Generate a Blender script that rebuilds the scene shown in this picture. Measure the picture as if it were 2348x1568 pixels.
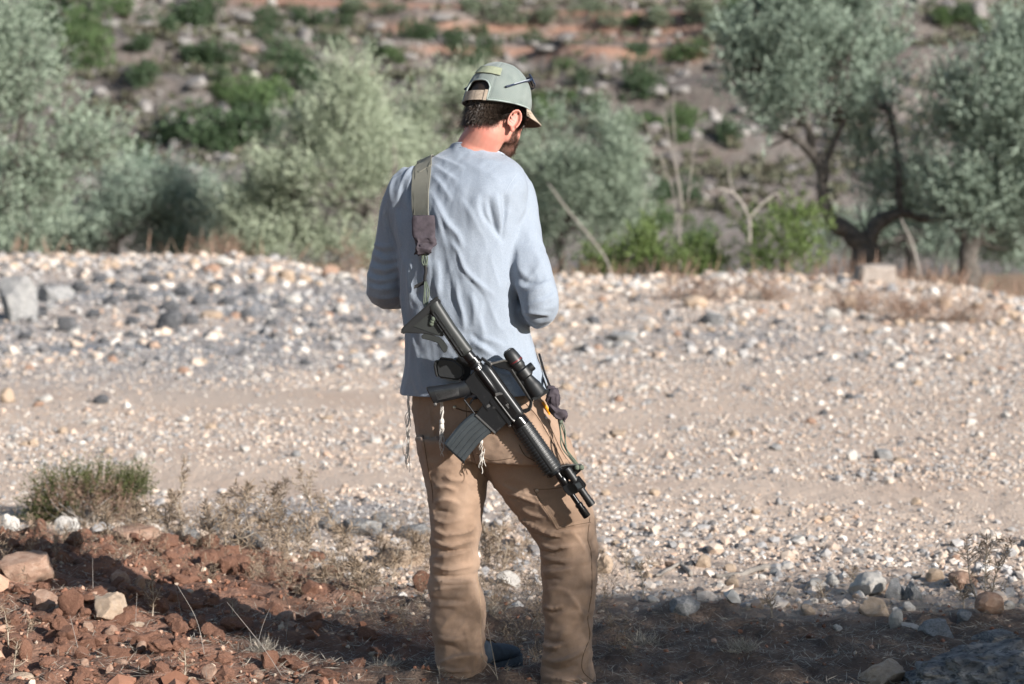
import bpy, bmesh, math, random
import numpy as np
from mathutils import Vector, Matrix, Quaternion
from mathutils.bvhtree import BVHTree
from mathutils import noise as mnoise

for _o in list(bpy.data.objects):
    bpy.data.objects.remove(_o, do_unlink=True)
SC = bpy.context.scene
COL = SC.collection

# ------------------------------------------------------------------ camera
CAM_Z, LENS, IMG_W, IMG_H = 1.54, 85.0, 2347.0, 1568.0      # measuring units of the photograph
F_PX = LENS / 36.0 * IMG_W
PITCH = math.atan((784.0 - 321.0) / F_PX)
cam_data = bpy.data.cameras.new('camera')
cam = bpy.data.objects.new('camera', cam_data)
COL.objects.link(cam)
cam.location = (0, 0, CAM_Z)
cam.rotation_euler = (math.radians(90) - PITCH, 0, 0)
cam_data.lens = LENS
cam_data.sensor_width = 36.0
cam_data.clip_start = 0.1
cam_data.clip_end = 2000
cam_data.dof.use_dof = True
cam_data.dof.focus_distance = 6.68
cam_data.dof.aperture_fstop = 4.0
SC.camera = cam

# ------------------------------------------------------------------ sky, sun, exposure
SUN_AZ, SUN_EL = math.radians(48.0), math.radians(23.0)      # azimuth: from straight behind the camera towards the right
SUN_DIR = Vector((math.sin(SUN_AZ) * math.cos(SUN_EL), -math.cos(SUN_AZ) * math.cos(SUN_EL), math.sin(SUN_EL)))
world = bpy.data.worlds.new('World')
SC.world = world
world.use_nodes = True
_nt = world.node_tree
_sky = _nt.nodes.new('ShaderNodeTexSky')
_sky.sky_type = 'NISHITA'
_sky.sun_disc = False
_sky.sun_elevation = SUN_EL
_sky.sun_rotation = math.pi - SUN_AZ
_sky.air_density = 1.1
_sky.dust_density = 0.6
_bg = _nt.nodes['Background']
_bg.inputs['Strength'].default_value = 0.07
_nt.links.new(_sky.outputs['Color'], _bg.inputs['Color'])
sun_data = bpy.data.lights.new('sun', 'SUN')
sun_data.energy = 5.0
sun_data.angle = math.radians(0.53)
sun_data.color = (1.0, 0.955, 0.90)
sun = bpy.data.objects.new('sun', sun_data)
COL.objects.link(sun)
sun.rotation_euler = (-SUN_DIR).to_track_quat('-Z', 'Y').to_euler()
SC.view_settings.view_transform = 'Standard'
SC.view_settings.look = 'None'
SC.view_settings.gamma = 1.0
SC.view_settings.use_curve_mapping = False
SC.view_settings.exposure = 0.84
SC.render.engine = 'CYCLES'
SC.cycles.use_denoising = True
SC.cycles.max_bounces = 6
SC.cycles.diffuse_bounces = 3
SC.cycles.glossy_bounces = 2
SC.cycles.transmission_bounces = 2
SC.cycles.transparent_max_bounces = 4
SC.cycles.use_adaptive_sampling = True
SC.cycles.adaptive_threshold = 0.02

# ------------------------------------------------------------------ measuring helpers
_cp, _sp = math.cos(PITCH), math.sin(PITCH)
def ray(u, v):
    a, b = (u - IMG_W / 2) / F_PX, -(v - IMG_H / 2) / F_PX
    return np.array((a, _cp + b * _sp, -_sp + b * _cp))
def V(u, v, y):
    """point of the place at depth y that was measured at (u, v) in the photograph"""
    d = ray(u, v)
    k = y / d[1]
    return np.array((d[0] * k, y, CAM_Z + d[2] * k))
def UV(p):
    """inverse of V for an (n,3) array"""
    p = np.asarray(p, float)
    q = p - np.array((0, 0, CAM_Z))
    dep = q[..., 1] * _cp - q[..., 2] * _sp
    up = q[..., 1] * _sp + q[..., 2] * _cp
    return np.stack((IMG_W / 2 + F_PX * q[..., 0] / dep, IMG_H / 2 - F_PX * up / dep), -1)

# ------------------------------------------------------------------ vector noise
def _hash(i, j, k, s):
    n = (i * 374761393 + j * 668265263 + k * 2147483647 + s * 1274126177) & 0xFFFFFFFF
    n = ((n ^ (n >> 13)) * 1274126177) & 0xFFFFFFFF
    n = ((n ^ (n >> 16)) * 2246822519) & 0xFFFFFFFF
    return ((n ^ (n >> 15)) & 0xFFFFFF) / float(0xFFFFFF)
def vnoise(p, seed=0):
    p = np.asarray(p, float)
    if p.shape[-1] == 2:
        p = np.concatenate((p, np.zeros(p.shape[:-1] + (1,))), -1)
    f = np.floor(p)
    t = p - f
    t = t * t * t * (t * (t * 6 - 15) + 10)
    i = f.astype(np.int64)
    out = 0
    for a in (0, 1):
        wa = t[..., 0] if a else 1 - t[..., 0]
        for b in (0, 1):
            wb = t[..., 1] if b else 1 - t[..., 1]
            for c in (0, 1):
                wc = t[..., 2] if c else 1 - t[..., 2]
                out = out + wa * wb * wc * _hash(i[..., 0] + a, i[..., 1] + b, i[..., 2] + c, seed)
    return out * 2 - 1
def fbm(p, octv=4, seed=0, gain=0.5):
    p = np.asarray(p, float)
    o, a, s = 0, 1.0, 0
    for k in range(octv):
        o = o + a * vnoise(p * 2.03 ** k + 17.3 * k, seed + k)
        s += a
        a *= gain
    return o / s
def ridged(p, octv=3, seed=0):
    p = np.asarray(p, float)
    o, a, s = 0, 1.0, 0
    for k in range(octv):
        o = o + a * (1 - np.abs(vnoise(p * 1.9 ** k + 11.7 * k, seed + k))) ** 3
        s += a
        a *= .5
    return o / s
def sstep(a, b, x):
    t = np.clip((np.asarray(x, float) - a) / (b - a), 0, 1)
    return t * t * (3 - 2 * t)

# ------------------------------------------------------------------ object helpers
def tag(o, label=None, cat=None, group=None, kind=None):
    if label: o['label'] = label
    if cat: o['category'] = cat
    if group: o['group'] = group
    if kind: o['kind'] = kind
    return o
def empty(name, loc=(0, 0, 0), label=None, cat=None, group=None):
    o = bpy.data.objects.new(name, None)
    o.empty_display_size = 0.05
    COL.objects.link(o)
    o.location = loc
    return tag(o, label, cat, group)
def link(name, me, parent=None, mat=None):
    o = bpy.data.objects.new(name, me)
    COL.objects.link(o)
    if mat is not None and not me.materials:
        me.materials.append(mat)
    if parent is not None:
        o.parent = parent
        bpy_loc = parent.matrix_basis.inverted()
        o.matrix_parent_inverse = bpy_loc            # parts are written in world coordinates
    return o
def mesh_np(name, verts, faces, cols=None, smooth=False, colname='col'):
    """verts (n,3); faces (m,k) array with one k, or list of tuples"""
    me = bpy.data.meshes.new(name)
    verts = np.ascontiguousarray(verts, dtype=np.float32)
    if isinstance(faces, np.ndarray):
        m, k = faces.shape
        me.vertices.add(len(verts))
        me.vertices.foreach_set('co', verts.ravel())
        me.loops.add(m * k)
        me.loops.foreach_set('vertex_index', np.ascontiguousarray(faces, dtype=np.int32).ravel())
        me.polygons.add(m)
        me.polygons.foreach_set('loop_start', np.arange(0, m * k, k, dtype=np.int32))
        me.polygons.foreach_set('loop_total', np.full(m, k, dtype=np.int32))
    else:
        me.from_pydata([tuple(float(x) for x in v) for v in verts], [], [tuple(int(i) for i in f) for f in faces])
    if cols is not None:
        at = me.color_attributes.new(colname, 'FLOAT_COLOR', 'POINT')
        c = np.ones((len(verts), 4), dtype=np.float32)
        c[:, :np.shape(cols)[1]] = cols
        at.data.foreach_set('color', c.ravel())
    me.polygons.foreach_set('use_smooth', np.full(len(me.polygons), bool(smooth)))
    me.update()
    me.validate()
    return me
def verts_of(me):
    a = np.empty(len(me.vertices) * 3, dtype=np.float32)
    me.vertices.foreach_get('co', a)
    return a.reshape(-1, 3).astype(float)
def set_verts(me, a):
    me.vertices.foreach_set('co', np.ascontiguousarray(a, dtype=np.float32).ravel())
    me.update()
def merge(parts):
    """[(verts, quads/tris array)] -> one"""
    vs, fs, n = [], [], 0
    for v, f in parts:
        vs.append(np.asarray(v, float)); fs.append([tuple(int(i) + n for i in q) for q in f]); n += len(v)
    return np.concatenate(vs), [q for l in fs for q in l]
def tube(pts, rad, seg=8, cap=True, squash=None):
    """swept tube through pts with radius per point -> verts, faces"""
    pts = np.asarray(pts, float)
    rad = np.broadcast_to(np.asarray(rad, float), (len(pts),))
    n = len(pts)
    tan = np.gradient(pts, axis=0)
    tan /= np.linalg.norm(tan, axis=1, keepdims=True) + 1e-12
    ref = np.array((0, 0, 1.0)) if abs(tan[0][2]) < 0.9 else np.array((1.0, 0, 0))
    a = np.cross(tan[0], ref); a /= np.linalg.norm(a)
    vs = []
    for i in range(n):
        a = a - tan[i] * np.dot(a, tan[i]); a /= np.linalg.norm(a) + 1e-12
        b = np.cross(tan[i], a)
        th = np.arange(seg) * 2 * math.pi / seg
        vs.append(pts[i] + rad[i] * (np.cos(th)[:, None] * a + np.sin(th)[:, None] * b * (squash or 1.0)))
    vs = np.concatenate(vs)
    fs = []
    for i in range(n - 1):
        for k in range(seg):
            k2 = (k + 1) % seg
            fs.append((i * seg + k, i * seg + k2, (i + 1) * seg + k2, (i + 1) * seg + k))
    if cap:
        fs.append(tuple(range(seg))[::-1]); fs.append(tuple((n - 1) * seg + k for k in range(seg)))
    return vs, fs
def spline(pts, n):
    """Catmull-Rom resample (any dimension)"""
    p = np.asarray(pts, float)
    if len(p) < 3:
        t = np.linspace(0, 1, n)[:, None]
        return p[0] * (1 - t) + p[-1] * t
    q = np.concatenate((2 * p[:1] - p[1:2], p, 2 * p[-1:] - p[-2:-1]))
    out = []
    for t in np.linspace(0, len(p) - 1, n):
        i = min(int(t), len(p) - 2); f = t - i
        a, b, c, d = q[i], q[i + 1], q[i + 2], q[i + 3]
        out.append(0.5 * (2 * b + (c - a) * f + (2 * a - 5 * b + 4 * c - d) * f * f + (3 * b - a - 3 * c + d) * f ** 3))
    return np.array(out)

# ------------------------------------------------------------------ material helpers
class NT:
    def __init__(self, name):
        self.m = bpy.data.materials.new(name)
        self.m.use_nodes = True
        self.t = self.m.node_tree
        self.p = self.t.nodes['Principled BSDF']
        self.p.inputs['Specular IOR Level'].default_value = 0.3
    def n(self, kind, **kw):
        o = self.t.nodes.new(kind)
        for k, v in kw.items():
            if hasattr(o, k): setattr(o, k, v)
            else: o.inputs[k.replace('_', ' ')].default_value = v
        return o
    def l(self, a, b): self.t.links.new(a, b)
    def coord(self, which='Object'): return self.n('ShaderNodeTexCoord').outputs[which]
    def noise(self, scale, detail=4, rough=0.55, vec=None, which='Object'):
        o = self.n('ShaderNodeTexNoise'); o.inputs['Scale'].default_value = scale
        o.inputs['Detail'].default_value = detail; o.inputs['Roughness'].default_value = rough
        self.l(vec if vec is not None else self.coord(which), o.inputs['Vector']); return o.outputs['Fac']
    def ramp(self, fac, stops):
        o = self.n('ShaderNodeValToRGB'); e = o.color_ramp.elements
        while len(e) < len(stops): e.new(0.5)
        for x, (pos, c) in zip(e, stops):
            x.position = pos; x.color = (*c, 1) if len(c) == 3 else c
        self.l(fac, o.inputs['Fac']); return o.outputs['Color']
    def mix(self, fac, a, b, mode='MIX'):
        o = self.n('ShaderNodeMix', data_type='RGBA', blend_type=mode)
        for sock, val in ((o.inputs[0], fac), (o.inputs[6], a), (o.inputs[7], b)):
            if hasattr(val, 'links'): self.l(val, sock)
            elif isinstance(val, (int, float)): sock.default_value = val
            else: sock.default_value = (*val, 1)
        return o.outputs[2]
    def math(self, op, a, b=0.0):
        o = self.n('ShaderNodeMath', operation=op)
        for sock, val in ((o.inputs[0], a), (o.inputs[1], b)):
            if hasattr(val, 'links'): self.l(val, sock)
            else: sock.default_value = val
        return o.outputs[0]
    def attr(self, name): return self.n('ShaderNodeAttribute', attribute_name=name).outputs['Color']
    def sep(self, c):
        o = self.n('ShaderNodeSeparateColor'); self.l(c, o.inputs[0]); return o.outputs
    def base(self, c):
        if hasattr(c, 'links'): self.l(c, self.p.inputs['Base Color'])
        else: self.p.inputs['Base Color'].default_value = (*c, 1)
    def set(self, **kw):
        for k, v in kw.items():
            s = self.p.inputs[k.replace('_', ' ')]
            if hasattr(v, 'links'): self.l(v, s)
            else: s.default_value = v
        return self
    def bump(self, h, strength=0.5, dist=0.01):
        o = self.n('ShaderNodeBump'); o.inputs['Strength'].default_value = strength
        o.inputs['Distance'].default_value = dist
        self.l(h, o.inputs['Height']); self.l(o.outputs['Normal'], self.p.inputs['Normal']); return o
def simple(name, col, rough=0.7, metal=0.0, var=0.15, scale=30, bump=0.0, bdist=0.002):
    m = NT(name)
    f = m.noise(scale, 5)
    c2 = tuple(min(1, x * (1 + var)) for x in col); c1 = tuple(x * (1 - var) for x in col)
    m.base(m.ramp(f, [(0.3, c1), (0.7, c2)]))
    m.set(Roughness=rough, Metallic=metal)
    if bump: m.bump(m.noise(scale * 4, 4), bump, bdist)
    return m.m
# ================================================================== ground
def crest(x):           # height of the far berm of the track
    return np.interp(x, [-12, -5.5, -4.6, -2.6, -2.0, -0.6, 0.6, 2.5, 3.8, 4.6, 5.6, 9], [0.32, 0.32, 0.30, 0.26, 0.14, 0.10, 0.06, 0.08, 0.06, -0.02, -0.2, -0.3])
def red_edge(x):        # where the red soil of the foreground gives way to the gravel track
    return np.interp(x, [-30, -2, -1.2, -0.6, 0, 0.8, 1.8, 30], [9.4, 9.2, 9.0, 8.55, 8.1, 7.95, 7.8, 7.6])
def H(x, y):
    x = np.asarray(x, float); y = np.asarray(y, float)
    p = np.stack(np.broadcast_arrays(x, y), -1)
    h = 0.035 * fbm(p * 0.6, 3, 5)
    red = 1 - sstep(-0.35, 0.25, y - red_edge(x) + 0.25 * vnoise(p * 2.0, 9))
    h = h + red * (0.03 * fbm(p * 3.1, 3, 21) + 0.02)
    h = h + 0.09 * np.exp(-((x + 1.75) / 0.7) ** 2 - ((y - 8.1) / 0.7) ** 2)      # low bank of red soil on the left
    h = h + crest(x) * sstep(19.5, 25.6, y)
    drop = sstep(25.9, 31, y)
    h = h * (1 - drop * 0.8) + drop * (-0.75 + 0.2 * vnoise(p * 0.25, 3))
    far = sstep(36, 96, y)
    h = h + far * -3.6
    return h
def G(u, v, lo=4.0, hi=40.0):
    ys = np.linspace(lo, hi, 1500)
    d = ray(u, v)
    k = ys / d[1]
    x = d[0] * k; z = CAM_Z + d[2] * k
    hh = H(x, ys)
    i = np.argmax(z <= hh) if np.any(z <= hh) else len(ys) - 1
    return np.array((x[i], ys[i], hh[i]))

def axis(stops):
    out = []
    for a, b, n in stops: out += list(np.linspace(a, b, n, endpoint=False))
    return np.array(out + [stops[-1][1]])
gx = axis([(-130, -30, 14), (-30, -9, 26), (-9, -2.4, 66), (-2.4, 2.4, 190), (2.4, 9, 66), (9, 30, 26), (30, 130, 14)])
gy = axis([(-120, -10, 16), (-10, 5, 22), (5, 10, 190), (10, 14, 60), (14, 32, 110), (32, 70, 36)])
X, Y = np.meshgrid(gx, gy)
Z = H(X, Y)
P2 = np.stack((X, Y), -1)
redm = 1 - sstep(-0.35, 0.25, Y - red_edge(X) + 0.35 * fbm(P2 * 2.2, 3, 9))
fine = sstep(4, 5.5, Y) * (1 - sstep(11, 14, Y)) * (1 - sstep(2.4, 3.4, np.abs(X)))
lump = np.maximum(0, fbm(P2 * 9.0, 4, 31)) * 0.055 + 0.012 * vnoise(P2 * 28, 4)
Z = Z + fine * redm * lump + fine * (1 - redm) * 0.008 * vnoise(P2 * 25, 8)
nx, ny = len(gx), len(gy)
idx = np.arange(nx * ny).reshape(ny, nx)
gf = np.stack((idx[:-1, :-1], idx[:-1, 1:], idx[1:, 1:], idx[1:, :-1]), -1).reshape(-1, 4)
burnt = np.exp(-((X + 3.1) / 2.6) ** 4 - ((Y - 20.5) / 5.0) ** 4)
burnt = np.maximum(burnt, 0.8 * np.exp(-((X - 1.6) / 1.1) ** 2 - ((Y - 18.5) / 2.0) ** 2))
burnt = np.maximum(burnt, 0.8 * np.exp(-((X + 0.55) / 0.75) ** 4 - ((Y - 9.7) / 0.5) ** 4))
burnt = np.clip(burnt * (0.8 + 0.9 * fbm(P2 * 0.9, 3, 14)), 0, 1)
orch = sstep(26.5, 29, Y)
zone = np.stack((redm, burnt, orch), -1).reshape(-1, 3)
gm = NT('ground_soil')
zc = gm.sep(gm.attr('zone'))
nA = gm.noise(1.3, 6); nB = gm.noise(14, 6, 0.65); nC = gm.noise(60, 4)
beige = gm.ramp(nA, [(0.25, (0.55, 0.43, 0.34)), (0.5, (0.55, 0.42, 0.325)), (0.72, (0.49, 0.35, 0.26))])
beige = gm.mix(gm.ramp(nC, [(0.35, (0, 0, 0)), (0.7, (0.5, 0.5, 0.5))]), beige, (0.36, 0.33, 0.31))
redc = gm.ramp(nB, [(0.28, (0.115, 0.058, 0.038)), (0.52, (0.205, 0.105, 0.070)), (0.75, (0.30, 0.18, 0.13))])
redc = gm.mix(gm.ramp(gm.noise(3.2, 4), [(0.45, (0, 0, 0)), (0.75, (0.5, 0.5, 0.5))]), redc, (0.19, 0.13, 0.095))
ash = gm.ramp(nB, [(0.3, (0.12, 0.125, 0.135)), (0.7, (0.33, 0.335, 0.35))])
orc = gm.ramp(nA, [(0.3, (0.21, 0.13, 0.085)), (0.7, (0.28, 0.21, 0.14))])
c = gm.mix(zc[1], beige, ash)
c = gm.mix(zc[2], c, orc)
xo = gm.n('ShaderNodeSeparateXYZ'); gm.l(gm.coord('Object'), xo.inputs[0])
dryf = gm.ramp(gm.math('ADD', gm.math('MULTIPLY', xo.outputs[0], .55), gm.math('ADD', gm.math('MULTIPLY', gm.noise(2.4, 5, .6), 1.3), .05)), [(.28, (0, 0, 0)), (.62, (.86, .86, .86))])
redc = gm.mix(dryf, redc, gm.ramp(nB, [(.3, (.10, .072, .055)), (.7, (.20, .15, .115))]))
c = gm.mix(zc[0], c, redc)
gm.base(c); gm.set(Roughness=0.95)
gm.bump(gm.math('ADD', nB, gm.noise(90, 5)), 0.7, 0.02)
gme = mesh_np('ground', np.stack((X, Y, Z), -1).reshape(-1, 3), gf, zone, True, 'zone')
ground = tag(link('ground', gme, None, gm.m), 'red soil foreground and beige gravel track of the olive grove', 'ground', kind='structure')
GBVH = BVHTree.FromPolygons([tuple(v) for v in verts_of(gme).tolist()], gf.tolist())
def GZ(x, y):
    r = GBVH.ray_cast(Vector((float(x), float(y), 50)), Vector((0, 0, -1)))
    return r[0].z if r[0] is not None else 0.0

# ================================================================== far hillside
def HH(x, y):
    x = np.asarray(x, float); y = np.asarray(y, float)
    p = np.stack(np.broadcast_arrays(x, y), -1)
    base = H(x, np.minimum(y, 70))
    s = np.maximum(0, y - 88)
    h = base - 0.02 * np.maximum(0, y - 70) + np.where(y > 88, s * 0.30, 0) + 0.9 * sstep(82, 96, y)
    h = h + sstep(75, 95, y) * (1.0 * fbm(p * 0.05, 3, 77) + 0.35 * fbm(p * 0.3, 3, 78))
    step = 2.1
    hh = h + 0.012 * x + 0.25 * vnoise(p * 0.06, 6)
    fr = hh / step - np.floor(hh / step)
    terr = (sstep(0.62, 0.92, fr) - fr) * step * 0.55
    return h + terr * sstep(90, 108, y)
def strip(x, y, z):         # bare red soil benches of the terraces
    p = np.stack((x, y), -1)
    step = 2.1
    zz = z + 0.012 * x + 0.25 * vnoise(p * 0.06, 6)
    m = 0
    for z0, w, xa, xb in ((7.1, 0.26, -7, 9), (5.75, 0.22, -4, 9), (8.6, 0.3, -14, -3), (8.4, 0.24, 1, 12), (6.5, .16, -1, 9), (4.3, .12, -12, -7)):
        zc_ = z0 + 0.25 * vnoise(np.stack((x * 0.13, x * 0 + z0), -1), 4)
        m = np.maximum(m, np.exp(-((zz - zc_) / w) ** 2) * sstep(xa - 2, xa + 1, x) * (1 - sstep(xb - 1, xb + 3, x)))
    return m
hx = axis([(-150, -36, 20), (-36, 36, 150), (36, 150, 20)])
hy = axis([(70, 92, 16), (92, 150, 150), (150, 320, 40)])
X, Y = np.meshgrid(hx, hy)
Z = HH(X, Y)
Z[0, :] = H(X[0], Y[0])
nx, ny = len(hx), len(hy)
idx = np.arange(nx * ny).reshape(ny, nx)
hf = np.stack((idx[:-1, :-1], idx[:-1, 1:], idx[1:, 1:], idx[1:, :-1]), -1).reshape(-1, 4)
st = strip(X, Y, Z)
P2 = np.stack((X, Y), -1)
rocky = np.clip(0.5 + 0.8 * fbm(P2 * 0.16, 4, 91), 0, 1)
hm = NT('hillside_soil')
zc = hm.sep(hm.attr('zone'))
n1 = hm.noise(0.7, 6); n2 = hm.noise(3.0, 5)
soil = hm.ramp(n1, [(0.25, (0.078, 0.066, 0.060)), (0.5, (0.118, 0.096, 0.087)), (0.72, (0.155, 0.115, 0.099))])
soil = hm.mix(hm.ramp(n2, [(0.45, (0, 0, 0)), (0.62, (0.8, 0.8, 0.8))]), soil, (0.115, 0.108, 0.092))
rk = hm.ramp(n2, [(0.3, (0.14, 0.12, 0.105)), (0.6, (0.25, 0.23, 0.215))])
c = hm.mix(hm.math('MULTIPLY', zc[1], 0.6), soil, rk)
c = hm.mix(zc[0], c, hm.ramp(n2, [(0.3, (0.26, 0.135, 0.09)), (0.7, (0.36, 0.205, 0.145))]))  # bench red kept less orange, the colour standing in for distant haze
hm.base(c); hm.set(Roughness=1.0)
hm.bump(n2, 0.8, 0.25)
hme = mesh_np('hillside', np.stack((X, Y, Z), -1).reshape(-1, 3), hf, np.stack((st, rocky, rocky * 0), -1).reshape(-1, 3), True, 'zone')
hill = tag(link('hillside', hme, None, hm.m), 'rocky brown hillside with red soil terraces beyond the grove', 'hillside', kind='structure')
HBVH = BVHTree.FromPolygons([tuple(v) for v in verts_of(hme).tolist()], hf.tolist())
def HP(u, v):
    """point of the hillside seen at (u, v)"""
    d = ray(u, v)
    r = HBVH.ray_cast(Vector((0, 0, CAM_Z)), Vector(d).normalized())
    return np.array(r[0]) if r[0] is not None else None
def HZ(x, y):
    r = HBVH.ray_cast(Vector((float(x), float(y), 300)), Vector((0, 0, -1)))
    return r[0].z if r[0] is not None else 0.0

# ================================================================== stones (shared shapes)
_R = random.Random(11)
def ico(sub):
    bm = bmesh.new()
    bmesh.ops.create_icosphere(bm, subdivisions=sub, radius=1.0)
    bm.verts.ensure_lookup_table()
    v = np.array([x.co[:] for x in bm.verts]); f = np.array([[q.index for q in p.verts] for p in bm.faces])
    bm.free()
    return v, f
ICO = {k: ico(k) for k in (1, 2, 3, 4, 5)}
def rock_shape(sub, seed, cuts=9, rough=0.12, fine=0.03, flat=0.75, keep=0.72):
    v, f = ICO[sub]
    v = v.copy()
    rr = np.random.default_rng(seed)
    for _ in range(cuts):
        n = rr.normal(size=3); n /= np.linalg.norm(n)
        dd = rr.uniform(keep - 0.14, keep + 0.14)
        s = v @ n
        v = v - np.where(s > dd, (s - dd) * 0.985, 0)[:, None] * n
    r = 1 + rough * fbm(v * 1.7 + seed * 3.1, 3, seed % 97) + fine * fbm(v * 6 + seed, 3, seed % 89)
    v = v * r[:, None]
    v[:, 2] *= flat
    return v, f
def facet(me, deg=30):
    me.set_sharp_from_angle(angle=math.radians(deg))
    return me
# ================================================================== hillside shrubs and stones
def leaf_mat(name, c1, c2, back=1.25, trans=0.25):
    m = NT(name)
    col = m.attr('col')
    k = m.sep(col)
    base = m.mix(k[0], c1, c2)
    gi = m.n('ShaderNodeNewGeometry')
    base = m.mix(gi.outputs['Backfacing'], base, m.mix(0.5, base, tuple(min(1, x * back + 0.03) for x in c2)))
    m.base(base)
    m.set(Roughness=0.55)
    tr = m.n('ShaderNodeBsdfTranslucent'); m.l(base, tr.inputs['Color'])
    mx = m.n('ShaderNodeMixShader'); mx.inputs[0].default_value = trans
    m.l(m.p.outputs[0], mx.inputs[1]); m.l(tr.outputs[0], mx.inputs[2])
    m.l(mx.outputs[0], m.t.nodes['Material Output'].inputs['Surface'])
    return m.m
def leaves(pos, dirs, length, width, rr, cols=None, nrm=None):
    """rhombic leaves -> verts (n*4,3), quads, cols"""
    n = len(pos)
    dirs = dirs / (np.linalg.norm(dirs, axis=1, keepdims=True) + 1e-9)
    r = rr.normal(size=(n, 3)) if nrm is None else nrm
    side = np.cross(dirs, r); side /= np.linalg.norm(side, axis=1, keepdims=True) + 1e-9
    L = np.broadcast_to(length, (n,))[:, None]; W = np.broadcast_to(width, (n,))[:, None]
    up = np.cross(side, dirs)
    v = np.stack((pos, pos + dirs * L * 0.5 + side * W * 0.5 + up * W * 0.15, pos + dirs * L, pos + dirs * L * 0.5 - side * W * 0.5 + up * W * 0.15), 1).reshape(-1, 3)
    f = np.arange(n * 4).reshape(-1, 4)
    c = rr.uniform(0, 1, n) if cols is None else cols
    return v, f, np.repeat(np.stack((c, c, c), -1), 4, axis=0)
M_BUSH = [leaf_mat('shrub_leaf_dark', (0.026, 0.050, 0.025), (0.065, 0.105, 0.048)),
          leaf_mat('shrub_leaf_bright', (0.042, 0.080, 0.028), (0.10, 0.155, 0.058)),
          leaf_mat('shrub_leaf_olive', (0.085, 0.115, 0.070), (0.17, 0.205, 0.135))]
def bush_mesh(seed, kind, n=900, lobes=9, leaf=0.16):
    rr = np.random.default_rng(seed)
    c = rr.normal(size=(lobes, 3)) * np.array((0.42, 0.42, 0.26)); c[:, 2] += 0.42
    c[:, 2] = np.maximum(c[:, 2], 0.22)
    rad = rr.uniform(0.28, 0.48, lobes)
    w = rr.integers(0, lobes, n)
    d = rr.normal(size=(n, 3)); d /= np.linalg.norm(d, axis=1, keepdims=True)
    p = c[w] + d * (rad[w] * rr.uniform(0.55, 1.05, n))[:, None]
    p[:, 2] = np.maximum(p[:, 2], 0.02)
    dd = d + rr.normal(size=(n, 3)) * 0.8
    v, f, col = leaves(p, dd, rr.uniform(0.6, 1.2, n) * leaf, rr.uniform(0.5, 0.8, n) * leaf, rr)
    me = mesh_np('hill_shrub', v, f, col)
    me.materials.append(M_BUSH[kind])
    return me
BUSH = {k: [bush_mesh(300 + 10 * k + i, k) for i in range(4)] for k in range(3)}
tall = bush_mesh(399, 1, 1500, 14, 0.11)
_tv = verts_of(tall); _tv[:, 2] *= 1.0; set_verts(tall, _tv)
def put_bush(u, v, ru, rv, kind, label, group, me=None, name='hill_shrub'):
    p = HP(u, v + rv * 0.8)
    if p is None: return None
    k = p[1] / F_PX
    o = link(name, me or _R.choice(BUSH[kind]))
    o.location = (p[0], p[1], p[2] - 0.1)
    o.scale = (ru * k * 1.4, ru * k * 1.4, rv * k * 2.2)
    o.rotation_euler = (0, 0, _R.uniform(0, 6.28))
    return tag(o, label, 'shrub', group)
put_bush(205, 95, 46, 78, 1, 'tall bright green narrow shrub standing highest on the left hillside', None, tall, 'tall_shrub')
put_bush(600, 238, 58, 36, 1, 'large bright green spreading shrub in the middle of the hillside', None)
put_bush(550, 285, 66, 42, 0, 'largest dark green shrub of the cluster low on the hillside', None)
DARK = [(165, 45, 70, 45), (430, 32, 42, 26), (472, 24, 36, 38), (392, 58, 25, 20), (620, 46, 28, 20), (715, 48, 36, 26), (326, 97, 26, 18),
        (336, 170, 32, 28), (498, 126, 52, 30), (668, 126, 40, 24), (757, 97, 46, 18), (690, 160, 48, 32), (722, 186, 40, 24), (492, 315, 58, 38),
        (395, 306, 36, 30), (1065, 140, 42, 26), (1112, 110, 32, 18), (955, 70, 38, 26), (1475, 185, 36, 36), (1040, 80, 20, 15), (700, 260, 36, 20),
        (2225, 30, 36, 22), (1330, 186, 24, 17), (1530, 440, 30, 26), (1590, 442, 28, 24), (330, 362, 32, 22), (1375, 242, 28, 20), (1660, 300, 34, 26)]
BRIGHT = [(520, 212, 32, 22), (590, 202, 36, 26), (1455, 278, 34, 18), (1580, 266, 42, 22), (1565, 116, 48, 18), (1690, 14, 34, 22), (890, 126, 24, 16),
          (1255, 262, 30, 24), (1505, 285, 26, 16), (1515, 500, 34, 26), (2160, 40, 28, 18), (265, 12, 36, 18), (830, 190, 22, 14), (1610, 540, 30, 24), (1300, 150, 22, 14)]
GREY = [(1160, 34, 34, 20), (1262, 36, 36, 14), (1400, 44, 30, 16), (1510, 45, 32, 20), (1075, 16, 34, 14), (885, 18, 30, 14), (800, 12, 30, 14), (1345, 20, 34, 14), (1610, 30, 30, 20), (1640, 62, 26, 22)]
DLAB = {0: 'dark green shrub directly behind the tall bright shrub at upper left', 1: 'left one of two touching dark shrubs at the top edge of the hillside', 2: 'right one of two touching dark shrubs at the top edge of the hillside',
        8: 'wide dark shrub up the hillside left of the bright white boulder', 11: 'dark shrub just right of the bright white boulder', 13: 'dark shrub at the lower left end of the big shrub cluster', 14: 'small dark shrub left of the big shrub cluster',
        15: 'dark shrub on the hillside just left above the cap', 17: 'dark shrub high on the hillside above the middle olive crowns', 18: 'upright dark shrub on the hillside between the cap and the large right olive', 5: 'dark shrub under the topmost red terrace left of centre',
        21: 'dark shrub in the upper right corner of the hillside'}
for i, q in enumerate(DARK): put_bush(*q, 0, DLAB.get(i, 'dark green rounded shrub on the rocky hillside'), 'dark shrubs on the hillside')
for q in BRIGHT: put_bush(*q, 1, 'bright green low shrub on the rocky hillside', 'bright shrubs on the hillside')
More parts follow.
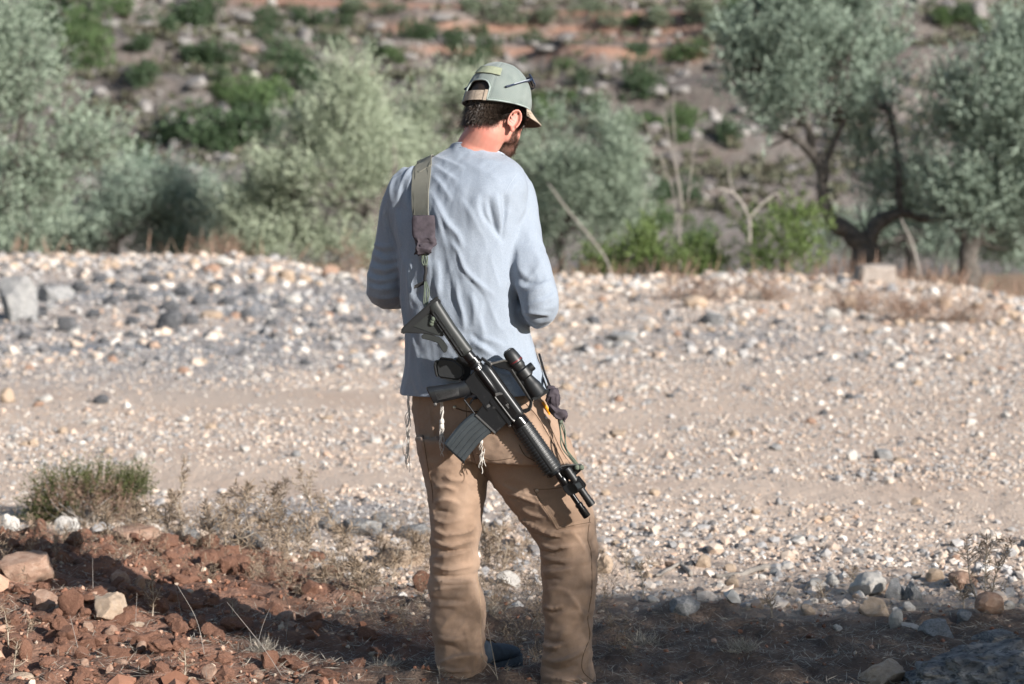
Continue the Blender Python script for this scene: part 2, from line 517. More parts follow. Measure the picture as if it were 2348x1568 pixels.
for _ in range(75):
    q = (_R.uniform(150, 2250), _R.uniform(5, 330)); z_ = _R.uniform(6, 17)
    (DARK if _R.random() < .6 else BRIGHT).append((q[0], q[1], z_ * 1.3, z_))
for q in DARK[28:]: put_bush(*q, 0, 'dark green rounded shrub on the rocky hillside', 'dark shrubs on the hillside')
for q in BRIGHT[15:]: put_bush(*q, 1, 'bright green low shrub on the rocky hillside', 'bright shrubs on the hillside')
for q in GREY: put_bush(*q, 2, 'small grey green olive bush along the red terraces near the top', 'olive bushes on the terraces')

# stones of the hillside
M_ROCK = {}
def rock_mat(name, c1, c2, c3, spots=0.0, scale=3.0):
    m = NT(name)
    oi = m.n('ShaderNodeObjectInfo').outputs['Random']
    vec = m.n('ShaderNodeVectorMath', operation='ADD'); m.l(m.coord('Object'), vec.inputs[0])
    sc = m.n('ShaderNodeVectorMath', operation='SCALE'); m.l(oi, sc.inputs['Scale']); sc.inputs[0].default_value = (37, 21, 53)
    m.l(sc.outputs[0], vec.inputs[1])
    n1 = m.noise(scale, 6, 0.6, vec.outputs[0]); n2 = m.noise(scale * 5, 5, 0.65, vec.outputs[0])
    c = m.ramp(n1, [(0.28, c1), (0.5, c2), (0.74, c3)])
    c = m.mix(m.ramp(n2, [(0.50, (0, 0, 0)), (0.72, (0.55, 0.55, 0.55))]), c, tuple(x * 0.55 for x in c2))
    if spots:
        vo = m.noise(scale * 3.1, 6, 0.7, vec.outputs[0])
        c = m.mix(m.ramp(vo, [(0.50, (0, 0, 0)), (0.60, (spots, spots, spots))]), c, (0.055, 0.06, 0.065))
    c = m.mix(m.math('MULTIPLY', oi, 0.25), c, tuple(x * 0.7 for x in c1))
    m.base(c); m.set(Roughness=0.92)
    m.bump(m.math('ADD', n2, m.noise(scale * 18, 4, 0.6, vec.outputs[0])), 0.55, 0.02)
    M_ROCK[name] = m.m
    return m.m
rock_mat('limestone_white', (0.42, 0.39, 0.36), (0.60, 0.56, 0.51), (0.70, 0.66, 0.60))
rock_mat('limestone_beige', (0.36, 0.27, 0.20), (0.50, 0.38, 0.28), (0.58, 0.47, 0.37))
rock_mat('limestone_pink', (0.27, 0.16, 0.11), (0.40, 0.26, 0.19), (0.50, 0.37, 0.29))
rock_mat('limestone_grey', (0.20, 0.20, 0.205), (0.34, 0.335, 0.33), (0.44, 0.43, 0.41), 0.5)
rock_mat('lichen_grey', (0.10, 0.10, 0.105), (0.25, 0.245, 0.24), (0.46, 0.44, 0.41), 0.85)
rock_mat('charred_stone', (0.055, 0.057, 0.062), (0.115, 0.117, 0.125), (0.24, 0.235, 0.235), 0.5)
rock_mat('clay', (0.125, 0.062, 0.041), (0.215, 0.108, 0.071), (0.31, 0.178, 0.125), 0.0, 9.0)
rock_mat('cut_stone', (0.33, 0.28, 0.245), (0.42, 0.365, 0.325), (0.49, 0.435, 0.39))
rock_mat('hill_stone', (0.17, 0.158, 0.15), (0.24, 0.225, 0.213), (0.315, 0.298, 0.282), 0.25, 1.2)

ROCK12 = []
for i in range(10):
    v, f = ICO[1]
    rr = np.random.default_rng(40 + i)
    v = v * (1 + 0.25 * rr.normal(size=(len(v), 1)).clip(-1.2, 1.2) * 0.7) ; v[:, 2] *= 0.75
    ROCK12.append((v, f))
_v0 = np.array([(0, 0, 1), (0.894, 0, .447), (.276, .851, .447), (-.724, .526, .447), (-.724, -.526, .447), (.276, -.851, .447), (.724, .526, -.447), (-.276, .851, -.447), (-.894, 0, -.447), (-.276, -.851, -.447), (.724, -.526, -.447), (0, 0, -1)])
_f0 = np.array([(0, 1, 2), (0, 2, 3), (0, 3, 4), (0, 4, 5), (0, 5, 1), (1, 6, 2), (2, 7, 3), (3, 8, 4), (4, 9, 5), (5, 10, 1), (6, 7, 2), (7, 8, 3), (8, 9, 4), (9, 10, 5), (10, 6, 1), (11, 7, 6), (11, 8, 7), (11, 9, 8), (11, 10, 9), (11, 6, 10)])
def scatter_stones(pos, size, cols, rr, sink=0.25, flat=(0.55, 0.9)):
    """many small angular stones in one mesh"""
    n = len(pos)
    base = np.array([_v0 * (1 + 0.26 * np.random.default_rng(70 + k).normal(size=(12, 1)).clip(-1.3, 1.3)) for k in range(24)])
    v = base[rr.integers(0, 24, n)].copy()
    sx = rr.uniform(0.75, 1.35, (n, 1, 1)); sz = rr.uniform(*flat, (n, 1, 1))
    v[:, :, 0:1] *= sx; v[:, :, 2:3] *= sz
    # random tilt + spin
    a = rr.uniform(0, 6.283, n); t = rr.normal(size=n) * 0.35
    ca, sa, ct, s_t = np.cos(a)[:, None], np.sin(a)[:, None], np.cos(t)[:, None], np.sin(t)[:, None]
    x, y, z = v[..., 0], v[..., 1], v[..., 2]
    y, z = y * ct - z * s_t, y * s_t + z * ct
    x, y = x * ca - y * sa, x * sa + y * ca
    v = np.stack((x, y, z), -1) * size[:, None, None]
    v[..., 2] += (size * (1 - 2 * sink) * sz[:, 0, 0])[:, None]
    v += pos[:, None, :]
    f = (_f0[None] + (np.arange(n) * 12)[:, None, None]).reshape(-1, 3)
    return v.reshape(-1, 3), f, np.repeat(cols, 12, axis=0)
m = NT('loose_stones')
cc = m.attr('col')
nn = m.noise(45, 5, 0.65)
m.base(m.mix(0.55, cc, m.mix(1.0, cc, m.ramp(nn, [(0.3, (0.72, 0.70, 0.68)), (0.7, (1.12, 1.12, 1.12))]), 'MULTIPLY')))
m.set(Roughness=0.92)
m.bump(nn, 0.35, 0.006)
M_STONES = m.m
rr = np.random.default_rng(5)
n = 9000
hxp = rr.uniform(-34, 34, n); hyp = rr.uniform(93, 152, n)
dens = fbm(np.stack((hxp, hyp), -1) * 0.16, 4, 91)
keep = rr.uniform(-0.55, 0.6, n) < dens
hxp, hyp = hxp[keep], hyp[keep]
hz = HH(hxp, hyp)
keep = strip(hxp, hyp, hz) < 0.35
hxp, hyp, hz = hxp[keep], hyp[keep], hz[keep]
n = len(hxp)
sz = np.exp(rr.normal(-2.2, 0.6, n)).clip(0.05, 0.5)
pal = np.array([(0.22, 0.205, 0.198), (0.285, 0.268, 0.256), (0.175, 0.158, 0.148), (0.33, 0.315, 0.30), (0.23, 0.175, 0.145)])  # brightest stone tones toned down in place of distant haze
cs = pal[rr.choice(5, n, p=[.34, .28, .14, .10, .14])] * rr.uniform(0.85, 1.12, (n, 1))
v, f, c = scatter_stones(np.stack((hxp, hyp, hz), -1), sz, cs, rr)
tag(link('hillside_rubble', mesh_np('hillside_rubble', v, f, c), None, M_STONES), 'pale limestone rubble covering the far hillside', 'rubble', kind='stuff')
# dry dwarf scrub between the stones
n = 15000
sx = rr.uniform(-34, 34, n); sy = rr.uniform(92, 152, n)
keep = (fbm(np.stack((sx, sy), -1) * 0.2, 3, 55) + rr.normal(size=n) * 0.3) > 0.0
sx, sy = sx[keep], sy[keep]; sh = HH(sx, sy)
keep = strip(sx, sy, sh) < 0.3
sx, sy, sh = sx[keep], sy[keep], sh[keep]
K = 9
pos = np.repeat(np.stack((sx, sy, sh), -1), K, 0); s = np.repeat(rr.uniform(0.12, 0.42, len(sx)), K)
d = rr.normal(size=(len(pos), 3)); d[:, 2] = np.abs(d[:, 2]) + 0.3
pos = pos + rr.normal(size=pos.shape) * np.array((.35, .35, .1)) * s[:, None]
tone = np.repeat(rr.uniform(0, 1, len(sx)), K)
v, f, c = leaves(pos, d, s * 1.1, s * 0.6, rr, tone)
M_SCRUB = leaf_mat('dry_scrub', (0.075, 0.06, 0.048), (0.11, 0.115, 0.07), 1.0, 0.1)
tag(link('hillside_scrub', mesh_np('hillside_scrub', v, f, c), None, M_SCRUB), 'low dry scrub growing between the hillside stones', 'scrub', kind='stuff')
# boulders one can tell apart on the hillside
HB = [rock_shape(2, 900 + i, 8, 0.15, 0.05, 0.8) for i in range(5)]
HBM = []
for v, f in HB:
    me = mesh_np('hill_boulder', v, f, None, True); me.materials.append(M_ROCK['hill_stone']); HBM.append(me)
me = mesh_np('white_boulder', HB[0][0], HB[0][1], None, True); me.materials.append(M_ROCK['limestone_white']); WB = me
def put_boulder(u, v, ru, rv, me, label, group=None, name='hill_boulder'):
    p = HP(u, v + rv * 0.5)
    if p is None: return
    k = p[1] / F_PX
    o = link(name, me); o.location = (p[0], p[1], p[2] + rv * k * 0.35); o.scale = (ru * k, ru * k * 0.9, rv * k * 1.35)
    o.rotation_euler = (0, 0, _R.uniform(0, 6.28)); tag(o, label, 'boulder', group)
put_boulder(578, 171, 21, 15, WB, 'bright white boulder alone in the middle of the hillside', None, 'white_boulder')
for u, v_, ru, rv in [(640, 160, 16, 10), (330, 60, 40, 14), (255, 55, 40, 14), (560, 40, 32, 12), (740, 130, 30, 14), (880, 100, 26, 12), (1010, 40, 30, 10), (1380, 195, 18, 9), (1500, 205, 36, 16), (1345, 210, 22, 11), (1560, 205, 26, 12),
                      (1640, 150, 26, 10), (420, 95, 24, 12), (610, 270, 14, 9), (430, 275, 18, 11), (445, 390, 22, 15), (330, 240, 24, 13), (230, 210, 26, 14), (940, 130, 22, 10), (1250, 110, 30, 10), (1180, 150, 26, 10),
                      (1590, 310, 22, 14), (1700, 250, 24, 14), (1520, 330, 18, 10), (1480, 320, 16, 9), (1420, 150, 24, 10), (860, 60, 28, 10), (700, 90, 18, 10), (520, 80, 26, 10), (1130, 85, 22, 8)]:
    put_boulder(u, v_, ru, rv, _R.choice(HBM), 'pale grey limestone outcrop on the hillside', 'limestone outcrops on the hillside')
# ================================================================== olive trees
M_BARK = simple('olive_bark', (0.115, 0.102, 0.090), 0.95, 0, 0.45, 14, 0.8, 0.03)
M_OLIVE = [leaf_mat('olive_leaf', (0.054, 0.082, 0.054), (0.325, 0.39, 0.30), 1.5, 0.22),
           leaf_mat('olive_leaf_yellowish', (0.078, 0.104, 0.060), (0.42, 0.47, 0.345), 1.4, 0.22),
           leaf_mat('olive_leaf_deep', (0.042, 0.068, 0.048), (0.30, 0.37, 0.295), 1.5, 0.22)]
def crown_mesh(blobs, nshoot, rr, K=13, leaf=0.066, gap=-0.04, upright=0.95, freq=1.25, seed=0):
    """blobs: (cx,cy,cz,rx,ry,rz); leafy shoots spread through them, with gaps"""
    b = np.array(blobs, float)
    vol = b[:, 3] * b[:, 4] * b[:, 5]
    P, D = [], []
    need = nshoot
    while need > 0:
        w = rr.choice(len(b), need * 2, p=vol ** 0.75 / (vol ** 0.75).sum())
        d = rr.normal(size=(need * 2, 3)); d /= np.linalg.norm(d, axis=1, keepdims=True)
        p = b[w, :3] + d * b[w, 3:] * (rr.uniform(0, 1, need * 2) ** 0.30 * rr.uniform(.86, 1.12, need * 2))[:, None]
        ok = (fbm(p * freq, 3, seed + 7) + 0.12 * rr.normal(size=len(p))) > gap
        p, d = p[ok][:need], d[ok][:need]
        P.append(p); D.append(d); need -= len(p)
    p = np.concatenate(P); d = np.concatenate(D)
    dr = 0.55 * d + np.array((0, 0, upright)) + rr.normal(size=d.shape) * 0.45
    dr /= np.linalg.norm(dr, axis=1, keepdims=True)
    L = rr.uniform(0.18, 0.46, len(p))
    tone = np.clip(0.5 + 0.45 * fbm(p * 2.2, 2, seed + 3) + 0.12 * rr.normal(size=len(p)), 0, 1)
    t = np.linspace(0, 1, K)
    pos = (p[:, None] + dr[:, None] * (L[:, None] * t)[..., None]).reshape(-1, 3)
    dirs = np.repeat(dr, K, 0)
    lv = dirs * 0.75 + rr.normal(size=pos.shape) * 0.62
    n = len(pos)
    v, f, c = leaves(pos, lv, rr.uniform(0.75, 1.25, n) * leaf, rr.uniform(0.22, 0.30, n) * leaf, rr, np.clip(np.repeat(tone, K) * .75 + .45 * (np.tile(t, len(p)) - .35) + 0.2 * rr.normal(size=n), 0, 1))
    return v, f, c, p
def olive_tree(label, group, limbs, blobs, nshoot, seed, kind=0, twigs=5, name='olive_tree', **kw):
    """limbs: list of (points, radii) in metres; blobs in metres"""
    rr = np.random.default_rng(seed)
    root = empty(name, tuple(limbs[0][0][0]), label, 'olive tree', group)
    parts = []
    for pts, rad in limbs:
        q = spline(pts, max(4, len(pts) * 5)); r = np.interp(np.linspace(0, 1, len(q)), np.linspace(0, 1, len(rad)), rad)
        q = q + 0.25 * r[:, None] * np.stack([vnoise(q * 3.0 + 9 * k, seed + k) for k in range(3)], -1)
        v, f = tube(q, r * (1 + 0.2 * vnoise(q * 6, seed)), 9)
        v = v + 0.18 * np.repeat(r, 9)[:, None] * np.stack([vnoise(v * 9.0 + 5 * k, seed + k) for k in range(3)], -1)
        parts.append((v, f))
    v, f = merge(parts)
    link('trunk', mesh_np('trunk', v, f, None, True), root, M_BARK)
    cv, cf, cc, sp = crown_mesh(blobs, nshoot, rr, seed=seed, **kw)
    me = mesh_np('crown', cv, cf, cc)
    link('crown', me, root, M_OLIVE[kind])
    ends = np.array([l[0][-1] for l in limbs])
    parts = []
    for b in blobs:
        c = np.array(b[:3]); r = np.array(b[3:])
        s0 = ends[np.argmin(((ends - c) ** 2).sum(1))]
        for _ in range(twigs):
            d = rr.normal(size=3); d /= np.linalg.norm(d)
            e = c + d * r * 0.8
            m_ = (s0 + c) / 2 + rr.normal(size=3) * 0.12
            q = spline([s0, m_, e], 9)
            parts.append(tube(q, np.linspace(0.022, 0.004, 9), 4, False))
    v, f = merge(parts)
    link('branches', mesh_np('branches', v, f, None, True), root, M_BARK)
    return root
def lim(Y, pts, r0, r1, dy=0.0):
    """limb measured in the photograph at depth Y"""
    n = len(pts)
    return ([V(u, v, Y + dy * i / max(1, n - 1)) for i, (u, v) in enumerate(pts)], list(np.linspace(r0, r1, n)))
def blo(Y, items, deep=0.9):
    out = []
    for it in items:
        u, v, ru, rv = it[:4]; oy = it[4] if len(it) > 4 else 0.0
        k = (Y + oy) / F_PX
        p = V(u, v, Y + oy)
        out.append((p[0], p[1], p[2], ru * k, max(ru, rv) * k * deep, rv * k))
    return out
GT = 'olive trees behind the gravel track'
def rooted(Y, l):
    b = l[0][0]
    z = float(H(b[0], b[1]))
    l[0].insert(0, np.array((b[0], b[1], min(z, b[2]) - 0.1))); l[1].insert(0, l[1][0] * 1.25)
    return l
olive_tree('big feathery olive tree filling the upper left corner', GT,
           [rooted(28, lim(28, [(-60, 640), (-50, 560), (-20, 480), (30, 400)], .19, .09)), lim(28, [(-50, 560), (-110, 470), (-120, 380)], .13, .06), lim(28, [(30, 400), (50, 300), (60, 180)], .09, .03)],
           blo(28, [(20, 190, 105, 150), (90, 330, 110, 110), (170, 400, 115, 90), (40, 500, 150, 95, -.3), (-110, 230, 150, 240), (30, 60, 70, 70), (-60, 480, 130, 120, .8), (230, 340, 60, 45)]), 2600, 101, 0, leaf=.072)
olive_tree('low olive tree with a short forked trunk left of the brown mound', GT,
           [rooted(33, lim(33, [(262, 606), (262, 575), (252, 550), (212, 505)], .085, .05)), lim(33, [(258, 560), (300, 520), (340, 480)], .06, .03)],
           blo(33, [(320, 455, 110, 75), (400, 510, 90, 80, .4), (230, 520, 75, 50), (180, 560, 90, 45, .6), (450, 480, 60, 70, 1.0), (90, 570, 110, 40, 1.2), (380, 570, 80, 35, .2), (460, 570, 50, 35, .5)]), 2300, 102, 2)
olive_tree('spreading olive tree with a dark trunk just left of the man', GT,
           [rooted(31, lim(31, [(846, 640), (848, 580), (850, 520), (846, 470)], .13, .10)), lim(31, [(846, 480), (800, 420), (790, 320)], .08, .03), lim(31, [(848, 490), (740, 450), (660, 430)], .07, .03), lim(31, [(850, 480), (900, 400), (900, 320)], .07, .03)],
           blo(31, [(760, 400, 150, 105), (690, 340, 80, 65), (800, 205, 58, 80), (600, 500, 100, 85, .3), (780, 290, 110, 80), (720, 530, 120, 60, .3), (640, 400, 60, 55), (540, 520, 60, 60, .8), (880, 400, 80, 90, .8), (640, 570, 100, 45, -.2), (780, 585, 90, 40, -.4), (560, 580, 60, 40, .4)]), 3800, 103, 1)
olive_tree('tall olive tree whose crown rises behind the cap of the man', GT,
           [rooted(34.5, lim(34.5, [(1040, 640), (1040, 570), (1030, 490)], .12, .09)), lim(34.5, [(1030, 500), (960, 400), (930, 280)], .08, .03), lim(34.5, [(1030, 490), (1090, 380), (1080, 280)], .08, .03)],
           blo(34.5, [(940, 270, 75, 85), (1020, 350, 110, 100), (1080, 260, 70, 80), (960, 440, 110, 100), (1110, 430, 100, 110), (1020, 240, 60, 60), (900, 530, 80, 60), (1180, 500, 90, 70), (1170, 360, 60, 60), (950, 560, 90, 50), (1080, 560, 100, 50)]), 3200, 104, 1)
olive_tree('rounded olive tree just right of the man with a thin dark trunk', GT,
           [rooted(33, lim(33, [(1296, 640), (1288, 580), (1280, 540), (1300, 490)], .09, .05)), lim(33, [(1282, 540), (1350, 470), (1380, 420)], .05, .03)],
           blo(33, [(1365, 365, 85, 85), (1270, 350, 70, 90), (1390, 460, 80, 65), (1300, 450, 90, 80), (1250, 500, 70, 60), (1330, 290, 50, 50), (1430, 400, 45, 60), (1330, 540, 80, 45, -.1), (1420, 520, 60, 50, .3), (1240, 570, 50, 40)]), 2600, 105, 0)
olive_tree('large olive tree with a pale twisting left limb above the cut stone block', GT,
           [rooted(28.5, lim(28.5, [(1992, 640), (1990, 600), (1988, 565)], .19, .15)),
            lim(28.5, [(1986, 570), (1950, 535), (1915, 512), (1888, 455), (1884, 395), (1860, 350), (1815, 312)], .12, .045), lim(28.5, [(1884, 400), (1905, 340), (1935, 280)], .06, .03),
            lim(28.5, [(1860, 350), (1850, 280), (1800, 210), (1750, 160)], .05, .02), lim(28.5, [(1992, 568), (2008, 515), (2060, 490), (2130, 500), (2200, 470)], .10, .04), lim(28.5, [(2060, 490), (2060, 380), (2040, 260)], .06, .03)],
           blo(28.5, [(1830, 110, 130, 90), (1740, 190, 85, 80), (1950, 70, 150, 90), (2020, 170, 110, 110), (1880, 200, 120, 80), (2010, 310, 110, 90, .8), (2060, 420, 100, 80, .5), (1985, 410, 50, 60, 1.2), (1700, 90, 50, 60), (1860, 10, 130, 60), (1760, 270, 60, 40), (2140, 470, 70, 60, .4)]), 3600, 106, 2, leaf=.072)
olive_tree('olive tree leaning in from the right edge with a divided dark trunk', GT,
           [rooted(27.5, lim(27.5, [(2218, 690), (2216, 640), (2220, 575), (2240, 545)], .15, .10)), lim(27.5, [(2240, 548), (2270, 460), (2290, 340)], .08, .03), lim(27.5, [(2225, 570), (2190, 520), (2160, 480)], .06, .03), lim(27.5, [(2240, 548), (2320, 500), (2400, 420)], .07, .03)],
           blo(27.5, [(2270, 240, 95, 120), (2330, 140, 70, 90), (2310, 400, 110, 110), (2200, 440, 75, 70), (2240, 500, 80, 45), (2400, 280, 110, 190), (2190, 300, 60, 80, .5), (2380, 480, 80, 70), (2150, 240, 70, 110, .4), (2120, 360, 65, 80, .6), (2320, 575, 80, 40, .8), (2390, 600, 60, 40, .9)]), 3600, 107, 2, leaf=.072)
olive_tree('farther olive tree low behind the left grove', GT,
           [rooted(44, lim(44, [(500, 640), (500, 580), (495, 530)], .12, .08))],
           blo(44, [(500, 500, 80, 60), (560, 540, 70, 50), (440, 540, 70, 50), (520, 580, 110, 30)]), 1100, 108, 0, twigs=3, leaf=.085)
olive_tree('farther olive tree seen under the branches of the large right tree', GT,
           [rooted(42, lim(42, [(2090, 650), (2090, 590), (2080, 540)], .12, .08))],
           blo(42, [(2080, 530, 110, 45), (1930, 560, 70, 40), (2160, 560, 80, 40), (2010, 590, 90, 25)]), 1100, 109, 2, twigs=3, leaf=.085)
olive_tree('farther pale olive tree low behind the far left grove', GT,
           [rooted(40, lim(40, [(60, 640), (60, 590), (70, 540)], .12, .08))],
           blo(40, [(60, 560, 130, 45), (180, 580, 90, 30), (-60, 560, 90, 50)]), 900, 110, 0, twigs=3, leaf=.085)

# tree beyond the right edge of the view whose shade falls over the foreground
SH = np.array((-1.3, 2.25, 0))
olive_tree('olive tree to the right of the camera that shades the foreground', None,
           [([SH + np.array((6.9, 0.0, -.1)), SH + np.array((6.9, 0.0, .5)), SH + np.array((6.8, .15, 1.2)), SH + np.array((6.6, .4, 1.9))], [.2, .17, .14, .09]),
            ([SH + np.array((6.8, .15, 1.2)), SH + np.array((7.2, .6, 1.7)), SH + np.array((7.4, .9, 2.1))], [.1, .08, .05])],
           [(5.05, 2.85, 2.25, 1.0, 1.0, .62), (5.8, 3.5, 2.2, .95, .95, .6), (6.3, 2.9, 2.0, .9, .9, .55), (5.3, 2.1, 1.9, .8, .8, .5), (4.5, 3.1, 2.35, .5, .5, .38)], 2600, 111, 2, gap=-.35)
# ================================================================== gravel of the track
rr = np.random.default_rng(77)
def gravel_cols(x, y, n):
    pal = np.array([(0.53, 0.43, 0.35), (0.57, 0.505, 0.445), (0.48, 0.37, 0.295), (0.37, 0.365, 0.365), (0.25, 0.253, 0.262), (0.64, 0.61, 0.57), (0.45, 0.31, 0.23), (0.11, 0.112, 0.12)])
    pal = np.array((.45, .38, .32)) + .85 * (pal - np.array((.45, .38, .32)))
    pn = np.array([.25, .19, .15, .19, .10, .05, .05, .02]); pb = np.array([.08, .09, .03, .17, .25, .07, .02, .32])
    b = np.exp(-((x + 3.1) / 2.6) ** 4 - ((y - 20.5) / 5.2) ** 4)
    b = np.maximum(b, 0.7 * np.exp(-((x - 1.6) / 1.2) ** 2 - ((y - 18.0) / 2.5) ** 2))
    b = np.maximum(b, np.exp(-((x + 0.55) / 0.75) ** 4 - ((y - 9.75) / 0.45) ** 4))
    b = np.maximum(b, .72 * sstep(14.9, 16.5, y) * (1 - sstep(20.5, 22.5, y)) * (1 - sstep(1.0, 4.0, x)))
    b = np.maximum(b, 0.35 * (fbm(np.stack((x, y * 0.5), -1) * 0.8, 3, 33) > 0.1))
    b = b * (1.0 + 0.9 * fbm(np.stack((x, y), -1) * 0.9, 3, 14))
    use = rr.uniform(0, 1, n) < np.clip(b, 0, 1)
    k = np.where(use, rr.choice(8, n, p=pb / pb.sum()), rr.choice(8, n, p=pn / pn.sum()))
    return pal[k] * rr.uniform(0.82, 1.12, (n, 1))
def gpatch(n, y0, y1, smin, smax, pw=1.0, wide=1.35, dens_seed=12, thr=-0.45):
    # even over the ground that lies in view (a trapezoid widening with distance)
    y = np.sqrt(rr.uniform(y0 ** 2, y1 ** 2, n)) if pw == 1 else y0 + (y1 - y0) * rr.uniform(0, 1, n)
    x = rr.uniform(-1, 1, n) * (0.2118 * y * wide + 0.3)
    p = np.stack((x, y), -1)
    ok = (y - red_edge(x) + 0.5 * fbm(p * 2.2, 3, 9) + 0.15 * rr.normal(size=n)) > 0.02
    # compacted wheel tracks keep fewer stones
    wv_ = .25 * vnoise(p * .8, 51)
    track = np.exp(-((y - 13.1 - 0.2 * x + wv_) / 0.75) ** 2) * sstep(-2.2, -.6, x) + np.exp(-((y - 14.3 + 0.05 * x + wv_) / 0.9) ** 2) * (1 - sstep(-1.2, 1.0, x)) + 0.9 * np.exp(-((y - 10.7 + .12 * x + wv_) / .45) ** 2) + .6 * np.exp(-((y - 17.2 - .1 * x + wv_) / .6) ** 2) * sstep(.5, 2.5, x)
    ok &= (fbm(p * np.array((0.7, 0.7)), 4, dens_seed) + 0.25 * rr.normal(size=n) - 0.85 * track) > thr
    x, y = x[ok], y[ok]
    s = smin * (smax / smin) ** (rr.uniform(0, 1, len(x)) ** 2.2)
    return x, y, s
V_, F_, C_, off = [], [], [], 0
for n, y0, y1, a, b, wide in ((17000, 7.7, 11.5, .005, .013, 1.7), (3000, 7.7, 11.5, .009, .022, 1.7), (900, 7.7, 9.6, .012, .034, 1.4), (18000, 11, 17, .006, .013, 1.5), (2600, 11, 17, .010, .025, 1.35),
                              (13000, 16.5, 27, .009, .021, 1.25), (2400, 16.5, 27, .02, .055, 1.3), (1500, 23.5, 26.6, .025, .065, 1.3)):
    x, y, s = gpatch(n, y0, y1, a, b, 1, wide)
    z = np.array([GZ(i, j) for i, j in zip(x, y)]) if y1 < 12 else H(x, y)
    v, f, c = scatter_stones(np.stack((x, y, z), -1), s, gravel_cols(x, y, len(x)), rr, 0.28)
    V_.append(v); F_.append(f + off); C_.append(c); off += len(v)
# fine grit between the stones
_o = np.array([(1, 0, 0), (0, 1, 0), (-1, 0, 0), (0, -1, 0), (0, 0, .8), (0, 0, -.6)], float); _of = np.array([(0, 1, 4), (1, 2, 4), (2, 3, 4), (3, 0, 4), (1, 0, 5), (2, 1, 5), (3, 2, 5), (0, 3, 5)])
for n, y0, y1, a, b, wide in ((48000, 7.7, 11.5, .0025, .0075, 1.5), (52000, 11, 17.5, .004, .011, 1.4), (34000, 17, 26.8, .007, .018, 1.15)):
    x, y, s = gpatch(n, y0, y1, a, b, 1, wide, 12, -.75)
    z = np.array([GZ(i, j) for i, j in zip(x, y)]) if y1 < 12 else H(x, y)
    v = _o[None] * rr.uniform(.6, 1.3, (len(x), 6, 1)) * s[:, None, None]
    an = rr.uniform(0, 6.283, len(x))[:, None]; vx, vy = v[..., 0] * np.cos(an) - v[..., 1] * np.sin(an), v[..., 0] * np.sin(an) + v[..., 1] * np.cos(an)
    v = np.stack((vx, vy, v[..., 2]), -1) + np.stack((x, y, z + s * .25), -1)[:, None]
    V_.append(v.reshape(-1, 3)); F_.append((_of[None] + (np.arange(len(x)) * 6)[:, None, None]).reshape(-1, 3) + off); C_.append(np.repeat(gravel_cols(x, y, len(x)), 6, 0)); off += len(x) * 6
tag(link('gravel', mesh_np('gravel', np.concatenate(V_), np.concatenate(F_), np.concatenate(C_)), None, M_STONES), 'beige and grey limestone gravel covering the track', 'gravel', kind='stuff')

# stones that stand out of the gravel one by one: pieces of the ground
STONE = {}
for mname in ('limestone_white', 'limestone_beige', 'limestone_pink', 'limestone_grey', 'charred_stone'):
    for i in range(3):
        v, f = rock_shape(1, 500 + i + 7 * len(STONE), 5, 0.2, 0.05, 0.75, 0.8)
        me = mesh_np('stone', v, f, None, False); me.materials.append(M_ROCK[mname]); STONE.setdefault(mname, []).append(me)
x, y, s = gpatch(1500, 7.9, 26, .03, .06, 1, 1.05)
s = s * np.interp(y, [8, 12, 18, 26], [0.38, 0.6, 0.85, 1.15])
order = np.argsort(-s / y)[:270]
for i in order:
    bz = math.exp(-((x[i] + 3.1) / 2.6) ** 4 - ((y[i] - 20.5) / 5.2) ** 4)
    mname = _R.choices(('limestone_white', 'limestone_beige', 'limestone_pink', 'limestone_grey', 'charred_stone'), (3, 5, 2.5, 2, .3) if _R.random() > bz else (1, 1, .5, 4, 5))[0]
    o = link('stone', _R.choice(STONE[mname])); o.parent = ground
    o.location = (x[i], y[i], GZ(x[i], y[i]) + s[i] * 0.3)
    o.scale = (s[i] * _R.uniform(.8, 1.35), s[i] * _R.uniform(.8, 1.2), s[i] * _R.uniform(.7, 1.1)); o.rotation_euler = (_R.uniform(-.3, .3), _R.uniform(-.3, .3), _R.uniform(0, 6.28))

# ================================================================== red clods of the foreground
CLOD = []
for i in range(7):
    v, f = rock_shape(3, 700 + i, 12, 0.30, 0.16, 0.8, 0.72)
    v = v + .09 * np.stack([fbm(v * 5 + 3 * q, 3, 50 + q + i) for q in range(3)], -1)
    me = facet(mesh_np('soil_clod', v, f, None, True), 24); me.materials.append(M_ROCK['clay']); CLOD.append(me)
n = 2600
y = np.sqrt(rr.uniform(5.6 ** 2, 9.3 ** 2, n)); x = rr.uniform(-1, 1, n) * (0.2118 * y * 1.25 + .2)
lefty = 1 - sstep(-1.05, -0.25, x)
ok = (y < red_edge(x) - 0.05 + 0.2 * rr.normal(size=n)) & (rr.uniform(0, 1, n) < 0.008 + 0.992 * lefty)
x, y = x[ok], y[ok]
s = 0.009 * (5.2) ** (rr.uniform(0, 1, len(x)) ** 1.5)
vis = (np.abs(x) < 0.2118 * y) & (y > 6.65)
order = np.argsort(-(s * vis))[:260]
big = set(order.tolist())
for i in order:
    o = link('soil_clod', _R.choice(CLOD)); o.parent = ground
    o.location = (x[i], y[i], GZ(x[i], y[i]) + s[i] * 0.25)
    o.scale = (s[i] * _R.uniform(.85, 1.3), s[i], s[i] * _R.uniform(.7, 1.15)); o.rotation_euler = (_R.uniform(-.5, .5), _R.uniform(-.5, .5), _R.uniform(0, 6.28))
rest = np.array([i for i in range(len(x)) if i not in big])
n2 = 9000
y2 = np.sqrt(rr.uniform(5.6 ** 2, 9.3 ** 2, n2)); x2 = rr.uniform(-1, 1, n2) * (0.2118 * y2 * 1.25 + .2)
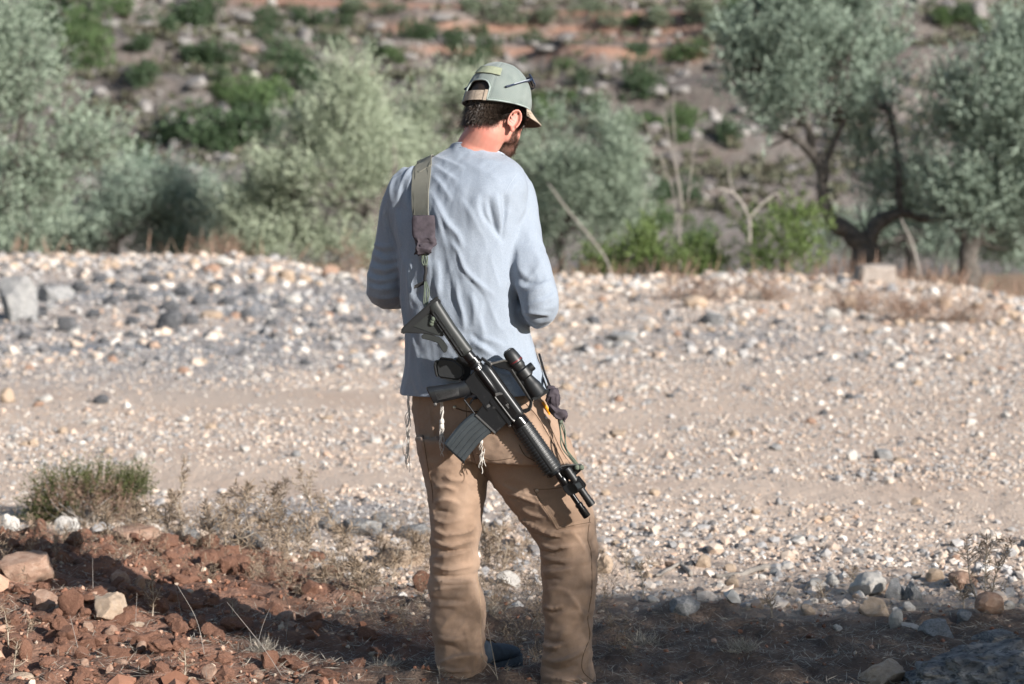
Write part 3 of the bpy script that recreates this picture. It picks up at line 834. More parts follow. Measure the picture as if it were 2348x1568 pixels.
ok = (y2 < red_edge(x2) + 0.15 * rr.normal(size=n2)) & (rr.uniform(0, 1, n2) < 0.2 + 0.8 * (1 - sstep(-0.95, -.1, x2)))
x2, y2 = x2[ok], y2[ok]
xs = np.concatenate((x[rest], x2)); ys = np.concatenate((y[rest], y2)); ss = np.concatenate((s[rest], 0.003 * 3.2 ** rr.uniform(0, 1, len(x2))))
zs = np.array([GZ(i, j) for i, j in zip(xs, ys)])
pal = np.array([(0.22, 0.105, 0.066), (0.28, 0.14, 0.092), (0.17, 0.08, 0.05), (0.44, 0.28, 0.20), (0.52, 0.42, 0.33)])
cs = pal[rr.choice(5, len(xs), p=[.36, .24, .15, .17, .08])] * rr.uniform(.85, 1.15, (len(xs), 1))
v, f, c = scatter_stones(np.stack((xs, ys, zs), -1), ss, cs, rr, 0.25, (.7, 1.0))
tag(link('soil_crumbs', mesh_np('soil_crumbs', v, f, c), None, M_STONES), 'crumbled red soil with small pebbles in the foreground', 'soil', kind='stuff')

# ================================================================== rocks one can tell apart
def rock(u, v, hw, hh, mat, label=None, group=None, seed=0, sub=3, cuts=9, tilt=0.0, spin=None, fine=0.035, cat='rock', name='rock', deep=0.95, rough=0.13, keep=.72):
    p = G(u, v + hh * 0.85)
    k = p[1] / F_PX
    q = V(u, v, p[1] + hw * k * 0.4)
    vv, ff = rock_shape(sub, 1000 + seed, cuts, rough, fine, 1.0, keep)
    ext = np.abs(vv).max(0)
    if mat == 'clay': vv = vv + .10 * np.stack([fbm(vv * 5 + 3 * q, 3, 50 + q + seed) for q in range(3)], -1)
    me = facet(mesh_np(name, vv / ext, ff, None, True), 26)
    me.materials.append(M_ROCK[mat])
    o = link(name, me)
    o.location = (q[0], p[1] + hw * k * deep * .6, q[2] - hh * k * 0.12)
    o.scale = (hw * k, hw * k * deep, hh * k * 1.18)
    o.rotation_euler = (0, tilt, 0)
    for pl in me.polygons: pass
    return tag(o, label, cat, group)
W, B, PK, GY, LI, CH, CL = 'limestone_white', 'limestone_beige', 'limestone_pink', 'limestone_grey', 'lichen_grey', 'charred_stone', 'clay'
NAMED = [
 (66, 1300, 68, 48, PK, 'largest brown rock at the left edge, soil caked on its lower half'), (247, 1393, 48, 39, B, 'rounded beige rock in the sunlit red soil beside the spiny dry plant'),
 (160, 1388, 32, 38, CL, 'big upright red clod of earth just left of the rounded beige rock'), (100, 1374, 40, 24, PK, 'flat pink slab below the largest brown rock'),
 (278, 1330, 25, 23, PK, 'shaded pink rock with one white end'), (55, 1495, 20, 32, CL, 'tall pointed red clod near the lower left corner'), (48, 1556, 31, 13, B, 'low pale rock cut by the bottom edge at lower left'),
 (17, 1205, 29, 27, W, 'white boulder at the left edge beside the green heath bush'), (150, 1207, 33, 23, W, 'white boulder in front of the green heath bush'), (313, 1226, 68, 29, PK, 'long sunlit pink and white rock right of the green heath bush'),
 (917, 1281, 64, 25, B, 'broad flat beige rock left of the left trouser leg'), (967, 1338, 23, 29, CL, 'dark red clod leaning against the left trouser leg'),
 (1569, 1396, 40, 28, GY, 'pale grey rock half in shade right of the man'), (1989, 1344, 47, 31, W, 'biggest white rock with a small dark hole'), (2052, 1355, 28, 28, GY, 'grey upright rock touching the biggest white rock'),
 (2092, 1357, 22, 27, GY, 'narrow grey rock second to the right of the biggest white rock'), (2144, 1318, 23, 17, B, 'cream block behind the grey upright rocks'), (2206, 1333, 38, 23, PK, 'angular orange rock with a flat sunlit face'),
 (2269, 1385, 35, 28, PK, 'pinkish wedge shaped rock near the right edge'), (2004, 1394, 38, 24, B, 'angular beige rock in front of the biggest white rock'), (2053, 1419, 18, 23, W, 'small white standing stone right of the angular beige rock'),
 (2223, 1419, 39, 21, GY, 'mottled grey rock at the sun and shade line near the right edge'), (2151, 1446, 46, 25, GY, 'dark bluish rock in shade behind the lichen covered outcrop'), (2023, 1545, 55, 33, B, 'big beige rock at the bottom edge against the lichen covered outcrop'),
 (1874, 1341, 25, 15, W, 'flat bright white stone left of the biggest white rock'), (1907, 1331, 18, 13, W, 'bright white stone behind the flat bright white stone'), (1384, 1295, 22, 28, B, 'beige rock showing right beside the right knee'),
 (43, 690, 44, 56, GY, 'tall white and grey boulder at the left edge across the track'), (121, 674, 44, 19, GY, 'grey slab lying beside the tall boulder at the left edge'), (386, 733, 36, 28, CH, 'largest blackened stone in the charred heap'),
 (512, 601, 21, 15, W, 'white rounded rock on the skyline of the left berm'), (484, 616, 21, 12, PK, 'orange rock beside the white rock on the left berm'), (656, 631, 22, 18, B, 'beige rock on the berm above the bare red patch'),
 (757, 623, 21, 16, PK, 'pinkish rock on the berm nearest the left elbow'), (675, 686, 24, 12, W, 'flat white stone in front of the bare red patch'), (785, 707, 18, 14, W, 'white stone below the left elbow'),
 (1642, 636, 26, 11, W, 'white flat stone on the right berm under the green shrub'), (1594, 693, 31, 16, B, 'pale rock in the dry weeds right of the elbow'), (1631, 731, 31, 16, LI, 'round dark grey rock below the pale rock in the dry weeds'),
 (1422, 772, 40, 18, GY, 'flat blue grey slab on the track right of the elbow'), (1947, 694, 19, 16, B, 'beige rock on the right berm under the cut block'), (1910, 719, 19, 13, W, 'white pointed stone left of the beige rock on the right berm'),
 (2025, 1042, 24, 15, GY, 'grey stone out in the gravel at mid right'), (1952, 1045, 14, 14, W, 'white stone just left of the grey stone at mid right'), (234, 916, 20, 11, CH, 'blackened stone alone in the pale gravel at left'),
]
for i, (u, v_, hw, hh, m_, lab) in enumerate(NAMED):
    big_ = hw > 24
    rock(u, v_, hw, hh, m_, lab, None, i, 4 if (hw > 35 and v_ > 1150) else 3 if (v_ > 1100 or hw > 28) else 2, 10 if hw < 40 else 14, _R.uniform(-.2, .2), fine=.12 if m_ == CL else .09, rough=.22 if m_ == CL else .15, cat='clod' if m_ == CL else 'rock', name='soil_clod' if m_ == CL else 'rock', keep=.72 if hw < 40 else .62 if v_ < 1150 else .70)
GROUPS = [
 ('small pinkish stone half buried in the sunlit red soil', 'pinkish stones in the red soil', PK, [(150, 1444, 26, 14), (198, 1441, 17, 18), (253, 1447, 18, 14), (361, 1405, 28, 11), (323, 1484, 12, 15), (276, 1523, 18, 12), (253, 1538, 12, 15), (481, 1546, 23, 22), (193, 1523, 12, 14), (318, 1337, 15, 19), (594, 1548, 16, 11), (698, 1557, 20, 12)]),
 ('pale flat stone in the sunlit red soil', 'pale stones in the red soil', B, [(311, 1433, 20, 9), (420, 1440, 12, 8), (440, 1560, 14, 9), (90, 1545, 14, 8)]),
 ('pinkish stone lying in the shadow of the man', 'stones in the shadow of the man', PK, [(656, 1415, 25, 13), (666, 1438, 22, 14), (689, 1463, 28, 11), (765, 1458, 15, 10), (928, 1455, 10, 7), (762, 1549, 18, 13), (560, 1395, 16, 10), (880, 1490, 14, 8)]),
 ('large crumbly red clod lying in the foreground soil', 'large clods in the foreground', CL, [(20, 1247, 24, 12), (185, 1498, 20, 18), (714, 1420, 28, 17), (838, 1455, 28, 17), (618, 1515, 23, 25), (688, 1531, 25, 16), (950, 1385, 18, 14), (330, 1385, 22, 14), (560, 1310, 20, 14), (390, 1275, 22, 14), (120, 1460, 20, 16), (30, 1420, 22, 16), (395, 1520, 20, 15), (900, 1420, 20, 12), (1075, 1440, 15, 10)]),
 ('dark lichened stone of the low row behind the red soil', 'lichened stones along the track edge', LI, [(829, 1211, 55, 21), (947, 1218, 40, 20), (684, 1218, 40, 24), (571, 1239, 40, 22), (496, 1203, 40, 20), (620, 1190, 30, 16), (760, 1200, 30, 18), (880, 1190, 30, 14), (430, 1225, 30, 18)]),
 ('small beige stone behind the thistles', 'beige stones behind the thistles', B, [(666, 1284, 24, 11), (566, 1284, 22, 10), (1165, 1330, 30, 20), (730, 1300, 18, 9), (850, 1310, 16, 9)]),
 ('beige stone along the shaded near edge of the gravel', 'beige stones along the near edge of the gravel', B, [(1613, 1290, 18, 18), (1672, 1302, 18, 11), (1679, 1334, 16, 13), (1777, 1312, 14, 8), (1711, 1398, 12, 10), (1467, 1297, 16, 10), (1499, 1295, 17, 7), (1484, 1319, 12, 10), (2083, 1392, 16, 12), (1800, 1385, 16, 11), (1850, 1400, 20, 14), (1740, 1378, 14, 8), (2311, 1390, 17, 13)]),
 ('white pebble along the shaded near edge of the gravel', 'white pebbles along the near edge of the gravel', W, [(1498, 1375, 22, 9), (1650, 1344, 12, 8), (1746, 1323, 11, 7), (2086, 1436, 22, 9), (1865, 1378, 12, 8), (1722, 1418, 10, 7), (1790, 1425, 10, 6), (1920, 1440, 12, 9)]),
 ('blackened stone in the charred heap at left', 'stones of the charred heap', CH, [(152, 744, 22, 20), (183, 660, 24, 14), (310, 680, 22, 13), (255, 690, 22, 14), (345, 640, 24, 12), (420, 668, 24, 14), (460, 690, 22, 12), (500, 652, 24, 12), (300, 735, 18, 12), (560, 720, 18, 11), (210, 720, 20, 11), (395, 700, 26, 16), (90, 720, 20, 12), (270, 655, 20, 12), (330, 710, 20, 12), (440, 735, 20, 12), (520, 690, 20, 12), (575, 668, 18, 11), (230, 640, 20, 10), (60, 770, 16, 10), (180, 780, 16, 9), (350, 790, 16, 9), (480, 770, 16, 9), (640, 700, 16, 10), (720, 745, 16, 9), (820, 735, 15, 9), (620, 740, 16, 10), (870, 760, 16, 10), (1360, 735, 15, 12), (1584, 1294, 11, 9), (700, 830, 14, 8)]),
 ('pale stone on the far left berm', 'pale stones on the far left berm', B, [(445, 601, 14, 12), (262, 608, 13, 9), (316, 610, 12, 9), (785, 636, 20, 14), (700, 640, 16, 10), (620, 640, 16, 11), (580, 622, 15, 9), (100, 612, 14, 9), (160, 606, 12, 8), (30, 610, 14, 9), (491, 662, 16, 10), (484, 721, 28, 11), (390, 632, 13, 8), (730, 650, 12, 8)]),
 ('pale stone scattered on the far right berm', 'pale stones on the far right berm', B, [(2165, 694, 18, 14), (2293, 738, 14, 12), (2330, 726, 18, 12), (1275, 783, 20, 13), (2186, 731, 10, 8), (2201, 822, 12, 9), (1720, 646, 14, 8), (1800, 640, 14, 9), (1480, 650, 14, 9), (1540, 640, 14, 8), (1870, 660, 16, 10), (1700, 740, 14, 8), (2090, 690, 14, 9), (2240, 700, 16, 10), (2060, 740, 14, 9), (1990, 760, 14, 8), (2130, 770, 12, 8), (1390, 660, 16, 9)]),
 ('pale stone lying out on the open gravel', 'pale stones on the open gravel', W, [(324, 1045, 18, 12), (750, 958, 17, 6), (16, 908, 17, 18), (101, 914, 22, 9), (209, 966, 14, 8), (2057, 837, 20, 9), (2094, 848, 14, 8), (2226, 968, 15, 9), (2062, 1055, 17, 11), (1413, 995, 24, 10), (1830, 1240, 18, 12), (1890, 1190, 18, 10), (1500, 1130, 14, 9), (2100, 1150, 14, 9), (1700, 1060, 14, 9), (1600, 1180, 12, 8), (860, 1010, 14, 8), (420, 960, 14, 8), (560, 1030, 13, 8)]),
]
k_ = 100
for lab, grp, m_, items in GROUPS:
    for (u, v_, hw, hh) in items:
        mm = m_ if m_ in (LI, CH, CL) else _R.choice([m_, m_, m_, B if m_ == W else W if m_ == B else m_])
        rock(u, v_, hw, hh, mm, lab, grp, k_, 3 if v_ > 1150 else 2, 8, _R.uniform(-.3, .3), fine=.10 if m_ == CL else .05, rough=.25 if m_ == CL else .15, cat='clod' if m_ == CL else 'stone', name='soil_clod' if m_ == CL else 'stone')
        k_ += 1
# cut stone block on the berm
bm = bmesh.new(); bmesh.ops.create_cube(bm, size=2.0)
bmesh.ops.bevel(bm, geom=bm.edges[:], offset=0.12, segments=2, affect='EDGES')
bmesh.ops.subdivide_edges(bm, edges=bm.edges[:], cuts=3, use_grid_fill=True)
vv = np.array([x_.co[:] for x_ in bm.verts]); vv *= (1 + 0.16 * fbm(vv * 1.6, 3, 2) + .05 * fbm(vv * 6, 3, 5))[:, None]; vv[:, 2] += .16 * vv[:, 0] * (vv[:, 2] > 0); vv[:, 0] *= 1 - .1 * (vv[:, 2] > 0)
bm.verts.ensure_lookup_table()
for x_, c_ in zip(bm.verts, vv): x_.co = c_
me = bpy.data.meshes.new('stone_block'); bm.to_mesh(me); bm.free(); me.materials.append(M_ROCK['cut_stone'])
p = G(2008, 648); k = p[1] / F_PX
o = link('stone_block', me); o.location = (V(2008, 628, p[1])[0], p[1] + .1, V(2008, 630, p[1])[2]); o.scale = (44 * k, 36 * k, 21 * k); o.rotation_euler = (0.02, 0.05, 0.12)
tag(o, 'cut rectangular stone block on the berm under the large olive tree', 'stone block')
# lichen covered outcrop at the lower right corner
p = G(2235, 1600); k = p[1] / F_PX
vv, ff = rock_shape(5, 4242, 14, 0.30, 0.10, 1.0, .8)
vv = vv * (1 + 0.34 * np.abs(fbm(vv * 2.7, 5, 8, .6))[:, None] - 0.08)
vv = vv + 0.05 * np.stack([fbm(vv * 9 + 3 * q, 3, 60 + q) for q in range(3)], -1)
me = facet(mesh_np('rock_outcrop', vv, ff, None, True), 24); me.materials.append(M_ROCK[LI])
o = link('rock_outcrop', me); o.location = (V(2250, 1560, p[1])[0] + .02, p[1] + .10, V(2230, 1572, p[1])[2]); o.scale = (190 * k, 170 * k, 88 * k)
tag(o, 'large lichen covered grey outcrop filling the lower right corner', 'outcrop')
rock(2300, 1466, 70, 20, LI, 'low dark lichened ledge behind the outcrop at the right edge', None, 333, 4, 8)

# ================================================================== plants
M_DRY = leaf_mat('dry_thistle', (0.13, 0.092, 0.062), (0.31, 0.235, 0.165), 1.0, 0.15)
M_STRAW = leaf_mat('straw', (0.20, 0.175, 0.145), (0.46, 0.41, 0.335), 1.0, 0.15)
M_WEED = leaf_mat('brown_weed', (0.17, 0.105, 0.075), (0.30, 0.20, 0.145), 1.0, 0.2)
M_GREENB = leaf_mat('heath_green', (0.034, 0.045, 0.016), (0.11, 0.118, 0.040), 1.0, 0.2)
M_LEAFY = leaf_mat('leafy_green', (0.055, 0.095, 0.028), (0.17, 0.235, 0.075), 1.0, 0.3)
M_STEM = simple('dry_stem', (0.36, 0.30, 0.235), 0.9, 0, 0.3, 60)
M_TWIG = simple('grey_twig', (0.27, 0.245, 0.22), 0.9, 0, 0.3, 40)
def thistle(bu, bv, tu, tv, label, group, seed, side=3, leafy=1.0, size=.026, bare=.25):
    rr = np.random.default_rng(seed)
    b = G(bu, bv); k = b[1] / F_PX
    b = np.array((b[0], b[1], GZ(b[0], b[1]) - .01)); t = V(tu, tv, b[1] + rr.normal() * .02)
    root = empty('thistle', tuple(b), label, 'thistle', group)
    Ltot = np.linalg.norm(t - b)
    stems = [spline([b, (b + t) / 2 + rr.normal(size=3) * Ltot * .04, t], 16)]
    for _ in range(side):
        s = stems[0][rr.integers(5, 13)]
        d = np.array((rr.normal() * .7, rr.normal() * .5, rr.uniform(.4, 1))); d /= np.linalg.norm(d)
        e = s + d * Ltot * rr.uniform(.2, .42)
        stems.append(spline([s, (s + e) / 2 + rr.normal(size=3) * Ltot * .03, e], 9))
    parts, P, D, S = [], [], [], []
    for j, q in enumerate(stems):
        parts.append(tube(q, np.linspace(.0028, .0012, len(q)) * (1 if j == 0 else .7), 5))
        L = np.linalg.norm(q[-1] - q[0])
        m_ = max(4, int(L / .008 * leafy))
        for tt in np.linspace(bare if j == 0 else .15, 1, m_):
            i = tt * (len(q) - 1); i0 = min(int(i), len(q) - 2)
            pos = q[i0] + (q[i0 + 1] - q[i0]) * (i - i0); ax = q[i0 + 1] - q[i0]; ax /= np.linalg.norm(ax)
            for _ in range(3 if tt < .85 else 7):
                d = rr.normal(size=3); d -= ax * d.dot(ax); d /= np.linalg.norm(d) + 1e-9
                P.append(pos); D.append(d + ax * rr.uniform(.2, 1.1)); S.append(size * rr.uniform(.5, 1.15))
    v, f = merge(parts)
    link('stem', mesh_np('stem', v, f, None, True), root, M_STEM)
    P = np.array(P); S = np.array(S)
    v, f, c = leaves(P, np.array(D), S, S * .115, rr)
    link('foliage', mesh_np('foliage', v, f, c), root, M_DRY)
    return root
thistle(349, 1424, 347, 1318, 'dry spiny thistle standing in the sun beside the rounded beige rock', None, 1, 3, 1.5)
thistle(536, 1440, 533, 1376, 'short dry thistle between the shadow band and the sunlit clods', None, 2, 1, 1.4)
thistle(430, 1245, 427, 1078, 'tallest dark thistle against the pale gravel right of the heath bush', None, 3, 5, 1.3)
thistle(747, 1270, 683, 1070, 'long leaning dry stalk farther left of two pale stalks', None, 4, 5, .7, .03, .4)
thistle(826, 1284, 728, 1135, 'long leaning dry stalk nearer the man of two pale stalks', None, 5, 5, .8, .03, .35)
TH = 'spiny dry plants along the edge of the track'
for i, q in enumerate([(620, 1280, 600, 1150), (480, 1270, 470, 1160), (560, 1300, 545, 1170), (660, 1290, 660, 1190), (700, 1290, 715, 1180), (520, 1250, 505, 1140), (590, 1260, 570, 1120), (640, 1260, 630, 1110), (380, 1235, 395, 1130), (350, 1240, 340, 1150), (310, 1240, 300, 1160), (250, 1240, 240, 1170),
                       (780, 1350, 770, 1285), (810, 1350, 815, 1280), (755, 1360, 735, 1310), (850, 1360, 860, 1300), (835, 1375, 830, 1320), (900, 1330, 915, 1250), (940, 1310, 950, 1220), (960, 1290, 975, 1235), (880, 1290, 870, 1230), (790, 1290, 785, 1215)]):
    thistle(*q, 'spiny dry thistle in the thicket between the red soil and the track', TH, 20 + i, 7, 1.2, .034)
for i, q in enumerate([(1120, 1300, 1110, 1205), (1140, 1300, 1150, 1215), (1105, 1300, 1130, 1230), (1150, 1310, 1165, 1250)]):
    thistle(*q, 'spiny dry thistle showing between the legs of the man', 'spiny plants between the legs', 50 + i, 4, 1.5, .032, .1)
for i, q in enumerate([(2262, 1405, 2262, 1232), (2250, 1400, 2215, 1235), (2270, 1400, 2310, 1240), (2210, 1400, 2185, 1330), (1770, 1415, 1765, 1370), (1890, 1380, 1880, 1340), (1960, 1350, 1955, 1300), (1440, 1330, 1432, 1255), (1475, 1380, 1465, 1290)]):
    thistle(*q, 'thin dark thistle among the stones at right', 'thistles among the stones at right', 60 + i, 4, .7, .028, .3)
for i, q in enumerate([(30, 1560, 40, 1470), (20, 1500, 10, 1400), (420, 1560, 423, 1490), (60, 1465, 70, 1420)]):
    thistle(*q, 'small withered thistle in the sunlit red soil at lower left', 'withered thistles in the red soil', 80 + i, 2, .9, .022)
# bare grass stalks close to the camera
def stalk(pts, label, group, r=.0011, head=True, seed=0, mat=None):
    b = G(*pts[0]); Y0 = b[1]
    q = spline([np.array((b[0], b[1], GZ(b[0], b[1]) - .01))] + [V(u, v, Y0) for u, v in pts[1:]], 14)
    parts = [tube(q, np.linspace(r * 1.3, r * .7, 14), 5)]
    if head:
        rr = np.random.default_rng(seed)
        for _ in range(5):
            d = rr.normal(size=3) * .5 + np.array((0, 0, 1)); d /= np.linalg.norm(d)
            parts.append(tube(np.array([q[-1], q[-1] + d * .014]), [.0008, .0003], 4))
    v, f = merge(parts)
    return tag(link('grass_stalk', mesh_np('grass_stalk', v, f, None, True), None, mat or M_STEM), label, 'grass stalk', group)
GS = 'dry grass stalks in front of the man'
for i, pts in enumerate([[(1142, 1575), (1130, 1500), (1117, 1436)], [(1140, 1572), (1128, 1535), (1104, 1508)], [(1284, 1575), (1283, 1540), (1284, 1504)], [(1290, 1575), (1300, 1550), (1306, 1535)], [(1168, 1572), (1166, 1555), (1163, 1538)], [(1010, 1572), (1008, 1550), (1006, 1535)]]):
    stalk(pts, 'thin bare grass stalk rising in front of the trouser hems', GS, seed=i)
for i, pts in enumerate([[(215, 1385), (213, 1340), (212, 1280)], [(470, 1500), (450, 1420), (405, 1340)], [(650, 1560), (600, 1480), (520, 1380)], [(520, 1430), (535, 1400), (545, 1375)], [(310, 1440), (312, 1400), (314, 1360)], [(655, 1480), (658, 1440), (662, 1395), (640, 1330)], [(585, 1500), (600, 1440), (618, 1395)], [(418, 1420), (412, 1390), (402, 1345)], [(180, 1500), (170, 1450), (160, 1410)]]):
    stalk(pts, 'thin dry stalk standing in the red soil at lower left', 'dry stalks in the red soil', .0008, False, 30 + i, M_TWIG)
# heath bush
def bushlet(name, label, cat, group, base, blobs, nshoot, mat, seed, K=16, leaf=.012, L=(.04, .10), stem=M_TWIG, width=.3, upright=.8, gap=-.3, freq=8, stems=14, thick=.004):
    rr = np.random.default_rng(seed)
    root = empty(name, tuple(base), label, cat, group)
    b = np.array(blobs, float)
    w = rr.integers(0, len(b), nshoot)
    d = rr.normal(size=(nshoot, 3)); d /= np.linalg.norm(d, axis=1, keepdims=True)
    p = b[w, :3] + d * b[w, 3:] * (rr.uniform(0, 1, nshoot) ** .4)[:, None]
    ok = fbm(p * freq, 3, seed) > gap
    p, d = p[ok], d[ok]
    dr = .5 * d + np.array((0, 0, upright)) + rr.normal(size=d.shape) * .4; dr /= np.linalg.norm(dr, axis=1, keepdims=True)
    Ls = rr.uniform(*L, len(p))
    t = np.linspace(0, 1, K)
    pos = (p[:, None] + dr[:, None] * (Ls[:, None] * t)[..., None]).reshape(-1, 3)
    lv = np.repeat(dr, K, 0) * .6 + rr.normal(size=pos.shape) * .7
    n = len(pos)
    tone = np.clip(np.repeat(.5 + .6 * fbm(p * freq * .6, 2, seed + 1), K) + .2 * rr.normal(size=n), 0, 1)
    v, f, c = leaves(pos, lv, rr.uniform(.7, 1.3, n) * leaf, rr.uniform(.8, 1.2, n) * leaf * width, rr, tone)
    link('foliage', mesh_np('foliage', v, f, c), root, mat)
    parts = []
    for _ in range(stems):
        e = p[rr.integers(0, len(p))]
        q = spline([base, (base + e) / 2 + rr.normal(size=3) * np.linalg.norm(e - base) * .08, e], 8)
        parts.append(tube(q, np.linspace(thick, thick * .4, 8), 4, False))
    v, f = merge(parts)
    link('stem', mesh_np('stem', v, f, None, True), root, stem)
    return root
def blo2(Y, items, deep=.8):
    return blo(Y, items, deep)
b = G(190, 1206); Y0 = b[1]
bushlet('heath_bush', 'green and rust coloured heath bush at the left edge of the gravel', 'bush', None, b, blo2(Y0 + .1, [(150, 1125, 75, 45), (225, 1115, 70, 40), (100, 1170, 50, 35), (270, 1150, 45, 45), (190, 1165, 80, 35), (310, 1120, 25, 30), (90, 1195, 25, 22)]), 1250, M_GREENB, 5, gap=-.4)
bushlet('heath_bush', 'rust brown dead half of the heath bush', 'bush', None, b + np.array((.05, -.03, 0)), blo2(Y0 + .05, [(265, 1175, 50, 30), (150, 1150, 60, 30), (240, 1150, 60, 35)]), 420, M_WEED, 6, gap=-.5)
# leafy shrubs and weeds on the far berm
for (label, blobs, n, seed, Y0) in [('leafy yellow green shrub on the right berm below the bare white branches', [(1790, 560, 75, 65), (1720, 590, 55, 50), (1850, 590, 50, 45), (1690, 520, 40, 45), (1830, 510, 45, 40)], 520, 7, 26.8),
                                    ('smaller leafy green shrub on the berm right of the elbow', [(1430, 590, 55, 42), (1380, 605, 40, 30), (1480, 570, 35, 40)], 420, 8, 27.2), ('low green weed between the two leafy shrubs on the berm', [(1560, 610, 55, 26), (1620, 600, 40, 30)], 260, 15, 27.0)]:
    bl = blo2(Y0, blobs); c0 = np.array(bl[0][:3]); b = np.array((c0[0], c0[1], float(H(c0[0], c0[1]))))
    bushlet('leafy_shrub', label, 'shrub', None, b, bl, n, M_LEAFY, seed, 14, .05, (.12, .3), M_TWIG, .45, .5, -.15, 2.5, 16, .012)
for (label, blobs, n, seed, Y0) in [('reddish brown dead bush between the left olive trees', [(485, 580, 45, 28), (520, 590, 30, 20)], 200, 9, 27.5), ('brown dry weed on the right berm below the pale rock', [(1560, 690, 40, 22), (1620, 690, 40, 20)], 130, 10, 22.5), ('brown dry weed in the middle of the right berm', [(1720, 690, 45, 25), (1770, 700, 30, 20)], 140, 11, 22.5),
                                    ('brown dry weed spreading at the right edge of the track', [(2150, 745, 60, 26), (2230, 760, 50, 24), (2080, 770, 40, 18)], 260, 12, 20.5), ('brown dry weed beside the beige rock on the right berm', [(2010, 715, 45, 20), (1960, 740, 40, 16)], 140, 13, 21.5), ('reddish twiggy weed beside the left sleeve', [(800, 590, 28, 30), (815, 620, 24, 20)], 60, 14, 25.5)]:
    bl = blo2(Y0, blobs); c0 = np.array(bl[0][:3]); b = np.array((c0[0], c0[1], float(H(c0[0], c0[1]))))
    bl = [(q[0], q[1], max(q[2], float(H(q[0], q[1])) + q[5] * .5), q[3], q[4], q[5]) for q in bl]
    bushlet('dry_weed', label, 'weed', None, b, bl, n, M_WEED, seed, 10, .05, (.1, .25), M_TWIG, .14, .5, -.4, 3, 18, .006)
# dead branches and stems
def branch(label, Y0, lines, rads, mat=M_TWIG, name='dead_branch', group=None, cat='branch'):
    parts = []
    for pts, (r0, r1) in zip(lines, rads):
        q = spline([V(u, v, Y0) for u, v in pts], 14); q += .006 * np.stack([vnoise(q * 5 + k, 3 + k) for k in range(3)], -1)
        parts.append(tube(q, np.linspace(r0, r1, 14), 6))
    v, f = merge(parts)
    return tag(link(name, mesh_np(name, v, f, None, True), None, mat), label, cat, group)
M_PALE = simple('weathered_wood', (0.24, 0.215, 0.19), .9, 0, .2, 20, .4, .01)
branch('bare white forked branch rising from the leafy yellow green shrub', 26.6, [[(1716, 560), (1715, 500), (1683, 445), (1640, 432)], [(1715, 500), (1742, 470), (1776, 445), (1790, 455)], [(1683, 445), (1672, 410), (1670, 370)]], [(.026, .014), (.022, .009), (.010, .005)], M_TWIG)
branch('tall thin bare stems standing right of the rounded olive tree', 27, [[(1560, 640), (1555, 560), (1562, 450), (1535, 330), (1520, 250)], [(1556, 520), (1530, 400), (1465, 250)], [(1558, 480), (1545, 300), (1545, 200)], [(1575, 470), (1590, 350), (1605, 250)], [(1562, 560), (1545, 470), (1600, 420)]], [(.013, .005), (.008, .004), (.008, .004), (.008, .004), (.006, .003)], M_TWIG, 'bare_sapling', None, 'sapling')
branch('long grey dead branch leaning on the berm right of the man', 26.7, [[(1405, 640), (1380, 580), (1300, 480), (1255, 420)]], [(.016, .008)], M_TWIG)
branch('thin dead branch leaning beside the divided dark trunk', 26.6, [[(2110, 640), (2090, 560), (2065, 500)]], [(.02, .008)])
def stick(label, pts, r):
    q = []
    for u, v in pts:
        g = G(u, v); q.append((g[0], g[1], GZ(g[0], g[1]) + r * .9))
    q = spline(q, 16); q += r * .5 * np.stack([vnoise(q * 30 + k, 3 + k) for k in range(3)], -1)
    v, f = tube(q, np.linspace(r * .6, r, 16) * (1 + .25 * vnoise(q * 40, 6)), 8)
    tag(link('stick', mesh_np('stick', v, f, None, True), None, M_PALE), label, 'stick')
stick('straight grey driftwood stick lying on the gravel at right', [(1640, 1330), (1700, 1322), (1762, 1308)], .013)
stick('bent grey stick lying left of the straight stick on the gravel', [(1503, 1326), (1555, 1306), (1585, 1322)], .010)
# dry weeds along the far edge of the track, straw litter and grass
rr = np.random.default_rng(99)
n = 2600
wx = np.concatenate((rr.uniform(0.6, 7, n // 2), rr.uniform(-6.5, 7, n // 2))); wy = rr.uniform(25.6, 29, n)
ok = fbm(np.stack((wx, wy), -1) * 1.1, 3, 41) > (-.05 + .0 * wx); wx, wy = wx[ok], wy[ok]
z = H(wx, wy)
d = rr.normal(size=(len(wx), 3)) * .4; d[:, 2] = 1
v, f, c = leaves(np.stack((wx, wy, z - .02), -1), d, rr.uniform(.08, .38, len(wx)), rr.uniform(.008, .02, len(wx)), rr)
tag(link('dry_weeds', mesh_np('dry_weeds', v, f, c), None, M_WEED), 'reddish brown dry weeds along the far edge of the track', 'weeds', kind='stuff')
n = 52000
y = np.sqrt(rr.uniform(5.8 ** 2, 9.4 ** 2, n)); x = rr.uniform(-1, 1, n) * (0.2118 * y * 1.25 + .2)
p2 = np.stack((x, y), -1)
ok = (y < red_edge(x) + .12 + .2 * rr.normal(size=n)) & ((fbm(p2 * 2.0, 3, 47) + .2 * rr.normal(size=n)) > np.interp(x, [-1.6, -.9, -.5, .4, 2], [.06, -.06, -.2, -.45, -.4]))
x, y = x[ok], y[ok]
z = np.array([GZ(i, j) for i, j in zip(x, y)])
a = rr.uniform(0, 6.283, len(x))
d = np.stack((np.cos(a), np.sin(a), np.abs(rr.normal(size=len(x)) * .28)), -1)
L = rr.uniform(.012, .06, len(x))
nr = np.stack((rr.normal(size=len(x)) * .4, rr.normal(size=len(x)) * .4, np.ones(len(x))), -1)
v, f, c = leaves(np.stack((x, y, z + .006), -1), d, L, rr.uniform(.0012, .0028, len(x)), rr, None, nr)
tag(link('straw_litter', mesh_np('straw_litter', v, f, c), None, M_STRAW), 'broken straw and dry grass strewn over the red soil', 'straw', kind='stuff')
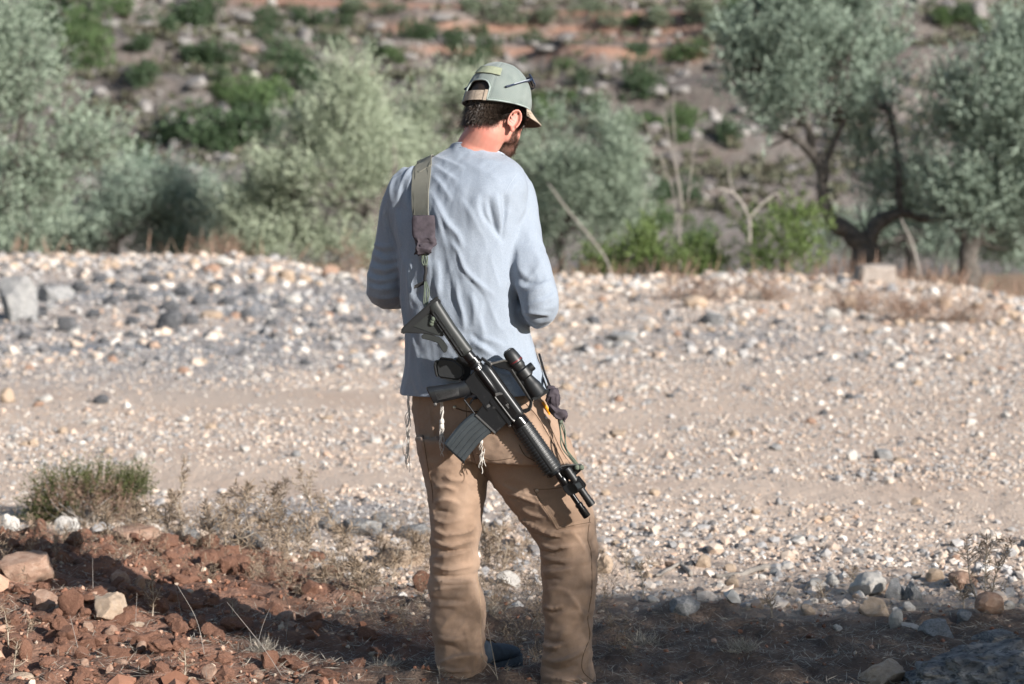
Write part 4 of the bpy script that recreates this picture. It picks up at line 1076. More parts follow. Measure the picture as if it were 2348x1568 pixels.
# low spiky dry scrub in and around the shadow
n = 1000
x = rr.uniform(-1.95, .35, n); y = rr.uniform(6.7, 9.6, n)
ok = (np.abs(x) < .2118 * y + .1) & (fbm(np.stack((x, y), -1) * 1.7, 3, 63) > np.interp(y, [6.7, 7.6, 8.6, 9.6], [.1, -.02, -.22, -.3]) + np.interp(x, [-1.9, -1.0, -.6, .3], [.2, .08, -.15, -.2]))
x, y = x[ok], y[ok]
K = 34
base = np.stack((x, y, np.array([GZ(i, j) for i, j in zip(x, y)])), -1); hgt = rr.uniform(.03, .13, len(x))
dr = rr.normal(size=(len(x), 3)) * .35 + np.array((0, 0, 1)); dr /= np.linalg.norm(dr, axis=1, keepdims=True)
t = np.tile(np.linspace(.05, 1, K), len(x))[:, None]
pos = np.repeat(base, K, 0) + np.repeat(dr * hgt[:, None], K, 0) * t + rr.normal(size=(len(x) * K, 3)) * .006
d = np.repeat(dr, K, 0) * .6 + rr.normal(size=pos.shape) * .8
v, f, c = leaves(pos, d, rr.uniform(.012, .032, len(pos)), rr.uniform(.0018, .003, len(pos)), rr)
tag(link('dry_scrub', mesh_np('dry_scrub', v, f, c), None, M_DRY), 'low spiky dry scrub over the red soil left of the man', 'scrub', kind='stuff')
# grey tufts
def tuft(u, v, r, label, seed):
    rr = np.random.default_rng(seed)
    b = G(u, v); k = b[1] / F_PX; R_ = r * k
    n = 260
    d = rr.normal(size=(n, 3)); d[:, 2] = np.abs(d[:, 2]) * .9 + .15
    d /= np.linalg.norm(d, axis=1, keepdims=True)
    pos = np.repeat(np.array((b[0], b[1], GZ(b[0], b[1])))[None], n, 0) + rr.normal(size=(n, 3)) * np.array((R_ * .35, R_ * .35, R_ * .12))
    vv, f, c = leaves(pos, d, rr.uniform(.3, 1.0, n) * R_ * 1.1, np.full(n, .0018), rr)
    tag(link('dry_tuft', mesh_np('dry_tuft', vv, f, c), None, M_STRAW), label, 'grass tuft', 'grey dry tufts')
tuft(600, 1500, 40, 'grey dry tuft on top of a sunlit clod', 1)
tuft(660, 1525, 40, 'grey dry tuft at the edge of the shadow below the clods', 2)
tuft(1110, 1410, 45, 'grey dry tuft between the legs of the man', 3)
tuft(1480, 1480, 45, 'grey dry tuft in the shade right of the man', 4)
tuft(1700, 1510, 45, 'grey dry tuft in the shade at lower right', 5)
tuft(890, 1540, 45, 'grey dry tuft beside the left trouser hem', 6)
# ================================================================== the man
YAW = math.radians(26)                       # he faces away from the camera and a little to the right
FWD = np.array((math.sin(YAW), math.cos(YAW), 0)); RGT = np.array((math.cos(YAW), -math.sin(YAW), 0))
def loft(rings, cap=True):
    seg = len(rings[0]); v = np.concatenate(rings); f = []
    for i in range(len(rings) - 1):
        for k in range(seg):
            k2 = (k + 1) % seg
            f.append((i * seg + k, i * seg + k2, (i + 1) * seg + k2, (i + 1) * seg + k))
    if cap:
        f.append(tuple(range(seg))[::-1]); f.append(tuple((len(rings) - 1) * seg + k for k in range(seg)))
    return v, f
def sring(c, a, b, ax=RGT, ay=FWD, e=2.3, seg=36):
    th = np.arange(seg) * 2 * math.pi / seg
    cx = np.sign(np.cos(th)) * np.abs(np.cos(th)) ** (2 / e); sy = np.sign(np.sin(th)) * np.abs(np.sin(th)) ** (2 / e)
    return np.asarray(c) + a * cx[:, None] * ax + b * sy[:, None] * ay
def body_rings(rows, e=2.3, shrink=0.0):
    """rows: v, uL, uR, half depth, Y centre (densified)"""
    rows = np.array(rows, float)
    t = np.linspace(0, len(rows) - 1, len(rows) * 4)
    rows = np.stack([np.interp(t, range(len(rows)), rows[:, k]) for k in range(5)], -1) if len(rows) < 3 else spline(rows, len(rows) * 4)
    out = []
    for v, ul, ur, b, Y in rows:
        c = V((ul + ur) / 2, v, Y); ext = (ur - ul) / 2 * Y / F_PX
        b = b - shrink; ext = ext - shrink
        a = math.sqrt(max(1e-4, ext ** 2 - (b * math.sin(YAW)) ** 2)) / math.cos(YAW)
        out.append(sring(c, a, b, e=e))
    return out
def ellipsoid(c, r, M=None, sub=3):
    v, f = ICO[sub]
    v = v * np.asarray(r)
    if M is not None: v = v @ np.asarray(M).T
    return v + np.asarray(c), f
def remesh(parts, vox):
    v, f = merge(parts)
    me = mesh_np('tmp', v, f)
    o = bpy.data.objects.new('tmp', me); COL.objects.link(o)
    md = o.modifiers.new('r', 'REMESH'); md.mode = 'VOXEL'; md.voxel_size = vox; md.adaptivity = 0
    dg = bpy.context.evaluated_depsgraph_get(); dg.update()
    out = bpy.data.meshes.new_from_object(o.evaluated_get(dg))
    bpy.data.objects.remove(o, do_unlink=True); bpy.data.meshes.remove(me)
    return out
def edges_of(me):
    a = np.empty(len(me.edges) * 2, dtype=np.int32); me.edges.foreach_get('vertices', a); return a.reshape(-1, 2)
def relax(me, it=3, k=0.5, w=None):
    v = verts_of(me); e = edges_of(me)
    deg = np.bincount(e.ravel(), minlength=len(v))[:, None].clip(1)
    for _ in range(it):
        s = np.zeros_like(v); np.add.at(s, e[:, 0], v[e[:, 1]]); np.add.at(s, e[:, 1], v[e[:, 0]])
        d = (s / deg - v) * k
        v = v + (d if w is None else d * w[:, None])
    set_verts(me, v)
def normals_of(me):
    a = np.empty(len(me.vertices) * 3, dtype=np.float32); me.vertices.foreach_get('normal', a); return a.reshape(-1, 3).astype(float)
def smooth_on(me):
    me.polygons.foreach_set('use_smooth', np.ones(len(me.polygons), bool)); me.update()
def bvh_of(me):
    return BVHTree.FromPolygons([tuple(v) for v in verts_of(me).tolist()], [tuple(p.vertices) for p in me.polygons])
CAMV = Vector((0, 0, CAM_Z))
def hit(bvh, u, v, off=0.0, default_y=6.7):
    d = Vector(ray(u, v)).normalized()
    r = bvh.ray_cast(CAMV, d)
    if r[0] is None: return V(u, v, default_y), np.array((0, -1.0, 0))
    n = np.array(r[1])
    return np.array(r[0]) + n * off, n
def segdist(p, line):
    """distance of points p (n,2) to a polyline, and position along it 0..1"""
    line = np.asarray(line, float); best = np.full(len(p), 1e9); side = np.zeros(len(p)); tt = np.zeros(len(p))
    for i in range(len(line) - 1):
        a, b = line[i], line[i + 1]; ab = b - a; L2 = (ab ** 2).sum()
        t = ((p - a) @ ab / L2).clip(0, 1)
        d = p - a - t[:, None] * ab; dist = np.sqrt((d ** 2).sum(1))
        s = np.sign(ab[0] * d[:, 1] - ab[1] * d[:, 0])
        m = dist < best
        best[m] = dist[m]; side[m] = s[m]; tt[m] = ((i + t) / (len(line) - 1))[m]
    return best, side, tt
def folds(me, lines, facing=None):
    """lines: (polyline in photo units, width, amplitude m[, skew]) raised or sunk along the surface normal"""
    v = verts_of(me); n = normals_of(me); uv = UV(v)
    view = v - np.array((0, 0, CAM_Z)); view /= np.linalg.norm(view, axis=1, keepdims=True)
    face = sstep(-0.05, 0.25, -(n * view).sum(1))
    disp = np.zeros(len(v))
    for it in lines:
        ln, w, a = it[:3]; sk = it[3] if len(it) > 3 else 0.0
        ln = spline(ln, max(6, len(ln) * 4))
        lo, hi = ln.min(0) - 4 * w, ln.max(0) + 4 * w
        m = np.where((uv[:, 0] > lo[0]) & (uv[:, 0] < hi[0]) & (uv[:, 1] > lo[1]) & (uv[:, 1] < hi[1]))[0]
        if not len(m): continue
        d, s, t = segdist(uv[m], ln)
        ends = np.sin(np.clip(t, 0, 1) * math.pi) ** .7 * .92 + .08
        ends = ends * np.where((t <= 0) | (t >= 1), np.exp(-(d / w) ** 2), 1)
        x = d / w
        xs = x / np.where(s > 0, 1.9, .72) if a > 0 else x / 1.15
        prof = .72 * np.exp(-1.8 * xs) + .28 * np.exp(-xs * xs)
        disp[m] += a * 1.45 * prof * ends
    set_verts(me, v + n * (disp * face)[:, None])
def Z1(*pts): return [(802.3 + .2924 * x, 114.6 + .2924 * y) for x, y in pts]
def Z2(*pts): return [(802.3 + .2924 * x, 544.4 + .2924 * y) for x, y in pts]
def Z4(*pts): return [(859.6 + .3786 * x, 974.2 + .3786 * y) for x, y in pts]
def Z7(*pts): return [(1031.5 + .15353 * x, 137.5 + .15353 * y) for x, y in pts]

person = empty('person', (V(1170, 1576, 6.78)[0], 6.78, 0), 'man seen from behind in pale grey shirt, tan work trousers and sage cap', 'person')

# ------------------------------------------------ rows of the figure
TORSO = [(312, 1044, 1124, .058, 6.90), (326, 1040, 1128, .062, 6.89), (340, 1030, 1138, .068, 6.882), (354, 1008, 1152, .078, 6.873), (370, 972, 1178, .092, 6.86), (395, 930, 1200, .105, 6.845), (430, 912, 1206, .118, 6.825), (480, 905, 1198, .126, 6.81), (560, 908, 1190, .128, 6.80), (640, 918, 1190, .125, 6.79),
         (720, 925, 1200, .122, 6.79), (800, 929, 1222, .128, 6.79), (870, 924, 1246, .138, 6.79), (940, 918, 1272, .148, 6.79)]
ARM_R = ([(1150, 418, 6.86), (1172, 455, 6.85), (1184, 510, 6.815), (1200, 585, 6.755), (1229, 655, 6.69), (1238, 702, 6.665), (1232, 707, 6.74), (1215, 703, 6.83), (1180, 692, 6.93), (1130, 672, 7.03)], [.068, .072, .068, .063, .057, .053, .051, .047, .042, .036])
ARM_L = ([(965, 418, 6.86), (934, 455, 6.85), (912, 510, 6.87), (897, 575, 6.875), (884, 630, 6.87), (884, 664, 6.88), (897, 670, 6.95), (960, 665, 7.04), (1020, 660, 7.08)], [.066, .066, .060, .055, .053, .052, .050, .042, .036])
PELVIS = [(860, 948, 1236, .115, 6.79), (905, 945, 1252, .122, 6.79), (960, 947, 1280, .132, 6.785), (1010, 955, 1300, .135, 6.78), (1050, 964, 1316, .128, 6.78)]
LEG_L = [(1000, 952, 1130, .12, 6.79), (1060, 966, 1122, .105, 6.79), (1130, 981, 1114, .092, 6.79), (1200, 988, 1104, .082, 6.785), (1260, 989, 1097, .076, 6.785), (1330, 987, 1098, .073, 6.78), (1390, 984, 1107, .075, 6.78), (1440, 989, 1112, .075, 6.775), (1500, 999, 1114, .074, 6.77), (1545, 1007, 1116, .075, 6.765), (1580, 1010, 1116, .076, 6.765)]
LEG_R = [(1000, 1075, 1302, .12, 6.785), (1060, 1095, 1324, .112, 6.775), (1110, 1130, 1342, .104, 6.765), (1160, 1167, 1356, .096, 6.755), (1210, 1208, 1365, .088, 6.745), (1260, 1240, 1367, .080, 6.735), (1330, 1243, 1367, .078, 6.72), (1400, 1248, 1362, .076, 6.71), (1460, 1245, 1356, .075, 6.70), (1520, 1240, 1359, .078, 6.69), (1568, 1236, 1365, .081, 6.685), (1605, 1235, 1368, .082, 6.68)]
def arm_parts(A, shrink=0.0):
    pts = np.array([V(*p) for p in A[0]]); r = np.array(A[1]) - shrink
    q = spline(np.concatenate((pts, r[:, None]), 1), 36)
    return tube(q[:, :3], q[:, 3], 20)

# ------------------------------------------------ head frame
HC = V(1138, 251, 6.905)
HYAW, HPITCH, HROLL = math.radians(37), math.radians(24), math.radians(-2)
HM = np.array((Matrix.Rotation(-HYAW, 3, 'Z') @ Matrix.Rotation(-HPITCH, 3, 'X') @ Matrix.Rotation(HROLL, 3, 'Y')))
def HL(p): return np.asarray(p, float) @ HM.T + HC
def HLinv(p): return (np.asarray(p, float) - HC) @ HM

# ------------------------------------------------ body: one continuous mesh
parts = []
def hell(c, r, R=None):
    v, f = ICO[3]
    v = v * np.asarray(r)
    if R is not None: v = v @ np.asarray(R).T
    parts.append((HL(v + np.asarray(c)), f))
hell((0, -.010, .020), (.074, .092, .092))          # cranium
hell((0, .020, -.012), (.070, .078, .085))
hell((0, .042, -.052), (.058, .055, .065))          # face
hell((0, .050, -.094), (.046, .044, .034))          # jaw and chin
hell((.048, .018, -.068), (.016, .034, .030)); hell((-.048, .018, -.068), (.016, .034, .030))
hell((0, .100, -.034), (.011, .018, .022)); hell((0, .092, -.012), (.008, .014, .024))   # nose
hell((0, .090, -.074), (.022, .010, .008))          # mouth
for s in (-1, 1):
    hell((s * .030, .088, .010), (.024, .010, .009))    # brow
    # ear: plate, rim, lobe
    er = np.array(Matrix.Rotation(s * math.radians(-32), 3, 'Z') @ Matrix.Rotation(math.radians(-12), 3, 'X'))
    oc = np.array((s * .083, -.014, -.042))
    hell(oc + np.array((s * -.004, .003, 0)), (.0032, .0145, .027), er); hell(oc + np.array((s * -.002, .005, -.027)), (.0045, .008, .009), er)
    th = np.linspace(-.6, 4.3, 22)
    rim = np.stack((np.full(22, s * .003), -.0175 * np.cos(th - .4) * 1.0, .030 * np.sin(th - .4)), -1)
    rv, rf = tube(rim @ er.T + oc, np.full(22, .0038), 7); parts.append((HL(rv), rf))
nk = spline([np.append(HL((0, -.028, -.03)), .056), np.append(HL((0, -.022, -.085)), .056), np.append(V(1092, 345, 6.87), .060), np.append(V(1085, 400, 6.85), .075)], 18)
parts.append(tube(nk[:, :3], nk[:, 3], 24))
parts.append(loft(body_rings(TORSO[3:-2], 2.3, .016)))
parts.append(arm_parts(ARM_R, .013)); parts.append(arm_parts(ARM_L, .013))
parts.append(loft(body_rings(PELVIS, 2.3, .016))); parts.append(loft(body_rings(LEG_L, 2.2, .018))); parts.append(loft(body_rings(LEG_R, 2.2, .018)))
parts.append(tube(np.array([V(1060, 1540, 6.76), V(1062, 1572, 6.76)]), [.05, .045], 12)); parts.append(tube(np.array([V(1302, 1560, 6.68), V(1302, 1598, 6.68)]), [.05, .045], 12))
for A, sgn in ((ARM_R, -1), (ARM_L, 1)):             # hands meet in front of the chest
    w0 = V(*A[0][-1]); d = V(*A[0][-1]) - V(*A[0][-2]); d /= np.linalg.norm(d)
    up = np.array((0, 0, 1.0)); sd = np.cross(d, up); sd /= np.linalg.norm(sd)
    parts.append(tube(np.array([w0 - d * .05, w0, w0 + d * .03, w0 + d * .06, w0 + d * .095]), [.032, .026, .030, .034, .027], 12, True, .62))
    for j, (o_, L_) in enumerate(((.026, .066), (.009, .074), (-.009, .070), (-.026, .056))):
        b_ = w0 + d * .088 + up * o_
        cu = -sgn * -1 * np.array((-.3, -1, 0)) * .012
        parts.append(tube(spline([b_, b_ + d * L_ * .45, b_ + d * L_ * .75 + cu, b_ + d * L_ * .85 + cu * 2.6], 9), np.linspace(.0092, .0075, 9), 8))
    tb = w0 + d * .03 + up * .026
    parts.append(tube(spline([tb, tb + d * .03 + up * .022, tb + d * .058 + up * .026], 7), np.linspace(.0115, .0085, 7), 8))
body_me = remesh(parts, .0034)
bl = HLinv(verts_of(body_me))
headw = sstep(-.16, -.12, bl[:, 2]) * (np.abs(bl[:, 0]) < .12)
relax(body_me, 2, .4)
bl = HLinv(verts_of(body_me))
def hairline(y): return np.interp(y, [-.12, -.09, -.06, -.035, -.012, .004, .018, .040, .06], [-.066, -.070, -.072, -.052, -.022, -.012, -.040, -.045, .02])
isear = (np.abs(bl[:, 0]) > .0765) & (bl[:, 2] < -.002) & (bl[:, 1] < .02) & (bl[:, 1] > -.06)
hairm = sstep(0, .008, bl[:, 2] - hairline(bl[:, 1]) + .005 * vnoise(bl * 120, 3)) * (bl[:, 1] < .062) * (bl[:, 2] > -.09)
beard = sstep(0, .010, (-.050 - .30 * (bl[:, 1] - .03)) - bl[:, 2] + .004 * vnoise(bl * 150, 5)) * sstep(.008, .022, bl[:, 1]) * (bl[:, 2] > -.14) * (np.abs(bl[:, 0]) < .075)
sideb = (bl[:, 1] > .016) * (bl[:, 1] < .042) * (bl[:, 2] > -.09) * (bl[:, 2] < .03) * (np.abs(bl[:, 0]) > .045)
mask = np.where(isear, 0, np.maximum(np.maximum(hairm, beard * .72), sideb * .8))
red = np.clip(.5 + .6 * fbm(bl * 25, 3, 6) + .35 * isear + .35 * np.exp(-((bl[:, 2] + .11) / .05) ** 2) * (bl[:, 1] < 0), 0, 1)
at = body_me.color_attributes.new('col', 'FLOAT_COLOR', 'POINT')
cc = np.ones((len(bl), 4), np.float32); cc[:, 0] = mask; cc[:, 1] = red; at.data.foreach_set('color', cc.ravel())
smooth_on(body_me)
m = NT('skin')
k = m.sep(m.attr('col'))
sk = m.mix(k[1], (0.50, 0.27, 0.205), (0.47, 0.185, 0.14))
sk = m.mix(m.ramp(m.noise(260, 3), [(.45, (0, 0, 0)), (.7, (.35, .35, .35))]), sk, (0.42, 0.17, 0.115))
m.base(m.mix(k[0], sk, (0.026, 0.018, 0.014)))
m.set(Roughness=.5, Subsurface_Weight=.12, Subsurface_Scale=.01)
m.p.inputs['Subsurface Radius'].default_value = (1, .35, .2)
m.bump(m.noise(500, 3), .15, .001)
body = link('body', body_me, person, m.m)
tag(body, 'sunburnt neck and ears, dark cropped hair and short beard')
BODY = bvh_of(body_me)
for s in (-1, 1):                                      # eyes under the cap peak
    v, f = ellipsoid(HL((s * .031, .086, -.010)), (.0115,) * 3)
    link('eye', mesh_np('eye', v, f, None, True), body, simple('eye_white', (.6, .57, .54), .3))

# hair and beard strands
rr = np.random.default_rng(12)
def strands(sel, n, L, curl, wid, seed, lift=.35):
    rr = np.random.default_rng(seed)
    ids = rr.choice(np.where(sel)[0], n)
    p = verts_of(body_me)[ids] + rr.normal(size=(n, 3)) * .0022; nn = normals_of(body_me)[ids]
    loc = HLinv(p)
    down = np.repeat((HM @ np.array((0, -.35, -1.0)))[None], n, 0)
    t0 = down - nn * (down * nn).sum(1, keepdims=True); t0 /= np.linalg.norm(t0, axis=1, keepdims=True) + 1e-9
    sw = .9 * fbm(loc * 55, 2, seed)[:, None] * np.cross(nn, t0)
    t0 = t0 + sw + rr.normal(size=(n, 3)) * .35
    t0 /= np.linalg.norm(t0, axis=1, keepdims=True)
    sd = np.cross(nn, t0); S = 5
    Ls = rr.uniform(*L, n)[:, None]; ph = rr.uniform(0, 6.28, n)[:, None]
    rows = []
    for i in range(S):
        t = i / (S - 1)
        c = p + nn * (.001 + lift * Ls * math.sin(t * 2.4) * .55) + t0 * Ls * t + sd * curl * np.sin(t * 6.0 + ph)
        w = wid * (1 - .75 * t)
        wd = np.cross(t0, nn * .6 + sd * .8); wd /= np.linalg.norm(wd, axis=1, keepdims=True)
        rows.append(c - wd * w); rows.append(c + wd * w)
    v = np.stack(rows, 1).reshape(-1, 3)
    b = (np.arange(n) * S * 2)[:, None, None]
    q = np.array([[2 * i, 2 * i + 1, 2 * i + 3, 2 * i + 2] for i in range(S - 1)])[None]
    return v, (b + q).reshape(-1, 4)
cam_side = ((normals_of(body_me) * (verts_of(body_me) - np.array((0, 0, CAM_Z)))).sum(1) < .25)
m = NT('hair'); m.base(m.ramp(m.noise(300, 2), [(.3, (.018, .013, .010)), (.7, (.065, .047, .036))])); m.set(Roughness=.38, Specular_IOR_Level=.5)
M_HAIR = m.m
v, f = strands((hairm > .3) & ~isear & cam_side & ((bl[:, 2] < -.022 + .26 * (bl[:, 1] + .10))), 5200, (.014, .030), .0028, .00075, 3, .5)
link('hair', mesh_np('hair', v, f, None, True), person, M_HAIR)['kind'] = 'stuff'
v, f = strands((np.maximum(beard, sideb) > .4) & ~isear & (bl[:, 0] > -.02), 2400, (.005, .010), .0012, .0005, 4, .4)
m = NT('beard_hair'); m.base(m.ramp(m.noise(300, 2), [(.3, (.035, .022, .016)), (.7, (.11, .07, .05))])); m.set(Roughness=.45)
link('beard', mesh_np('beard', v, f, None, True), person, m.m)['kind'] = 'stuff'

# ------------------------------------------------ shirt
parts = [loft(body_rings(TORSO, 2.35)), arm_parts(ARM_R), arm_parts(ARM_L)]
for A in (ARM_R, ARM_L):                                # shoulder caps blend into the back
    c = V(A[0][0][0], A[0][0][1] + 8, A[0][0][2]); parts.append(ellipsoid(c, (.078, .085, .060)))
shirt_me = remesh(parts, .0044)
relax(shirt_me, 9, .5)
v = verts_of(shirt_me); n = normals_of(shirt_me)
dr = fbm(np.stack((v[:, 0] * 16, v[:, 1] * 16, v[:, 2] * 5.0), -1), 3, 21) * .0055 + fbm(v * np.array((38, 38, 16)), 2, 22) * .0016
wp = v + .02 * np.stack([fbm(v * 7 + 5 * k, 2, 60 + k) for k in range(3)], -1)
rd = ridged(np.stack((wp[:, 0] * 13 + wp[:, 2] * 4.5, wp[:, 1] * 11, wp[:, 2] * 4.0 - wp[:, 0] * 3), -1), 2, 71) - .35
rd2 = ridged(np.stack((wp[:, 0] * 9 - wp[:, 2] * 9, wp[:, 1] * 9, wp[:, 2] * 7 + wp[:, 0] * 6), -1), 2, 75) - .35
uv_ = UV(v); lw = .35 + .65 * sstep(480, 640, uv_[:, 1])
slv = np.maximum(sstep(1185, 1215, uv_[:, 0]), 1 - sstep(895, 925, uv_[:, 0])) * sstep(520, 640, uv_[:, 1])
set_verts(shirt_me, v + n * (dr + .0105 * rd * lw * (1 - .6 * slv) + .0085 * rd2 * slv)[:, None])
LN = []
def add(lst, w, a, sk=0.0):
    LN.append((lst, w, a, sk))
# drag lines from the sling across the shoulder blades
add(Z1((665, 835), (780, 880), (900, 930)), 6, .0045); add(Z1((650, 900), (740, 960), (860, 1040)), 7, .005); add(Z1((645, 980), (720, 1060), (800, 1180)), 7, .005)
add(Z1((642, 1120), (700, 1230), (770, 1360), (850, 1450), (890, 1560)), 8, .0085, .5); add(Z1((645, 1200), (690, 1300), (720, 1420), (760, 1560)), 8, .005)
add(Z1((900, 880), (1060, 960), (1180, 1040)), 14, .003); add(Z1((860, 1150), (960, 1300), (1020, 1450)), 9, .004)
# right armpit and sleeve head
add(Z1((1085, 1150), (1110, 1280), (1150, 1400), (1205, 1510)), 6, -.010, .4); add(Z1((1205, 1130), (1218, 1240), (1205, 1380), (1200, 1500)), 5, -.009)
add(Z1((1025, 1200), (1050, 1300), (1120, 1390), (1175, 1470)), 6, -.007); add(Z1((1150, 1120), (1165, 1260), (1185, 1400)), 6, .007); add(Z1((1255, 1260), (1225, 1340), (1205, 1440)), 6, .005)
add(Z1((1330, 1020), (1270, 1100), (1240, 1200)), 9, .004); add(Z1((1005, 1130), (1010, 1260), (1060, 1380)), 8, .005)
add(Z1((1300, 1350), (1360, 1250), (1420, 1120)), 10, .003)
# left shoulder
add(Z1((525, 890), (450, 960), (400, 1060), (370, 1200)), 5, .0065); add(Z1((500, 880), (390, 950), (330, 1050), (310, 1150)), 5, .006); add(Z1((495, 980), (460, 1090), (440, 1240)), 6, .006); add(Z1((470, 900), (420, 990), (375, 1100)), 4, -.004)
add(Z1((300, 1180), (290, 1320), (320, 1450), (370, 1560)), 6, -.008); add(Z1((370, 1240), (385, 1380), (400, 1540)), 7, .005)
# left sleeve stacked at the elbow
for q in (((150, 30), (250, 70), (350, 50)), ((165, 110), (270, 170), (390, 150)), ((140, 215), (260, 250), (400, 215)), ((135, 300), (240, 335), (400, 300)), ((140, 380), (250, 400), (390, 385)), ((180, 470), (280, 470), (420, 450))):
    add(Z2(*q), 5, .0045, .4)
for q in (((160, 70), (270, 120), (380, 105)), ((140, 165), (260, 210), (395, 185)), ((135, 260), (250, 295), (390, 260)), ((140, 345), (240, 368), (390, 340))):
    add(Z2(*q), 4, -.0055)
# long folds down the back
add(Z2((790, 30), (850, 110), (900, 250), (1000, 350), (1130, 450)), 7, .008, .5); add(Z2((830, 100), (870, 240), (960, 360), (1060, 470)), 6, -.005)
add(Z2((840, 330), (850, 460), (890, 600), (900, 740)), 7, .007); add(Z2((690, 180), (700, 330), (690, 470)), 8, .005); add(Z2((950, 420), (980, 560), (970, 700)), 8, .006); add(Z2((480, 180), (470, 330), (480, 500), (470, 640)), 7, .007); add(Z2((560, 150), (550, 350), (540, 480)), 6, -.006)
add(Z2((1040, 500), (1020, 620), (1060, 760)), 8, .005); add(Z2((780, 260), (790, 420), (830, 560)), 6, -.004); add(Z2((640, 240), (640, 420), (660, 520)), 6, -.004); add(Z2((430, 120), (420, 400), (440, 700), (450, 1000)), 6, .006)
add(Z2((500, 760), (490, 930), (500, 1130)), 9, .005); add(Z2((570, 900), (560, 1050), (580, 1200)), 9, .005); add(Z2((690, 820), (820, 830), (900, 860)), 9, .006)
# shirt bunched over the belt
add(Z2((960, 810), (1040, 860), (1140, 930)), 7, .010, .4); add(Z2((1000, 800), (1100, 800), (1220, 860)), 8, .006); add(Z2((930, 740), (1000, 800), (1100, 850)), 6, -.005)
for y in (1050, 1090, 1125, 1160, 1195): add(Z2((1150, y), (1220, y + 25), (1290, y + 18)), 4, .006)
# right sleeve
add(Z2((1290, 360), (1400, 400), (1500, 370), (1590, 330)), 6, .007); add(Z2((1300, 300), (1380, 350), (1460, 350)), 6, -.005); add(Z2((1360, 590), (1460, 585), (1570, 605)), 5, .008, .5); add(Z2((1360, 620), (1450, 615), (1540, 625)), 4, -.006); add(Z2((1370, 470), (1460, 420), (1560, 380)), 7, .005); add(Z2((1380, 540), (1480, 500), (1600, 470)), 7, .005)
add(Z2((1480, 480), (1560, 440), (1610, 400)), 5, -.004); add(Z2((1300, 150), (1340, 260), (1420, 330)), 9, .004); add(Z2((1440, 60), (1480, 180), (1540, 280)), 9, .003)
folds(shirt_me, LN)
relax(shirt_me, 2, .5)
bm = bmesh.new(); bm.from_mesh(shirt_me)
# hem: cut below a slanting line, open neck, open cuffs
hl, hr = V(925, 905, 6.79), V(1235, 893, 6.79)
nrm = Vector((-(hr[2] - hl[2]), 0, hr[0] - hl[0])).normalized()
bmesh.ops.bisect_plane(bm, geom=bm.verts[:] + bm.edges[:] + bm.faces[:], plane_co=Vector(hl), plane_no=nrm, clear_inner=True)
cl, cr = V(1036, 333, 6.87), V(1139, 352, 6.87)
cn = np.cross((cr - cl), np.array((0, 1.0, -.32))); cn /= np.linalg.norm(cn)
if cn[2] < 0: cn = -cn
bmesh.ops.bisect_plane(bm, geom=bm.verts[:] + bm.edges[:] + bm.faces[:], plane_co=Vector((cl + cr) / 2), plane_no=Vector(cn), clear_outer=True)
for A in (ARM_R, ARM_L):
    w0 = V(*A[0][-1]); d = V(*A[0][-1]) - V(*A[0][-2]); d /= np.linalg.norm(d); co = w0 - d * .012
    gv = [x for x in bm.verts if np.linalg.norm(np.array(x.co) - w0) < .06]
    gs = set(gv); ge = [e for e in bm.edges if e.verts[0] in gs and e.verts[1] in gs]; gf_ = [q for q in bm.faces if all(x in gs for x in q.verts)]
    bmesh.ops.bisect_plane(bm, geom=gv + ge + gf_, plane_co=Vector(co), plane_no=Vector(d), clear_outer=True)
bm.to_mesh(shirt_me); bm.free(); smooth_on(shirt_me)
m = NT('heather_jersey')
n1 = m.noise(420, 3, .6); n2 = m.noise(9, 4)
c = m.ramp(n1, [(.3, (.205, .238, .285)), (.55, (.255, .292, .345)), (.75, (.295, .332, .382))])
c = m.mix(m.ramp(n2, [(.4, (0, 0, 0)), (.75, (.35, .35, .35))]), c, (.235, .265, .31))
m.base(c); m.set(Roughness=.9, Sheen_Weight=.25, Sheen_Roughness=.4)
m.bump(m.math('ADD', n1, m.math('MULTIPLY', m.noise(75, 4, .65), 1.6)), .45, .0016)
shirt = link('shirt', shirt_me, person, m.m)
md = shirt.modifiers.new('thick', 'SOLIDIFY'); md.thickness = .0022; md.offset = -1
SHIRT = bvh_of(shirt_me)
M_SHIRTSEAM = simple('jersey_seam', (.33, .37, .43), .9, 0, .15, 200)
def drape_tube(bvh, pts, r, n=40, off=.0, seg=6):
    q = np.array([hit(bvh, u, v, off)[0] for u, v in spline(pts, n)])
    return tube(q, np.full(len(q), r), seg)
bv = set()
_ec = {}
for pl in shirt_me.polygons:
    for ek in pl.edge_keys: _ec[ek] = _ec.get(ek, 0) + 1
for ek, c_ in _ec.items():
    if c_ == 1: bv.update(ek)
sv = verts_of(shirt_me); bv = np.array(sorted(bv)); bp = sv[bv]
nc = (cl + cr) / 2
bp = bp[np.linalg.norm(bp - nc, axis=1) < .16]
e1 = (cr - cl) / np.linalg.norm(cr - cl); e2 = np.cross(cn, e1)
an = np.arctan2((bp - bp.mean(0)) @ e2, (bp - bp.mean(0)) @ e1)
bins = np.linspace(-math.pi, math.pi, 49); lp = []
for a_, b_ in zip(bins[:-1], bins[1:]):
    w_ = bp[(an >= a_) & (an < b_)]
    if len(w_): lp.append(w_.mean(0))
lp = np.array(lp)
for _ in range(4): lp = (np.roll(lp, 1, 0) + lp + np.roll(lp, -1, 0)) / 3
lp = np.concatenate((lp, lp[:2])); lp2 = lp + (lp - lp.mean(0)) * .09 - cn * .014
v, f = merge([tube(lp, np.full(len(lp), .0036), 8, False), tube(lp2, np.full(len(lp2), .0009), 5, False)])
link('collar_seam', mesh_np('collar_seam', v, f, None, True), shirt, M_SHIRTSEAM)
v, f = drape_tube(SHIRT, [(1190, 392), (1165, 430), (1152, 470), (1158, 520)], .0006, 30, .0)
